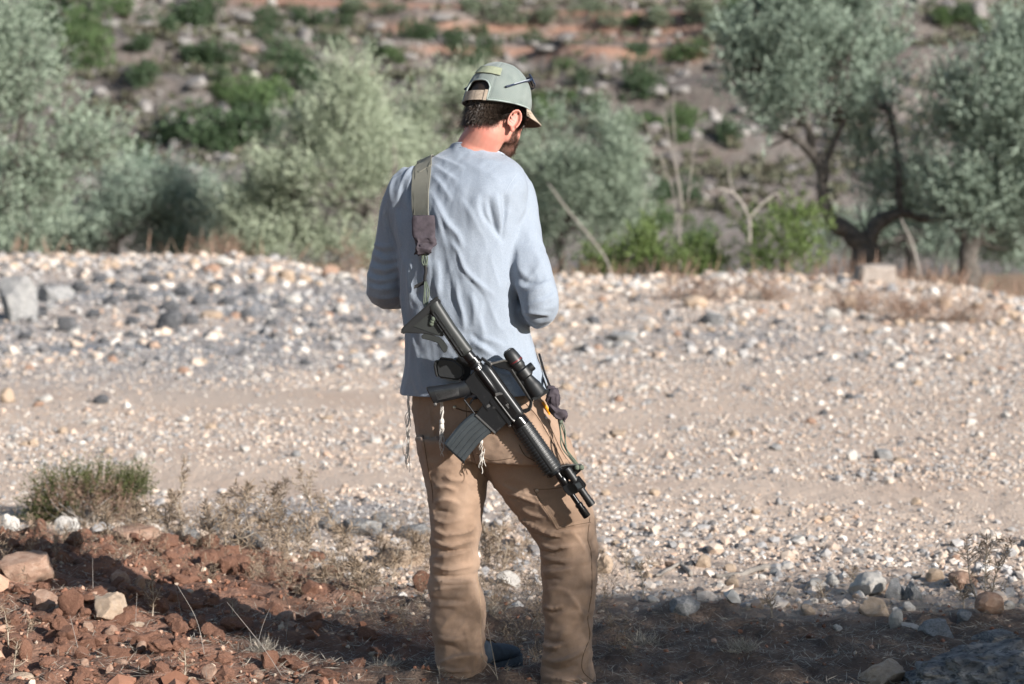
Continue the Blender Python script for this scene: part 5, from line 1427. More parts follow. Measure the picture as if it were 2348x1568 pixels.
link('sleeve_seam', mesh_np('sleeve_seam', v, f, None, True), shirt, M_SHIRTSEAM)

# ------------------------------------------------ trousers
parts = [loft(body_rings(PELVIS, 2.35)), loft(body_rings(LEG_L, 2.25)), loft(body_rings(LEG_R, 2.25))]
tr_me = remesh(parts, .0044)
relax(tr_me, 8, .5)
v = verts_of(tr_me); n = normals_of(tr_me); uv = UV(v)
low = sstep(1180, 1320, uv[:, 1])
dr = fbm(v * np.array((9, 9, 26)), 3, 31) * (.0025 + .0045 * low) + fbm(v * np.array((30, 30, 45)), 2, 32) * .0014
wp = v + .02 * np.stack([fbm(v * 7 + 5 * k, 2, 80 + k) for k in range(3)], -1)
side_ = np.where(uv[:, 0] < 1150, 1.0, -1.0)
rd = ridged(np.stack((wp[:, 0] * 6, wp[:, 1] * 6, wp[:, 2] * 12 + side_ * wp[:, 0] * 8), -1), 3, 83) - .35
rd3 = ridged(np.stack((wp[:, 0] * 11 - wp[:, 2] * 7, wp[:, 1] * 9, wp[:, 2] * 9 + wp[:, 0] * 5), -1), 3, 87) - .35
set_verts(tr_me, v + n * (dr + .0060 * rd * (.15 + .85 * low) + .0062 * rd3)[:, None])
LN = []
# left leg
for q, w, a in ((((345, 560), (430, 590), (540, 560)), 6, .005), (((345, 620), (430, 660), (560, 640), (610, 600)), 6, .007), (((345, 690), (450, 730), (600, 690)), 5, .007), (((345, 740), (440, 765), (560, 750)), 4, -.006), (((345, 800), (450, 790), (590, 750)), 6, .006), (((345, 850), (450, 870), (600, 850)), 5, .007),
                (((345, 905), (470, 920), (600, 900)), 4, -.005), (((350, 940), (470, 950), (610, 945)), 5, .008), (((340, 1000), (450, 985), (590, 980)), 6, .005), (((345, 1050), (430, 1062), (510, 1062)), 3.5, -.006), (((345, 1085), (450, 1090), (600, 1075)), 7, .004), (((370, 1270), (450, 1300), (560, 1290)), 7, .006), (((380, 1330), (460, 1340), (560, 1400)), 6, -.004),
                (((385, 1440), (450, 1420), (520, 1400), (640, 1390)), 6, .008), (((390, 1475), (480, 1490), (600, 1480)), 5, .006), (((390, 1500), (460, 1508), (520, 1500)), 3, -.005), (((350, 380), (430, 370), (500, 400)), 8, .005), (((420, 300), (470, 330), (560, 330)), 9, .004), (((350, 470), (430, 450), (520, 480)), 8, .005), (((600, 1020), (640, 1150), (640, 1350)), 4, .003), (((345, 530), (400, 520), (480, 540)), 4, -.004)):
    LN.append((Z4(*q), w, a, .3))
# right leg
for q, w, a in ((((860, 560), (950, 600), (1060, 655), (1150, 690)), 6, .010), (((960, 655), (1040, 680), (1140, 685)), 4, -.009), (((1000, 715), (1080, 745), (1200, 730)), 5, .009), (((1005, 760), (1080, 770), (1160, 745)), 4, -.007), (((1005, 790), (1080, 815), (1200, 820)), 6, .008), (((1005, 850), (1090, 840), (1150, 850)), 4, -.006),
                (((1010, 890), (1090, 885), (1190, 870)), 6, .007), (((1010, 940), (1080, 930), (1130, 940)), 4, -.005), (((1020, 1010), (1100, 990), (1180, 1010)), 7, .004), (((1020, 1095), (1070, 1110), (1140, 1090)), 4, .008), (((1025, 1120), (1070, 1135), (1130, 1120)), 3.5, -.006), (((1000, 1280), (1060, 1310), (1140, 1310)), 5, -.008), (((1000, 1320), (1060, 1345), (1120, 1335)), 4, .010), (((1010, 1360), (1050, 1375), (1100, 1370)), 3.5, -.007),
                (((1000, 1400), (1100, 1430), (1200, 1400), (1290, 1330)), 8, .008), (((1000, 1450), (1100, 1480), (1230, 1450)), 8, -.006), (((1010, 1520), (1150, 1540), (1280, 1530)), 5, .007), (((790, 405), (880, 430), (1000, 480)), 5, .006), (((800, 430), (880, 455), (960, 490)), 4, -.005), (((720, 330), (850, 400), (990, 440)), 7, .004), (((880, 500), (950, 540), (1040, 560)), 7, .005),
                (((1180, 640), (1240, 700), (1290, 800)), 8, .004), (((1160, 1000), (1220, 1080), (1260, 1160)), 9, .004), (((1290, 1180), (1300, 1290), (1250, 1400)), 8, .005), (((1050, 640), (1150, 650), (1250, 640)), 6, .006)):
    LN.append((Z4(*q), w, a, .3))
# seat, hip and pocket edges
for q, w, a in ((((985, 930), (1000, 1000), (1040, 1060)), 8, .005), (((1100, 930), (1075, 1000), (1090, 1080)), 5, -.006), (((1250, 960), (1275, 1010), (1310, 1075)), 3, .0035), (((1205, 925), (1235, 960), (1275, 1030), (1300, 1080)), 3, .004), (((1222, 1122), (1240, 1156), (1262, 1188), (1276, 1212)), 3, .0035), (((1276, 1212), (1320, 1203), (1356, 1197)), 3, .0035), (((1180, 1030), (1210, 1045), (1250, 1040)), 4, .005), (((960, 980), (975, 1040), (985, 1090)), 6, .004)):
    LN.append((q, w, a))
folds(tr_me, LN)
folds(tr_me, [(q_[0], q_[1] * .45, q_[2] * .35) + tuple(q_[3:]) for q_ in LN])
bm = bmesh.new(); bm.from_mesh(tr_me)
gl = [x for x in bm.verts if x.co.x < 0.05 and x.co.z < .35]; gs = set(gl)
bmesh.ops.bisect_plane(bm, geom=gl + [e for e in bm.edges if e.verts[0] in gs and e.verts[1] in gs] + [q for q in bm.faces if all(x in gs for x in q.verts)], plane_co=Vector(V(1060, 1556, 6.70)), plane_no=Vector((-.16, .10, 1)).normalized(), clear_inner=True)
gl = [x for x in bm.verts if x.co.x >= 0.05 and x.co.z < .35]; gs = set(gl)
bmesh.ops.bisect_plane(bm, geom=gl + [e for e in bm.edges if e.verts[0] in gs and e.verts[1] in gs] + [q for q in bm.faces if all(x in gs for x in q.verts)], plane_co=Vector(V(1300, 1592, 6.61)), plane_no=Vector((0, .05, 1)).normalized(), clear_inner=True)
wl = V(1100, 878, 6.79)
bmesh.ops.bisect_plane(bm, geom=bm.verts[:] + bm.edges[:] + bm.faces[:], plane_co=Vector(wl), plane_no=Vector((0, 0, 1)), clear_outer=True)
bm.to_mesh(tr_me); bm.free(); smooth_on(tr_me)
m = NT('tan_canvas')
n1 = m.noise(5, 5, .6); n2 = m.noise(480, 3); n3 = m.noise(16, 5, .65)
c = m.ramp(n1, [(.28, (.220, .146, .100)), (.5, (.292, .199, .141)), (.74, (.348, .248, .182))])
c = m.mix(m.ramp(n3, [(.52, (0, 0, 0)), (.74, (.45, .45, .45))]), c, (.135, .098, .074))
c = m.mix(m.ramp(n2, [(.4, (0, 0, 0)), (.7, (.22, .22, .22))]), c, (.18, .11, .065))
m.base(c); m.set(Roughness=.92, Sheen_Weight=.12)
m.bump(m.math('ADD', m.math('MULTIPLY', n2, .7), m.noise(60, 5, .6)), .4, .0014)
trousers = link('trousers', tr_me, person, m.m)
md = trousers.modifiers.new('thick', 'SOLIDIFY'); md.thickness = .003; md.offset = -1
TR = bvh_of(tr_me)
M_THREAD = simple('dark_seam', (.115, .072, .045), .95, 0, .3, 300)
M_STITCH = simple('tan_stitch', (.40, .29, .19), .9, 0, .2, 300)
for nm, pts, r, mat in (('side_seam', Z4((1300, 560), (1288, 690), (1308, 780), (1312, 1000), (1288, 1170), (1300, 1280), (1258, 1400), (1258, 1490), (1330, 1560)), .0016, M_THREAD), ('side_seam', Z4((290, 60), (320, 250), (345, 380), (352, 470)), .0016, M_THREAD),
                        ('pocket_edge', Z4((960, 388), (1010, 480), (1060, 560), (1100, 632)), .0014, M_THREAD), ('pocket_edge', Z4((1100, 632), (1200, 608), (1306, 588)), .0014, M_THREAD), ('pocket_edge', Z4((960, 388), (1050, 388), (1130, 378)), .0014, M_THREAD),
                        ('pocket_edge', [(1205, 925), (1235, 960), (1275, 1030), (1300, 1080)], .0016, M_THREAD), ('pocket_edge', [(1255, 962), (1285, 1030), (1312, 1070)], .0014, M_THREAD), ('pocket_edge', [(1046, 936), (1070, 943), (1100, 944)], .003, M_THREAD), ('pocket_edge', [(1190, 1020), (1205, 1045), (1240, 1062)], .0022, M_THREAD),
                        ('seat_seam', [(1068, 925), (1072, 980), (1090, 1060), (1112, 1092)], .0014, M_THREAD), ('yoke_seam', [(1090, 1040), (1130, 1055), (1185, 1048)], .0012, M_THREAD), ('inner_seam', Z4((618, 900), (640, 1100), (640, 1300), (660, 1440)), .001, M_STITCH)):
    v, f = drape_tube(TR, pts, r * .7, 46, .0002, 5)
    link(nm, mesh_np(nm, v, f, None, True), trousers, mat)
def stitches(pts, n, off=.0006, L=.0028):
    q = np.array([hit(TR, u, v, off)[0] for u, v in spline(pts, n * 2)])
    return [tube(q[2 * i:2 * i + 2], [.0006, .0006], 4) for i in range(n)]
st_ = stitches(Z4((985, 400), (1030, 485), (1080, 565), (1112, 615)), 22) + stitches(Z4((1118, 616), (1200, 592), (1290, 574)), 20) + stitches([(1012, 1550), (1050, 1552), (1085, 1543), (1112, 1530)], 26)
v, f = merge(st_)
link('stitching', mesh_np('stitching', v, f, None, True), trousers, M_STITCH)['kind'] = 'stuff'
M_RIVET = simple('brass_rivet', (.45, .40, .34), .35, .9, .1, 90)
for u, v_ in ((1250.5, 957.5), (1042, 934), (1231, 1125)):
    p, n_ = hit(TR, u, v_, .001)
    t = n_ / np.linalg.norm(n_)
    v, f = tube(np.array([p - t * .001, p + t * .0012, p + t * .0016]), [.0052, .0052, .003], 14)
    link('rivet', mesh_np('rivet', v, f, None, True), trousers, M_RIVET)
# worn hole marks on the knee
# boots
M_BOOT = simple('dark_blue_suede', (.030, .042, .060), .75, 0, .3, 40, .3, .002)
M_SOLE = simple('boot_sole', (.05, .06, .072), .85, 0, .3, 60)
def boot(u, v_, Y, ang, name):
    c = V(u, v_, Y); f_ = np.array((math.sin(ang), math.cos(ang), 0)); r_ = np.array((math.cos(ang), -math.sin(ang), 0))
    g = .5 * (GZ(c[0], c[1]) + GZ(*(c + f_ * .15)[:2])) - .012
    o = np.array((c[0], c[1], g)) - f_ * .045
    rows = [(0.0, .026, .105), (.012, .036, .115), (.05, .042, .118), (.10, .045, .11), (.15, .049, .092), (.20, .053, .076), (.25, .052, .066), (.28, .043, .056), (.298, .026, .044), (.304, .010, .034)]
    rings = []
    for s, hw, top in spline(np.array(rows), 26):
        th = np.arange(28) * 2 * math.pi / 28
        cx = np.sign(np.cos(th)) * np.abs(np.cos(th)) ** .8; sz_ = np.sign(np.sin(th)) * np.abs(np.sin(th)) ** .8
        rings.append(o + f_ * s + hw * cx[:, None] * r_ + np.array((0, 0, 1)) * (.022 + (top - .022) * (sz_[:, None] * .5 + .5)))
    v, f = loft(rings)
    bo = link(name, mesh_np(name, v, f, None, True), person, M_BOOT)
    rings = []
    for s, hw, top in spline(np.array([(-.006, .03, 0), (.02, .042, 0), (.08, .044, 0), (.14, .048, 0), (.21, .058, 0), (.27, .053, 0), (.30, .035, 0), (.312, .012, 0)]), 20):
        rings.append(np.stack([o + f_ * s + r_ * hw * a + np.array((0, 0, b)) for a, b in ((-1, 0), (-1.02, .015), (-.97, .031), (.97, .031), (1.02, .015), (1, 0))]))
    v, f = loft(rings)
    link('sole', mesh_np('sole', v, f, None, False), bo, M_SOLE)
    sh = tube(np.array([o + f_ * .055 + np.array((0, 0, .09)), o + f_ * .055 + np.array((0, 0, .17))]), [.041, .040], 20)
    link('shaft', mesh_np('shaft', *sh, None, True), bo, M_BOOT)
    q = [o + f_ * s + np.array((0, 0, z)) for s, z in ((.262, .066), (.272, .05), (.285, .034))]
    lace = [tube(spline([o + f_ * s - r_ * .028 + np.array((0, 0, z - .012)), o + f_ * s + np.array((0, 0, z + .003)), o + f_ * s + r_ * .028 + np.array((0, 0, z - .012))], 8), np.full(8, .0022), 5) for s, z in ((.11, .108), (.135, .10), (.16, .091), (.185, .084))]
    v, f = merge(lace); link('lace', mesh_np('lace', v, f, None, True), bo, M_THREAD)
boot(1064, 1576, 6.755, math.radians(32), 'boot')
boot(1302, 1600, 6.68, math.radians(2), 'boot')

# ------------------------------------------------ cap
def cap_pt(az, t, off=0.0):
    """az 0 = right, 90 = front; t 0 rim .. 1 crown top; in head coordinates"""
    ca, sa = np.cos(az), np.sin(az)
    rx, ry = .0885, np.where(sa > 0, .109, .105)
    rim = .004 + .026 * sa
    top = .134
    s = np.sin(t * math.pi / 2); c = np.cos(t * math.pi / 2) ** .80
    bulge = 1 + .035 * np.sin(np.clip(t, 0, 1) * math.pi)
    z = rim + (top - rim) * s
    seam = 1 + .006 * np.exp(-((np.mod(az + math.pi / 6, math.pi / 3) - math.pi / 6) / .03) ** 2) * 0 - .004 * np.exp(-((np.mod(az, math.pi / 3) - math.pi / 6) / .02) ** 2)
    p = np.stack((rx * ca * c * bulge * seam, (ry * sa * c * bulge - .006) * seam, z), -1)
    nn = p - np.array((0, 0, .02)); nn = nn / np.linalg.norm(nn, axis=-1, keepdims=True)
    return p + nn * off
na, nt = 168, 40
A, T = np.meshgrid(np.arange(na) * 2 * math.pi / na, np.linspace(0, 1, nt) ** .95)
P = cap_pt(A, T)
wr = .0030 * fbm(P * np.array((22, 22, 12)), 2, 4) + .0016 * vnoise(P * 60, 5) - .0022 * np.exp(-((np.mod(A + math.pi / 6, math.pi / 3) - math.pi / 6) / .035) ** 2) + .0012 * (1 - sstep(.10, .16, T))
P = P * (1 + wr[..., None] * 6)
idx = np.arange(na * nt).reshape(nt, na)
fs = []
for i in range(nt - 1):
    for j in range(na):
        j2 = (j + 1) % na
        pc = (P[i, j] + P[i + 1, j2]) / 2
        if pc[1] < 0 and abs(pc[0]) < .0385 and pc[2] < -.020 + .064 * math.sqrt(max(0, 1 - (abs(pc[0]) / .044) ** 4)): continue
        fs.append((idx[i, j], idx[i, j2], idx[i + 1, j2], idx[i + 1, j]))
uvc = np.stack((A / (2 * math.pi), T, T * 0), -1).reshape(-1, 3)
cap_me = mesh_np('cap', HL(P.reshape(-1, 3)), np.array(fs), uvc, True, 'col')
m = NT('sage_mesh_cloth')
cs_ = m.sep(m.attr('col'))
a1 = m.math('SINE', m.math('MULTIPLY', cs_[0], 6.2832 * 84)); a2 = m.math('SINE', m.math('MULTIPLY', cs_[1], 6.2832 * 24))
hole = m.math('GREATER_THAN', m.math('MULTIPLY', a1, a2), .38)
c = m.ramp(m.noise(28, 6, .7), [(.3, (.150, .182, .168)), (.7, (.222, .250, .230))])
m.base(m.mix(m.math('MULTIPLY', hole, .8), c, (.085, .105, .10)))
m.set(Roughness=.88, Sheen_Weight=.2)
m.bump(m.math('SUBTRACT', m.noise(300, 3), m.math('MULTIPLY', hole, 1.5)), .5, .001)
cap = link('cap', cap_me, person, m.m)
tag(cap, 'sage green mesh baseball cap with an open strapped back')
md = cap.modifiers.new('thick', 'SOLIDIFY'); md.thickness = .002; md.offset = -1
M_TAN = simple('tan_cloth', (.36, .29, .225), .9, 0, .2, 120, .3, .0006)
M_VELCRO = simple('pale_loop_patch', (.27, .29, .20), .95, 0, .18, 160, .6, .001)
M_EDGE = simple('cap_binding', (.29, .335, .315), .9, 0, .15, 160)
def cap_strip(name, az0, az1, t0, t1, off, mat, nseg=28, skew=0.0, thick=.0018, parent=None):
    az = np.linspace(az0, az1, nseg); g = np.linspace(0, 1, nseg) - .5
    lo = cap_pt(az, t0 + skew * g, off); hi = cap_pt(az, t1 + skew * g, off); lo2 = cap_pt(az, t0 + skew * g, off + thick); hi2 = cap_pt(az, t1 + skew * g, off + thick)
    rings = [np.stack((lo[i], hi[i], hi2[i], lo2[i])) for i in range(nseg)]
    v, f = loft(rings)
    return link(name, mesh_np(name, HL(v), f, None, False), parent or cap, mat)
BK = -math.pi / 2
cap_strip('strap', BK - .44, BK + .43, .005, .125, .0005, M_TAN)
cap_strip('strap_end', BK + .36, BK + .45, .0, .13, .003, M_TAN)
cap_strip('patch', BK - .45, BK + .68, .385, .525, .0014, M_VELCRO, 30, -.045, .002)
az = np.linspace(0, 2 * math.pi, 90)
az = az[(np.abs(np.mod(az - BK + math.pi, 2 * math.pi) - math.pi) > .42)]
az = np.sort(np.mod(az - BK, 2 * math.pi)) + BK
v, f = tube(HL(cap_pt(az, .012, .0005)), np.full(len(az), .0022), 6)
link('rim_binding', mesh_np('rim_binding', v, f, None, True), cap, M_EDGE)
q = []
for x in np.linspace(-.0385, .0385, 25):
    zt = -.020 + .064 * math.sqrt(max(0, 1 - (abs(x) / .044) ** 4))
    # find the cap point with that x and z on the back
    tt = np.linspace(0, .7, 200); azs = BK + np.arcsin(np.clip(x / .085, -1, 1))
    pp = cap_pt(np.full(200, azs), tt); q.append(pp[np.argmin(np.abs(pp[:, 2] - zt))])
q = np.array(q); q = np.concatenate(([cap_pt(np.array([BK - .455]), np.array([.02]))[0]], q, [cap_pt(np.array([BK + .455]), np.array([.02]))[0]]))
v, f = tube(HL(q), np.full(len(q), .0024), 6)
link('opening_binding', mesh_np('opening_binding', v, f, None, True), cap, M_EDGE)
v, f = ellipsoid(HL((0, -.006, .135)), (.0085, .0085, .0048), HM)
link('button', mesh_np('button', v, f, None, True), cap, M_TAN)
# peak
rows = []
for s in np.linspace(0, 1, 12):
    az = np.linspace(math.radians(18), math.radians(162), 31)
    b = cap_pt(az, 0.03 + 0 * az, -.001)
    x = b[:, 0]; k_ = np.cos((az - math.pi / 2) * 1.22).clip(0) ** .55
    out = b.copy(); out[:, 1] += .082 * s * k_; out[:, 0] *= 1 - .04 * s
    out[:, 2] += -.006 * s - 2.0 * x ** 2 * s
    rows.append(out)
top_ = np.array(rows)
ni, nj = top_.shape[:2]
vt = top_.reshape(-1, 3); vb = vt - np.array((0, 0, .0028))
gi = np.arange(ni * nj).reshape(ni, nj)
ft = np.stack((gi[:-1, :-1], gi[1:, :-1], gi[1:, 1:], gi[:-1, 1:]), -1).reshape(-1, 4)
link('peak', mesh_np('peak', HL(vt), ft, None, True), cap, M_TAN)
link('peak_underside', mesh_np('peak_underside', HL(vb), ft[:, ::-1].copy(), None, True), cap, simple('brown_cloth', (.115, .080, .052), .9, 0, .2, 90))
edge = np.concatenate((top_[:, 0], top_[-1, 1:-1], top_[::-1, -1])) - np.array((0, 0, .0014))
v, f = tube(HL(edge), np.full(len(edge), .0022), 6)
link('peak_edge', mesh_np('peak_edge', v, f, None, True), cap, M_TAN)
# ------------------------------------------------ sunglasses on the cap
glasses = empty('sunglasses', tuple(HL((0, .11, .07))), 'dark blue sunglasses resting above the cap peak', 'sunglasses')
M_FRAME = simple('blue_plastic', (.018, .026, .05), .3, 0, .2, 60)
m = NT('dark_lens'); m.base((.012, .013, .016)); m.set(Roughness=.08, Specular_IOR_Level=.6); M_LENS = m.m
fx = lambda az, t, off: cap_pt(np.array([az]), np.array([t]), off)[0]
front = math.pi / 2
for s in (1, -1):
    pts = [fx(front - s * a, t, o_) for a, t, o_ in ((1.02, .52, .010), (1.25, .47, .005), (1.6, .38, .004), (2.0, .26, .004), (2.22, .20, .004))]
    q = spline(pts, 26)
    v, f = tube(HL(q), np.interp(np.linspace(0, 1, 26), [0, .25, .6, 1], [.0050, .0042, .0028, .0032]), 8)
    tp = link('temple', mesh_np('temple', v, f, None, True), glasses, M_FRAME)
    q2 = spline([p_ + (p_ / np.linalg.norm(p_)) * .0032 for p_ in pts[1:4]], 18)
    v, f = tube(HL(q2), np.full(18, .0014), 5)
    link('stripe', mesh_np('stripe', v, f, None, True), tp, simple('pale_stripe', (.35, .38, .42), .5))
    rows = []
    for a in np.linspace(.10, 1.04, 14):
        rows.append(np.array([fx(front - s * a, .52 + h * (.17 - .05 * abs(a - .5)), .014 + .006 * math.cos(a * 1.4)) for h in np.linspace(-.6, .5, 7)]))
    G_ = np.array(rows); gi = np.arange(14 * 7).reshape(14, 7)
    ft = np.stack((gi[:-1, :-1], gi[1:, :-1], gi[1:, 1:], gi[:-1, 1:]), -1).reshape(-1, 4)
    lo = link('lens', mesh_np('lens', HL(G_.reshape(-1, 3)), ft, None, True), glasses, M_LENS)
    lo.modifiers.new('thick', 'SOLIDIFY').thickness = .002
    rim_ = np.concatenate((G_[:, -1], G_[-1, ::-1], G_[::-1, 0]))
    v, f = tube(HL(rim_), np.full(len(rim_), .0026), 6)
    link('frame', mesh_np('frame', v, f, None, True), glasses, M_FRAME)
v, f = tube(HL(np.array([fx(front - .12, .56, .02), fx(front, .56, .021), fx(front + .12, .56, .02)])), np.full(3, .003), 6)
link('bridge', mesh_np('bridge', v, f, None, True), glasses, M_FRAME)
# ------------------------------------------------ knotted tassels below the shirt hem
M_TASSEL = simple('white_cord', (.52, .49, .45), .95, 0, .2, 200)
def tassel(pts, Y, label, seed, knot=None):
    rr = np.random.default_rng(seed)
    base = spline([V(u, v_, Y) for u, v_ in pts], 30); parts = []
    for k in range(7):
        ph = rr.uniform(0, 6.28); t = np.linspace(0, 1, 30); n_ = int(rr.uniform(22, 30))
        amp = .0032 + .002 * t
        fq = rr.uniform(9, 30); q = base + np.stack((amp * rr.uniform(.5, 1.2) * np.sin(t * fq + ph) + .004 * rr.normal() * t + .0015 * vnoise(np.stack((t * 14, t * 0 + k * 3.3), -1), seed), amp * np.cos(t * fq + ph), 0 * t), -1)
        parts.append(tube(q[:n_], np.full(n_, .0011), 5))
    for t in (knot or ()):
        i = int(t * 29); v, f = ellipsoid(base[i], (.007, .007, .010), None, 2); parts.append((v, f))
    v, f = merge(parts)
    o = link('tassel', mesh_np('tassel', v, f, None, True), person, M_TASSEL); o['label'] = label
tassel([(937, 905), (936, 960), (934, 1030), (933, 1088)], 6.76, 'white knotted tassel hanging free at the left hip', 1)
tassel([(1012, 905), (1013, 950), (1012, 1000), (1015, 1052)], 6.645, 'white knotted tassel hanging behind the pistol grip', 2, (.45, .55))
tassel([(1102, 960), (1103, 1010), (1104, 1050), (1103, 1090)], 6.645, 'white knotted tassel hanging below the magazine', 3, (.35,))
# ------------------------------------------------ pencil in the thigh pocket
p0, n0 = hit(TR, 1254.5, 943, .004); p1, n1_ = hit(TR, 1232.5, 915.5, .010)
ax = (p1 - p0); Lp = np.linalg.norm(ax); ax /= Lp
pencil = empty('pencil', tuple(p0), 'orange pencil sticking out of the trouser pocket beside the rifle', 'pencil')
v, f = tube(np.array([p0 - n0 * .016 - ax * .03, p0, p0 + ax * (Lp * .74)]), [.0042, .0042, .0042], 6); link('shaft', mesh_np('shaft', v, f, None, False), pencil, simple('orange_paint', (.80, .34, .02), .4, 0, .08, 60))
v, f = tube(np.array([p0 + ax * (Lp * .74), p0 + ax * (Lp * .95)]), [.0042, .0010], 8); link('sharpened_wood', mesh_np('sharpened_wood', v, f, None, True), pencil, simple('pencil_wood', (.46, .32, .2), .8))
v, f = tube(np.array([p0 + ax * (Lp * .95), p0 + ax * Lp]), [.0010, .0003], 6); link('lead', mesh_np('lead', v, f, None, True), pencil, simple('graphite', (.03, .03, .03), .5))
# ================================================================== slung rifle
RA = math.radians(55.7)
RO = V(1343.1, 1182.7, 6.605)
RD = np.array((math.cos(RA), 0.012, -math.sin(RA))); RU = np.array((math.sin(RA), 0, math.cos(RA))); RN = np.array((0, -1.0, 0))
def RP(p):
    """millimetres along the bore (muzzle 0, butt negative), up, and out of the right side -> place"""
    p = np.asarray(p, float) / 1000.0
    return RO + p[..., 0:1] * RD + p[..., 1:2] * RU + p[..., 2:3] * RN
rifle = empty('rifle', tuple(RP((-420, -20, 0))), 'black carbine with scope and curved magazine slung muzzle down across the back', 'rifle')
def black(name, col, rough, metal=0.0, wear=.5):
    m = NT(name)
    n1 = m.noise(22, 6, .65); n2 = m.noise(140, 4)
    c = m.ramp(n1, [(.3, tuple(x * .75 for x in col)), (.6, col), (.8, tuple(x * 1.5 for x in col))])
    w = m.ramp(m.noise(55, 6, .72), [(.60, (0, 0, 0)), (.72, (wear, wear, wear))])
    m.base(m.mix(w, c, (.17, .165, .16)))
    m.set(Roughness=rough, Metallic=metal, Specular_IOR_Level=.5)
    m.bump(n2, .12, .0006)
    return m.m
M_GUN = black('black_anodised', (.011, .012, .014), .36, .35, .30)
M_STEEL = black('dark_steel', (.015, .015, .016), .24, .6, .5)
M_POLY = black('black_polymer', (.010, .011, .012), .48, 0, .10)
M_STOCK = black('worn_stock_polymer', (.018, .021, .020), .5, 0, .16)
M_MAG = black('grey_magazine', (.048, .057, .063), .42, .3, .18)
M_HGRIB = black('worn_rib_highlight', (.022, .024, .026), .4, 0, .35)  # random wear, with the bright highlights of the ribs put into the colour
M_BRIGHT = black('bare_metal', (.26, .25, .24), .34, .8, .2)
M_GUNEDGE = black('worn_edge_highlight', (.16, .16, .16), .3, .6, .4)  # edge wear and edge highlights both painted as a lighter grey
def bev(bm, off, seg=2):
    if off > 0:
        es = [e for e in bm.edges if len(e.link_faces) == 2 and e.calc_face_angle(0) > .5]
        bmesh.ops.bevel(bm, geom=es, offset=off, segments=seg, affect='EDGES', clamp_overlap=True)
def extr(name, pts, w0, w1, mat, b=1.2, parent=None, label=None):
    bm = bmesh.new()
    vs = [bm.verts.new((x, y, w0)) for x, y in pts]
    f0 = bm.faces.new(vs)
    r = bmesh.ops.extrude_face_region(bm, geom=[f0])
    for x in r['geom']:
        if isinstance(x, bmesh.types.BMVert): x.co.z = w1
    bmesh.ops.recalc_face_normals(bm, faces=bm.faces[:])
    bev(bm, b)
    me = bpy.data.meshes.new(name); bm.to_mesh(me); bm.free()
    set_verts(me, RP(verts_of(me)))
    me.flip_normals() if False else None
    me.materials.append(mat)
    me.polygons.foreach_set('use_smooth', np.zeros(len(me.polygons), bool))
    o = link(name, me, parent or rifle)
    if label: o['label'] = label
    return o
def rtube(name, a, b, prof, mat, parent=None, seg=24, squash=1.0, join=None):
    """lathe from (s,t,w) a to b in mm; prof: [(0..1, radius mm)]"""
    a = np.array(a, float); b = np.array(b, float)
    pts = np.array([a + (b - a) * t for t, r in prof]); rad = np.array([r for t, r in prof])
    ax = (b - a) / np.linalg.norm(b - a)
    e1 = np.array((0, 0, 1.0)); e1 -= ax * e1.dot(ax); e1 /= np.linalg.norm(e1); e2 = np.cross(ax, e1)
    th = np.arange(seg) * 2 * math.pi / seg
    rings = [p + r * (np.cos(th)[:, None] * e1 * squash + np.sin(th)[:, None] * e2) for p, r in zip(pts, rad)]
    v, f = loft(rings)
    if join is not None: join.append((v, f)); return
    return part_mesh(name, v, f, mat, parent)
def part_mesh(name, v, f, mat, parent=None, ang=35):
    me = mesh_np(name, RP(v), f, None, True)
    bm = bmesh.new(); bm.from_mesh(me)
    bmesh.ops.recalc_face_normals(bm, faces=bm.faces[:])
    for e in bm.edges:
        if len(e.link_faces) == 2 and e.calc_face_angle(0) > math.radians(ang): e.smooth = False
    bm.to_mesh(me); bm.free()
    me.materials.append(mat)
    return link(name, me, parent or rifle)
def step(*pr):
    """square shouldered profile"""
    out = []
    for t0, t1, r in pr: out += [(t0, r), (t1, r)]
    return out
# stock
rows = []
for s, lo, hi, hw in ((-722, -34, 6, 20), (-712, -38, 3, 21), (-640, -40, 1, 21), (-575, -40, 3, 21), (-560, -38, 4, 19.5), (-556, -34, 0, 16)):
    th = np.arange(28) * 2 * math.pi / 28
    cx = np.sign(np.cos(th)) * np.abs(np.cos(th)) ** .75; sy = np.sign(np.sin(th)) * np.abs(np.sin(th)) ** .75
    rows.append(np.stack((np.full(28, s), (lo + hi) / 2 + (hi - lo) / 2 * sy, hw * cx), -1))
v, f = loft(rows)
stock = part_mesh('stock', v, f, M_STOCK)
extr('stock_web', [(-707, -32), (-703, -98), (-640, -52), (-632, -44), (-640, -34)], -9, 9, M_STOCK, 1.5, stock)
extr('stock_toe', [(-712, -90), (-704, -130), (-690, -112), (-668, -82), (-640, -52), (-703, -98)], -12, 12, M_POLY, 2, stock)
extr('butt_plate', [(-722, 7), (-731, -4), (-731, -14), (-716, -118), (-711, -131), (-702, -133), (-697, -124), (-708, -36), (-710, 3)], -17, 17, M_POLY, 3, stock)
rtube('butt_socket', (-732, -8, 0), (-724, -8, 0), [(0, 13), (1, 12)], simple('socket_black', (.006, .006, .006), .9), stock)
extr('release_lever', [(-668, -92), (-668, -80), (-638, -54), (-621, -49), (-600, -50), (-592, -60), (-594, -68), (-604, -68), (-626, -66), (-646, -81), (-660, -95)], -6, 11, M_STOCK, 1.5, stock)
rtube('lever_pin', (-628, -74, -10), (-628, -74, 14), [(0, 4.5), (1, 4.5)], M_STEEL, stock, 12)
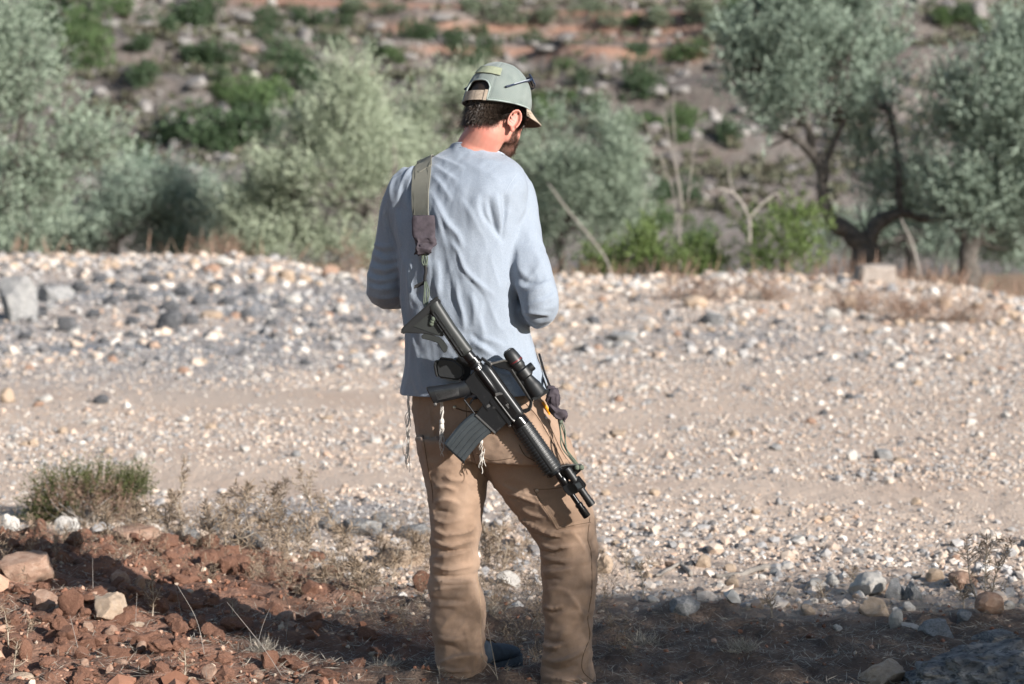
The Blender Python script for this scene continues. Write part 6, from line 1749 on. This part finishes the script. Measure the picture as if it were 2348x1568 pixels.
for i in range(5):                                        # slots and ridges along the stock
    s0 = -703 + 29 * i
    for j, t in enumerate((-22, -29.5, -37)):
        hw = (21.0, 19.6, 16.2)[j]
        extr('rib', [(s0 + j * 1.5, t - 2.0), (s0 + 26 + j * 1.5, t - 2.0), (s0 + 26 + j * 1.5, t + 1.2), (s0 + j * 1.5, t + 1.2)], 6, hw + 1.4, M_HGRIB, .8, stock)
for i, (s, t) in enumerate(((-712, -20), (-722, -50), (-716, -85))): pass
# buffer tube
rtube('buffer_tube', (-565, -17, 0), (-500, -12, 0), [(0, 15.5), (1, 15.5)], M_GUN)
rtube('castle_nut', (-536, -13, 0), (-522, -12.5, 0), step((0, .25, 17.5), (.25, .3, 15.8), (.3, .7, 18), (.7, .75, 15.8), (.75, 1, 18)), M_STEEL, None, 28)
rtube('sling_plate', (-520, -14, 0), (-514, -13, 0), [(0, 20), (1, 20)], M_GUN, None, 20, .8)
# receivers
up = []
for s, lo, hi, hw in ((-506, -26, 10, 12), (-500, -30, 16, 14.5), (-480, -28, 17, 15), (-420, -24, 18, 15.5), (-345, -20, 20, 15.5), (-334, -19, 20, 15), (-330, -16, 18, 13)):
    th = np.arange(28) * 2 * math.pi / 28
    cx = np.sign(np.cos(th)) * np.abs(np.cos(th)) ** .6; sy = np.sign(np.sin(th)) * np.abs(np.sin(th)) ** .6
    up.append(np.stack((np.full(28, s), (lo + hi) / 2 + (hi - lo) / 2 * sy, hw * cx), -1))
v, f = loft(up)
upper = part_mesh('upper_receiver', v, f, M_GUN)
extr('top_rail', [(-496, 14), (-334, 18), (-334, 23), (-490, 20), (-496, 18)], -8, 8, M_GUN, 1, upper)
cov = extr('ejection_port_cover', [(-413, -16), (-412, 0), (-344, 5), (-340, -12)], 14, 17.2, M_STEEL, .8, upper)
extr('cover_latch', [(-382, -9), (-368, -8), (-369, -4), (-376, -4), (-376, 0), (-382, 0)], 17, 19.2, M_GUNEDGE, .4, cov)
rtube('cover_hinge', (-416, -20, 15), (-333, -16, 15), [(0, 2.2), (1, 2.2)], M_GUNEDGE, cov, 10)
extr('case_deflector', [(-425, -14), (-419, -2), (-412, 4), (-409, 1), (-414, -8), (-416, -18)], 12, 22, M_GUNEDGE, 1.5, upper)
fa = rtube('forward_assist', (-500, -13, 15), (-420, -11, 14), [(0, 7.5), (.08, 9.0), (.62, 9.0), (.9, 7), (1, 3)], M_GUN, upper, 20)
rtube('forward_assist_button', (-512, -14, 15.5), (-498, -13, 15), [(0, 6), (.12, 7.2), (.5, 7.2), (.55, 5.6), (1, 5.6)], M_GUNEDGE, upper, 16)
extr('charging_handle', [(-523, 6), (-500, 14), (-492, 14), (-494, 22), (-505, 20), (-526, 12)], -16, 13, M_GUN, 1.2, upper)
rtube('bolt_stop', (-332, -31, 6), (-322, -31, 6), [(0, 3), (.3, 6), (.7, 6), (1, 3)], M_BRIGHT, upper, 14)
rtube('pivot_pin', (-338, -16, 14), (-326, -14, 14), [(0, 2.5), (.4, 4), (1, 3)], M_BRIGHT, upper, 12)
lower = extr('lower_receiver', [(-506, -24), (-503, -38), (-497, -64), (-484, -66), (-462, -68), (-448, -62), (-416, -60), (-404, -92), (-396, -93), (-334, -78), (-331, -74), (-338, -34), (-330, -30), (-330, -20), (-420, -24)], -10.5, 11.5, M_GUN, 1.4)
extr('magwell_lip', [(-404, -94), (-405, -89), (-334, -73), (-331, -78)], -12.5, 13.8, M_GUNEDGE, .8, lower)
extr('magwell_fence', [(-415, -30), (-330, -26), (-328, -33), (-388, -36), (-394, -58), (-413, -60), (-415, -52), (-398, -50), (-398, -40), (-413, -40)], 11, 14.5, M_GUN, .8, lower)
extr('magazine_catch', [(-409, -55), (-401, -55), (-401, -44), (-409, -44)], 11, 14.8, M_GUNEDGE, 1.2, lower)
for s, t, r in ((-476, -50, 4.2), (-480, -38, 3), (-448, -50, 2.4), (-424, -47, 2.2), (-462, -32, 2.2), (-402, -88, 2.6)):
    rtube('pin', (s, t, 8), (s, t, 12.6), [(0, r), (.9, r), (1, r * .7)], M_GUNEDGE, lower, 14)
tg = []
rtube('', (-458, -68, 0), (-456, -94, 0), [(0, 3.5), (1, 3)], None, None, 8, 1.6, tg); rtube('', (-457, -95, 0), (-404, -93, 0), [(0, 2.6), (1, 2.6)], None, None, 8, 2.0, tg)
v, f = merge(tg); part_mesh('trigger_guard', v, f, M_GUN, lower)
v, f = tube(spline([(-440, -60, 0), (-443, -72, 0), (-441, -82, 0), (-435, -90, 0)], 12), np.linspace(4, 2.2, 12), 8)
part_mesh('trigger', v, f, M_STEEL, lower)
# pistol grip
gr = []
for (s0, t0), (s1, t1), hw in (((-500, -64), (-458, -66), 11), ((-502, -74), (-459, -78), 12.5), ((-507, -88), (-464, -96), 14), ((-517, -108), (-471, -116), 14.5), ((-529, -132), (-480, -138), 14.5), ((-540, -152), (-488, -158), 15), ((-543, -160), (-490, -168), 14.5), ((-541, -163), (-491, -170), 12)):
    th = np.arange(24) * 2 * math.pi / 24
    cx = np.sign(np.cos(th)) * np.abs(np.cos(th)) ** .8; sy = np.sign(np.sin(th)) * np.abs(np.sin(th)) ** .7
    a = np.array((s0, t0)); b = np.array((s1, t1)); mid = (a + b) / 2; h_ = (b - a) / 2
    gr.append(np.concatenate((mid + cx[:, None] * h_, (hw * sy)[:, None]), 1))
v, f = loft(gr)
m = NT('checkered_grip')
co = m.coord('Object')
n1 = m.noise(40, 5)
m.base(m.ramp(n1, [(.3, (.007, .0075, .0085)), (.7, (.014, .015, .017))])); m.set(Roughness=.30, Specular_IOR_Level=.55)
grip = part_mesh('pistol_grip', v, f, m.m)
ck = []
for i in range(26):
    for j in range(9):
        fa_ = i / 25; fb = j / 8
        a = np.array((-523, -147)) * (1 - fa_) + np.array((-493, -90)) * fa_; b = np.array((-497, -154)) * (1 - fa_) + np.array((-475, -99)) * fa_
        c = a * (1 - fb) + b * fb; z = 14.2 - 1.3 * (1 - fa_) * 0 + .9 * math.sin(fb * 3.14)
        d1 = (b - a) / np.linalg.norm(b - a); d2 = np.array((-d1[1], d1[0]))
        q = [c - d1 * 1.35, c + d2 * .95, c + d1 * 1.35, c - d2 * .95]
        ck.append((np.array([(*x, z - 1) for x in q] + [(c[0], c[1], z + .9)]), [(0, 1, 4), (1, 2, 4), (2, 3, 4), (3, 0, 4)]))
v, f = merge(ck)
part_mesh('checkering', v, f, M_GUNEDGE, grip, 10)['kind'] = 'stuff'
rtube('grip_screw', (-492, -166, 6), (-489, -168, 13), [(0, 5), (.8, 5), (1, 3)], M_BRIGHT, grip, 12)
# magazine
def arc(pts, n): return spline(pts, n)
La = arc([(-404, -88), (-402, -118), (-396, -150), (-378, -206)], 14); Lb = arc([(-340, -76), (-337, -108), (-331, -138), (-315, -190)], 14)
rows = []
for a, b in zip(La, Lb):
    th = np.arange(24) * 2 * math.pi / 24
    cx = np.sign(np.cos(th)) * np.abs(np.cos(th)) ** .25; sy = np.sign(np.sin(th)) * np.abs(np.sin(th)) ** .3
    mid = (a + b) / 2; h_ = (b - a) / 2
    rows.append(np.concatenate((mid + cx[:, None] * h_, (10.2 * sy)[:, None]), 1))
v, f = loft(rows)
mag = part_mesh('magazine', v, f, M_MAG)
for fr, wd in ((.16, .035), (.36, .05), (.60, .05), (.82, .05)):
    c = La * (1 - fr) + Lb * fr; c = c[1:]
    L_ = [np.array((*p, 10.0)) for p in c]
    v, f = tube(np.array(L_), np.full(len(L_), 2.0 if wd > .04 else 1.4), 6)
    part_mesh('rib', v, f, M_MAG, mag)
v, f = tube(np.array([(*(p + (p - q) * .0), 0) for p, q in zip(La[1:], Lb[1:])]), np.full(13, 9.6), 10, True); part_mesh('magazine_spine', v, f, M_MAG, mag)
extr('floor_plate', [tuple(La[-1] + np.array((-4, 1))), tuple(Lb[-1] + np.array((4, -1))), tuple(Lb[-1] + np.array((5, -5))), tuple(La[-1] + np.array((-3, -4)))], -12, 12, M_GUN, 1, mag)
# front end
rtube('delta_ring', (-331, -5, 0), (-309, -4, 0), step((0, .12, 20), (.12, .2, 25.5), (.2, .3, 24), (.3, .36, 26), (.36, .46, 24), (.46, .54, 26), (.54, .64, 24), (.64, .72, 26), (.72, .82, 24), (.82, 1, 26)), M_STEEL, None, 36)
hg = rtube('handguard', (-309, -5, 0), (-152, -3, 0), [(0, 21), (.01, 26.5), (.5, 26.5), (.93, 26), (1, 22)], M_POLY, None, 32)
for i in range(16):                                     # cooling ribs with a plain spine between the two rows
    s = -300 + 9.2 * i
    for th0, th1 in ((-1.45, -.22), (.22, 1.45)):
        th = np.linspace(th0, th1, 9)
        q = np.stack((np.full(9, s) + 1.2 * np.abs(th), -4.5 + 27.6 * np.sin(th), 27.6 * np.cos(th)), -1)
        v, f = tube(q, np.full(9, 1.75), 6)
        part_mesh('rib', v, f, M_HGRIB, hg)
extr('spine', [(-304, -6.5), (-158, -5.5), (-158, 1.5), (-304, 1)], 24.5, 28.8, M_POLY, 1.2, hg)
rtube('handguard_cap', (-153, -3, 0), (-144, -3, 0), [(0, 24), (.6, 25), (1, 21)], M_STEEL, None, 30)
barrel = rtube('barrel', (-150, 2, 0), (-38, 1.5, 0), step((0, .3, 9.5), (.3, .62, 8.6), (.62, .97, 7.6), (.97, 1, 9)), M_STEEL, None, 20)
fh = rtube('flash_hider', (-42, 1.5, 0), (4, 1.5, 0), [(0, 8.2), (.06, 10.8), (.22, 10.8), (.25, 9.4), (.34, 9.4), (.37, 11), (.96, 11), (1, 9.8)], M_STEEL, None, 24)
for th in (-.9, 0.1, 1.0):
    c = np.array((0, math.sin(th), math.cos(th))) * 9.6
    v, f = tube(np.array([(-20, 1.5 + c[1], c[2]), (-2, 1.5 + c[1], c[2])]), [2.1, 2.1], 8); part_mesh('slot', v, f, simple('slot_black', (.004, .004, .004), .9), fh)
fs_ = extr('front_sight', [(-158, 18), (-150, 36), (-127, 70), (-119, 71), (-112, 58), (-108, 30), (-112, 8), (-140, 8)], -5, 3, M_STEEL, 1.2)
extr('sight_edge', [(-156, 20), (-148, 38), (-128, 71), (-124, 71), (-146, 36), (-153, 19)], -4, 6.5, M_GUNEDGE, .8, fs_)
rtube('gas_block', (-128, 4, 0), (-104, 3.5, 0), [(0, 12), (.1, 13), (.9, 13), (1, 12)], M_STEEL)
# weapon light on its mount
light = rtube('weapon_light', (-139, 31, 12), (-17, 31, 12), step((0, .02, 9), (.02, .12, 11), (.12, .14, 9.8), (.14, .24, 11.3), (.24, .26, 9.8), (.26, .34, 11.2), (.34, .72, 10.2), (.72, .74, 9.4), (.74, .80, 10.6), (.80, .815, 9.6), (.815, .86, 10.6), (.86, .875, 9.6), (.875, .985, 11.6), (.985, 1, 10.6)), M_POLY, None, 26)
rtube('tail_cap', (-140.5, 31, 12), (-138, 31, 12), [(0, 7), (1, 8)], M_GUNEDGE, light, 20)
mt = extr('light_mount', [(-104, 47), (-72, 50), (-66, 40), (-68, 14), (-74, -8), (-96, -10), (-112, -6), (-106, 14)], -10, 9, M_GUN, 1.5)
extr('mount_clamp', [(-102, 44), (-76, 46), (-71, 36), (-73, 20), (-100, 20)], 9, 24.5, M_GUN, 2.5, mt)
extr('mount_switch', [(-95, 24), (-77, 24), (-75, 40), (-93, 40)], 24, 27, M_MAG, 1.5, mt)
for s, t, w in ((-96, 2, 12), (-84, -6, 12), (-76, 8, 11), (-74, 46, 20), (-98, 12, 13)):
    rtube('screw', (s, t, 4), (s, t, w), [(0, 3.6), (.92, 3.6), (1, 2.4)], M_STEEL, mt, 10)
rtube('thumb_screw', (-84, -20, 4), (-84, -20, 14), [(0, 6), (.7, 6), (1, 4)], M_BRIGHT, mt, 8)
rtube('thumb_screw', (-114, -18, 2), (-114, -18, 12), [(0, 5), (.7, 5), (1, 4)], M_BRIGHT, mt, 8)
# carry handle with rear sight
hd = extr('carry_handle', [(-499, 19), (-500, 24), (-484, 58), (-476, 66), (-458, 67), (-452, 62), (-346, 57), (-337, 50), (-329, 38), (-330, 22), (-338, 19), (-343, 22), (-338, 36), (-345, 46), (-353, 51), (-452, 52), (-462, 46), (-473, 34), (-488, 24)], -9, 7, M_GUN, 1.2)
extr('handle_edge', [(-452, 63), (-346, 58), (-336, 50), (-328, 38), (-331, 38), (-338, 48), (-347, 55), (-452, 59)], -7, 9.5, M_GUNEDGE, .8, hd)
extr('handle_arm', [(-499, 22), (-486, 58), (-478, 66), (-474, 64), (-482, 56), (-494, 22)], -6, 10, M_BRIGHT, .8, hd)
kn = rtube('sight_knob', (-467, 54, 6), (-467, 54, 15), [(0, 9), (.7, 9), (.85, 7.5), (1, 7.5)], M_STEEL, hd, 20)
rtube('knob_screw', (-467, 54, 14), (-467, 54, 17.5), [(0, 3), (.6, 3), (1, 1)], M_BRIGHT, kn, 12)
rtube('latch_knob', (-502, 20, -2), (-494, 20, 12), [(0, 5), (.6, 5), (1, 3)], M_BRIGHT, hd, 8)
# scope
scope = rtube('scope', (-500, 80, 0), (-350, 83, 0), [(0, 14.5), (.03, 17.5), (.15, 20), (.27, 21), (.29, 18.5), (.36, 18.5), (.38, 16.5), (.43, 15.5), (.62, 15.5), (.74, 19.5), (.80, 22), (.97, 23), (.985, 24), (1, 23.5)], M_POLY, None, 34)
m = NT('eyepiece_glass'); m.base((.01, .012, .015)); m.set(Roughness=.06, Specular_IOR_Level=.8)
rtube('eyepiece', (-502.5, 80, 0), (-499, 80, 0), [(0, 11), (.5, 12.8), (1, 13)], M_GUNEDGE, scope, 30)
rtube('lens', (-503.2, 80, 0), (-501.5, 80, 0), [(0, 9.4), (1, 9.6)], m.m, scope, 28)
rtube('turret_housing', (-438, 82, 0), (-408, 83, 0), [(0, 16), (.15, 21), (.85, 21), (1, 16)], M_POLY, scope, 24)
rtube('turret', (-423, 83, 14), (-423, 83, 30), [(0, 13), (.75, 13), (.8, 12.6), (1, 12)], M_POLY, scope, 26)
rtube('turret_cap', (-423, 83, 29.8), (-423, 83, 31), [(0, 11.5), (1, 11)], M_MAG, scope, 26)
rtube('turret', (-426, 97, 0), (-427, 115, 0), [(0, 12), (.8, 12), (1, 11)], M_POLY, scope, 22)
rtube('red_ring', (-466, 81, 0), (-462, 81, 0), [(0, 20.9), (1, 20.9)], simple('red_enamel', (.10, .012, .014), .4), scope, 30)
extr('scope_mount', [(-462, 62), (-400, 62), (-396, 72), (-405, 78), (-445, 78), (-462, 72)], -9, 9, M_GUN, 1.2, scope)
extr('mount_base', [(-452, 58), (-345, 54), (-345, 60), (-400, 66), (-452, 66)], -7, 5, M_GUN, 1, scope)
extr('lens_cover', [(-356, 60), (-348, 60), (-344, 84), (-344, 110), (-352, 112)], -22, 22, M_POLY, 2.5, scope)
rtube('mount_screw', (-447, 72, 6), (-447, 72, 15), [(0, 4.5), (.8, 4.5), (1, 3)], M_STEEL, scope, 10)
rtube('mount_screw', (-404, 58, 4), (-404, 58, 13), [(0, 3), (.8, 3), (1, 2)], M_BRIGHT, scope, 10)

# ------------------------------------------------ sling
M_WEB = NT('olive_webbing')
c1 = M_WEB.coord('Object')
wv = M_WEB.n('ShaderNodeTexWave'); wv.inputs['Scale'].default_value = 160; wv.inputs['Distortion'].default_value = 1.0; M_WEB.l(c1, wv.inputs['Vector']); wv.bands_direction = 'DIAGONAL'
M_WEB.base(M_WEB.mix(M_WEB.math('MULTIPLY', wv.outputs['Fac'], .55), (.185, .18, .15), M_WEB.ramp(M_WEB.noise(60, 4), [(.3, (.13, .13, .105)), (.7, (.20, .195, .16))])))
M_WEB.set(Roughness=.92); M_WEB.bump(wv.outputs['Fac'], .5, .001); M_WEB = M_WEB.m
M_POUCH = simple('plum_black_cloth', (.052, .042, .050), .8, 0, .3, 70, .35, .0012)
M_CORD = simple('green_cord', (.105, .125, .095), .9, 0, .25, 300, .5, .0006)
M_BLACKSTRAP = simple('black_strap', (.018, .017, .017), .75, 0, .3, 120)
sling = empty('sling_strap', tuple(V(968, 430, 6.68)), 'olive webbing rifle sling over the left shoulder with dark cloth pouch and cords', 'sling')
def ribbon(centres, norms, widths, thick):
    c = np.asarray(centres, float); n = np.asarray(norms, float); n = n / np.linalg.norm(n, axis=1, keepdims=True)
    t = np.gradient(c, axis=0); t /= np.linalg.norm(t, axis=1, keepdims=True) + 1e-9
    s = np.cross(t, n); s /= np.linalg.norm(s, axis=1, keepdims=True) + 1e-9
    w = np.broadcast_to(np.asarray(widths, float), (len(c),))[:, None] / 2
    rings = []
    for i in range(len(c)):
        row = []
        for k in np.linspace(-1, 1, 9): row.append(c[i] + s[i] * w[i] * k + n[i] * thick)
        for k in np.linspace(1, -1, 9): row.append(c[i] + s[i] * w[i] * k)
        rings.append(np.array(row))
    return loft(rings)
def drape_ribbon(guide, widths, off, thick, n=40, smooth=4):
    g = spline(guide, n); C, N = [], []
    for p in g:
        r = SHIRT.find_nearest(Vector(p)); C.append(np.array(r[0])); N.append(np.array(r[1]))
    C, N = np.array(C), np.array(N)
    out = (g - C); N = np.where(((out * N).sum(1) < 0)[:, None], N, N)
    for _ in range(smooth):
        N[1:-1] = (N[:-2] + N[1:-1] + N[2:]) / 3
        C[1:-1] = (C[:-2] + C[1:-1] + C[2:]) / 3
    N /= np.linalg.norm(N, axis=1, keepdims=True)
    return ribbon(C + N * off, N, np.interp(np.linspace(0, 1, n), np.linspace(0, 1, len(widths)), widths), thick)
back_pts = [hit(SHIRT, u, v_, .0)[0] for u, v_ in ((968, 505), (966, 470), (966, 430), (968, 400), (970, 382))]
top_pt = None
def crest_pt(u, y):
    x_ = V(u, 360, y)[0]; r_ = SHIRT.ray_cast(Vector((x_, y, 3)), Vector((0, 0, -1))); return np.array(r_[0])
back_pts += [crest_pt(972, 6.80), crest_pt(974, 6.84), crest_pt(976, 6.88), crest_pt(979, 6.92)]
frontp = [V(1030, 450, 7.00), V(1080, 560, 7.0), V(1150, 700, 6.98), V(1215, 790, 6.92), V(1245, 815, 6.84)]
v, f = drape_ribbon(back_pts + frontp, [.054, .056, .054, .050, .05, .05, .05, .05, .05], .004, .0035, 110, 6)
web = link('webbing', mesh_np('webbing', v, f, None, False), sling, M_WEB)
for k in (-.33, .33):                                     # stitch lines
    q = []
    for u, v_ in spline([(968 + k * 44, 500), (966 + k * 44, 430), (970 + k * 44, 385), (980 + k * 44, 362)], 40):
        p, n_ = hit(SHIRT, u, v_, .0078); q.append(p)
    v, f = tube(np.array(q), np.full(len(q), .0007), 4); link('stitch_line', mesh_np('stitch_line', v, f, None, True), web, simple('stitch_thread', (.10, .10, .08), .9))
def pouch(rows, name, seed, thick, amp=.004, mat=M_POUCH):
    """rows: u, v, half width (photo units), depth Y, half thickness m"""
    rows = spline(np.array(rows, float), len(rows) * 6); rings = []
    for u, v_, hw, Y, th_ in rows:
        c = V(u, v_, Y); rings.append(sring(c, hw * Y / F_PX, th_, np.array((1.0, 0, 0)), np.array((0, 1.0, 0)), 3.2, 36))
    v, f = loft(rings)
    dd = np.stack([fbm(v * np.array((60, 60, 34)) + 7 * k, 3, seed + k) for k in range(3)], -1)
    w_ = amp * (np.linspace(0, 1, len(rings)) > thick).repeat(36)[:, None] + amp * .18
    return link(name, mesh_np(name, v + dd * w_, f, None, True), sling, mat)
ys = hit(SHIRT, 972, 540)[0][1]
pouch([(971, 494, 25, ys - .010, .008), (971, 505, 27, ys - .011, .010), (971, 535, 27, ys - .012, .011), (972, 545, 25, ys - .014, .014), (974, 560, 22, ys - .014, .015), (972, 574, 21, ys - .013, .012), (967, 583, 17, ys - .012, .009)], 'pouch', 5, .5, .011)
def cord(pts, r=.0021, mat=M_CORD, name='cord', wob=.002, n=26, seed=0):
    q = spline([V(*p) for p in pts], n); t = np.linspace(0, 1, n)
    q = q + wob * np.sin(t * 3.14)[:, None] * np.stack([np.sin(t * 7 + seed * 2.1 + k) for k in range(3)], -1)
    v, f = tube(q, np.full(n, r), 7)
    return link(name, mesh_np(name, v, f, None, True), sling, mat)
yr = 6.615
for i, du in enumerate((-4, -1, 2, 5)):
    cord([(972 + du, 575, ys - .012), (973 + du * 1.4, 597, ys - .014), (975 + du * .4, 615, ys - .02)], .0017, M_CORD, 'cord', .001, 14, i)
    cord([(975 + du * .4, 645, ys - .024), (977 + du * 1.3, 670, yr + .012), (976 + du, 694, yr), (978 + du, 712, yr - .004)], .0017, M_CORD, 'cord', .001, 18, i)
cord([(975, 608, ys - .018), (975, 630, ys - .022), (974, 652, ys - .024)], .0046, M_BLACKSTRAP, 'tape_binding', .0015, 14)
v, f = merge([(np.array([V(*p) for p in ((962, 648, ys - .02), (950, 654, ys - .022), (948, 662, ys - .023), (956, 660, ys - .022), (972, 652, ys - .024), (972, 644, ys - .024))]), [(0, 1, 2, 3, 4, 5)])])
o = link('tape_end', mesh_np('tape_end', v, f, None, False), sling, M_BLACKSTRAP); o.modifiers.new('thick', 'SOLIDIFY').thickness = .0015
for i in range(3):
    v, f = ellipsoid(RP((-688 + 4 * i, -38 - 6 * i, 14 - 2 * i)), (.007, .007, .008), None, 2); link('knot', mesh_np('knot', v, f, None, True), sling, M_CORD)
# lower end at the right hip
cord([(1236, 812, 6.84), (1247, 850, 6.74), (1262, 890, 6.655)], .0032, M_BLACKSTRAP, 'strap', .0005, 16)
cord([(1228, 812, 6.84), (1243, 860, 6.74), (1258, 905, 6.655)], .0028, M_BLACKSTRAP, 'strap', .0005, 16)
pouch([(1262, 884, 8, 6.650, .008), (1264, 896, 13, 6.640, .012), (1268, 915, 15, 6.632, .014), (1270, 930, 10, 6.63, .010), (1276, 938, 16, 6.628, .014), (1282, 950, 17, 6.626, .014), (1284, 960, 10, 6.625, .009)], 'cloth_wrap', 9, .1, .010)
fe = UV(RP((-118, 62, 0))[None])[0]
for i, du in enumerate((-5, -1, 3, 6)):
    cord([(1281 + du * .5, 956, 6.625), (1288 + du, 990, 6.618), (1296 + du * .8, 1030, 6.610), (fe[0] - 6 + du * .6, fe[1] - 4, 6.600)], .0019, M_CORD, 'cord', .003, 24, i)
for i in range(2):
    v, f = ellipsoid(V(fe[0] - 8 + 10 * i, fe[1] - 2, 6.597), (.008, .007, .008), None, 2); link('knot', mesh_np('knot', v, f, None, True), sling, M_CORD)
v, f = ellipsoid(V(1285, 966, 6.622), (.007, .007, .008), None, 2); link('knot', mesh_np('knot', v, f, None, True), sling, M_CORD)

# ------------------------------------------------ pistol in the waistband
def BV(x, y): return ((1690 + x / 4.751) / 1.745, (1370 + y / 4.751) / 1.745)
def extr_v(name, pts, Y0, Y1, mat, b, parent):
    bm = bmesh.new(); vs = [bm.verts.new(V(u, v_, Y0)) for u, v_ in pts]; f0 = bm.faces.new(vs)
    r = bmesh.ops.extrude_face_region(bm, geom=[f0])
    for x in r['geom']:
        if isinstance(x, bmesh.types.BMVert): x.co.y += Y1 - Y0
    bmesh.ops.recalc_face_normals(bm, faces=bm.faces[:]); bev(bm, b, 3)
    me = bpy.data.meshes.new(name); bm.to_mesh(me); bm.free(); me.materials.append(mat)
    me.polygons.foreach_set('use_smooth', np.zeros(len(me.polygons), bool))
    return link(name, me, parent)
pistol = empty('pistol', tuple(V(1030, 850, 6.645)), 'black pistol grip in the waistband behind the rifle', 'pistol')
extr_v('grip', [BV(*p) for p in ((240, 420), (290, 310), (360, 290), (560, 310), (640, 350), (780, 470), (800, 640), (720, 720), (580, 720), (300, 680), (260, 600))], 6.632, 6.662, M_POLY, .006, pistol)
extr_v('magazine_base', [BV(*p) for p in ((205, 430), (245, 340), (285, 340), (255, 440), (300, 670), (265, 670), (235, 600))], 6.630, 6.664, M_POLY, .003, pistol)
extr_v('holster', [BV(*p) for p in ((640, 300), (900, 260), (1200, 520), (1300, 800), (1100, 980), (850, 800), (700, 700))], 6.645, 6.668, M_BLACKSTRAP, .004, pistol)
extr_v('slide', [BV(*p) for p in ((620, 330), (700, 250), (1000, 420), (960, 520))], 6.640, 6.664, M_GUN, .003, pistol)
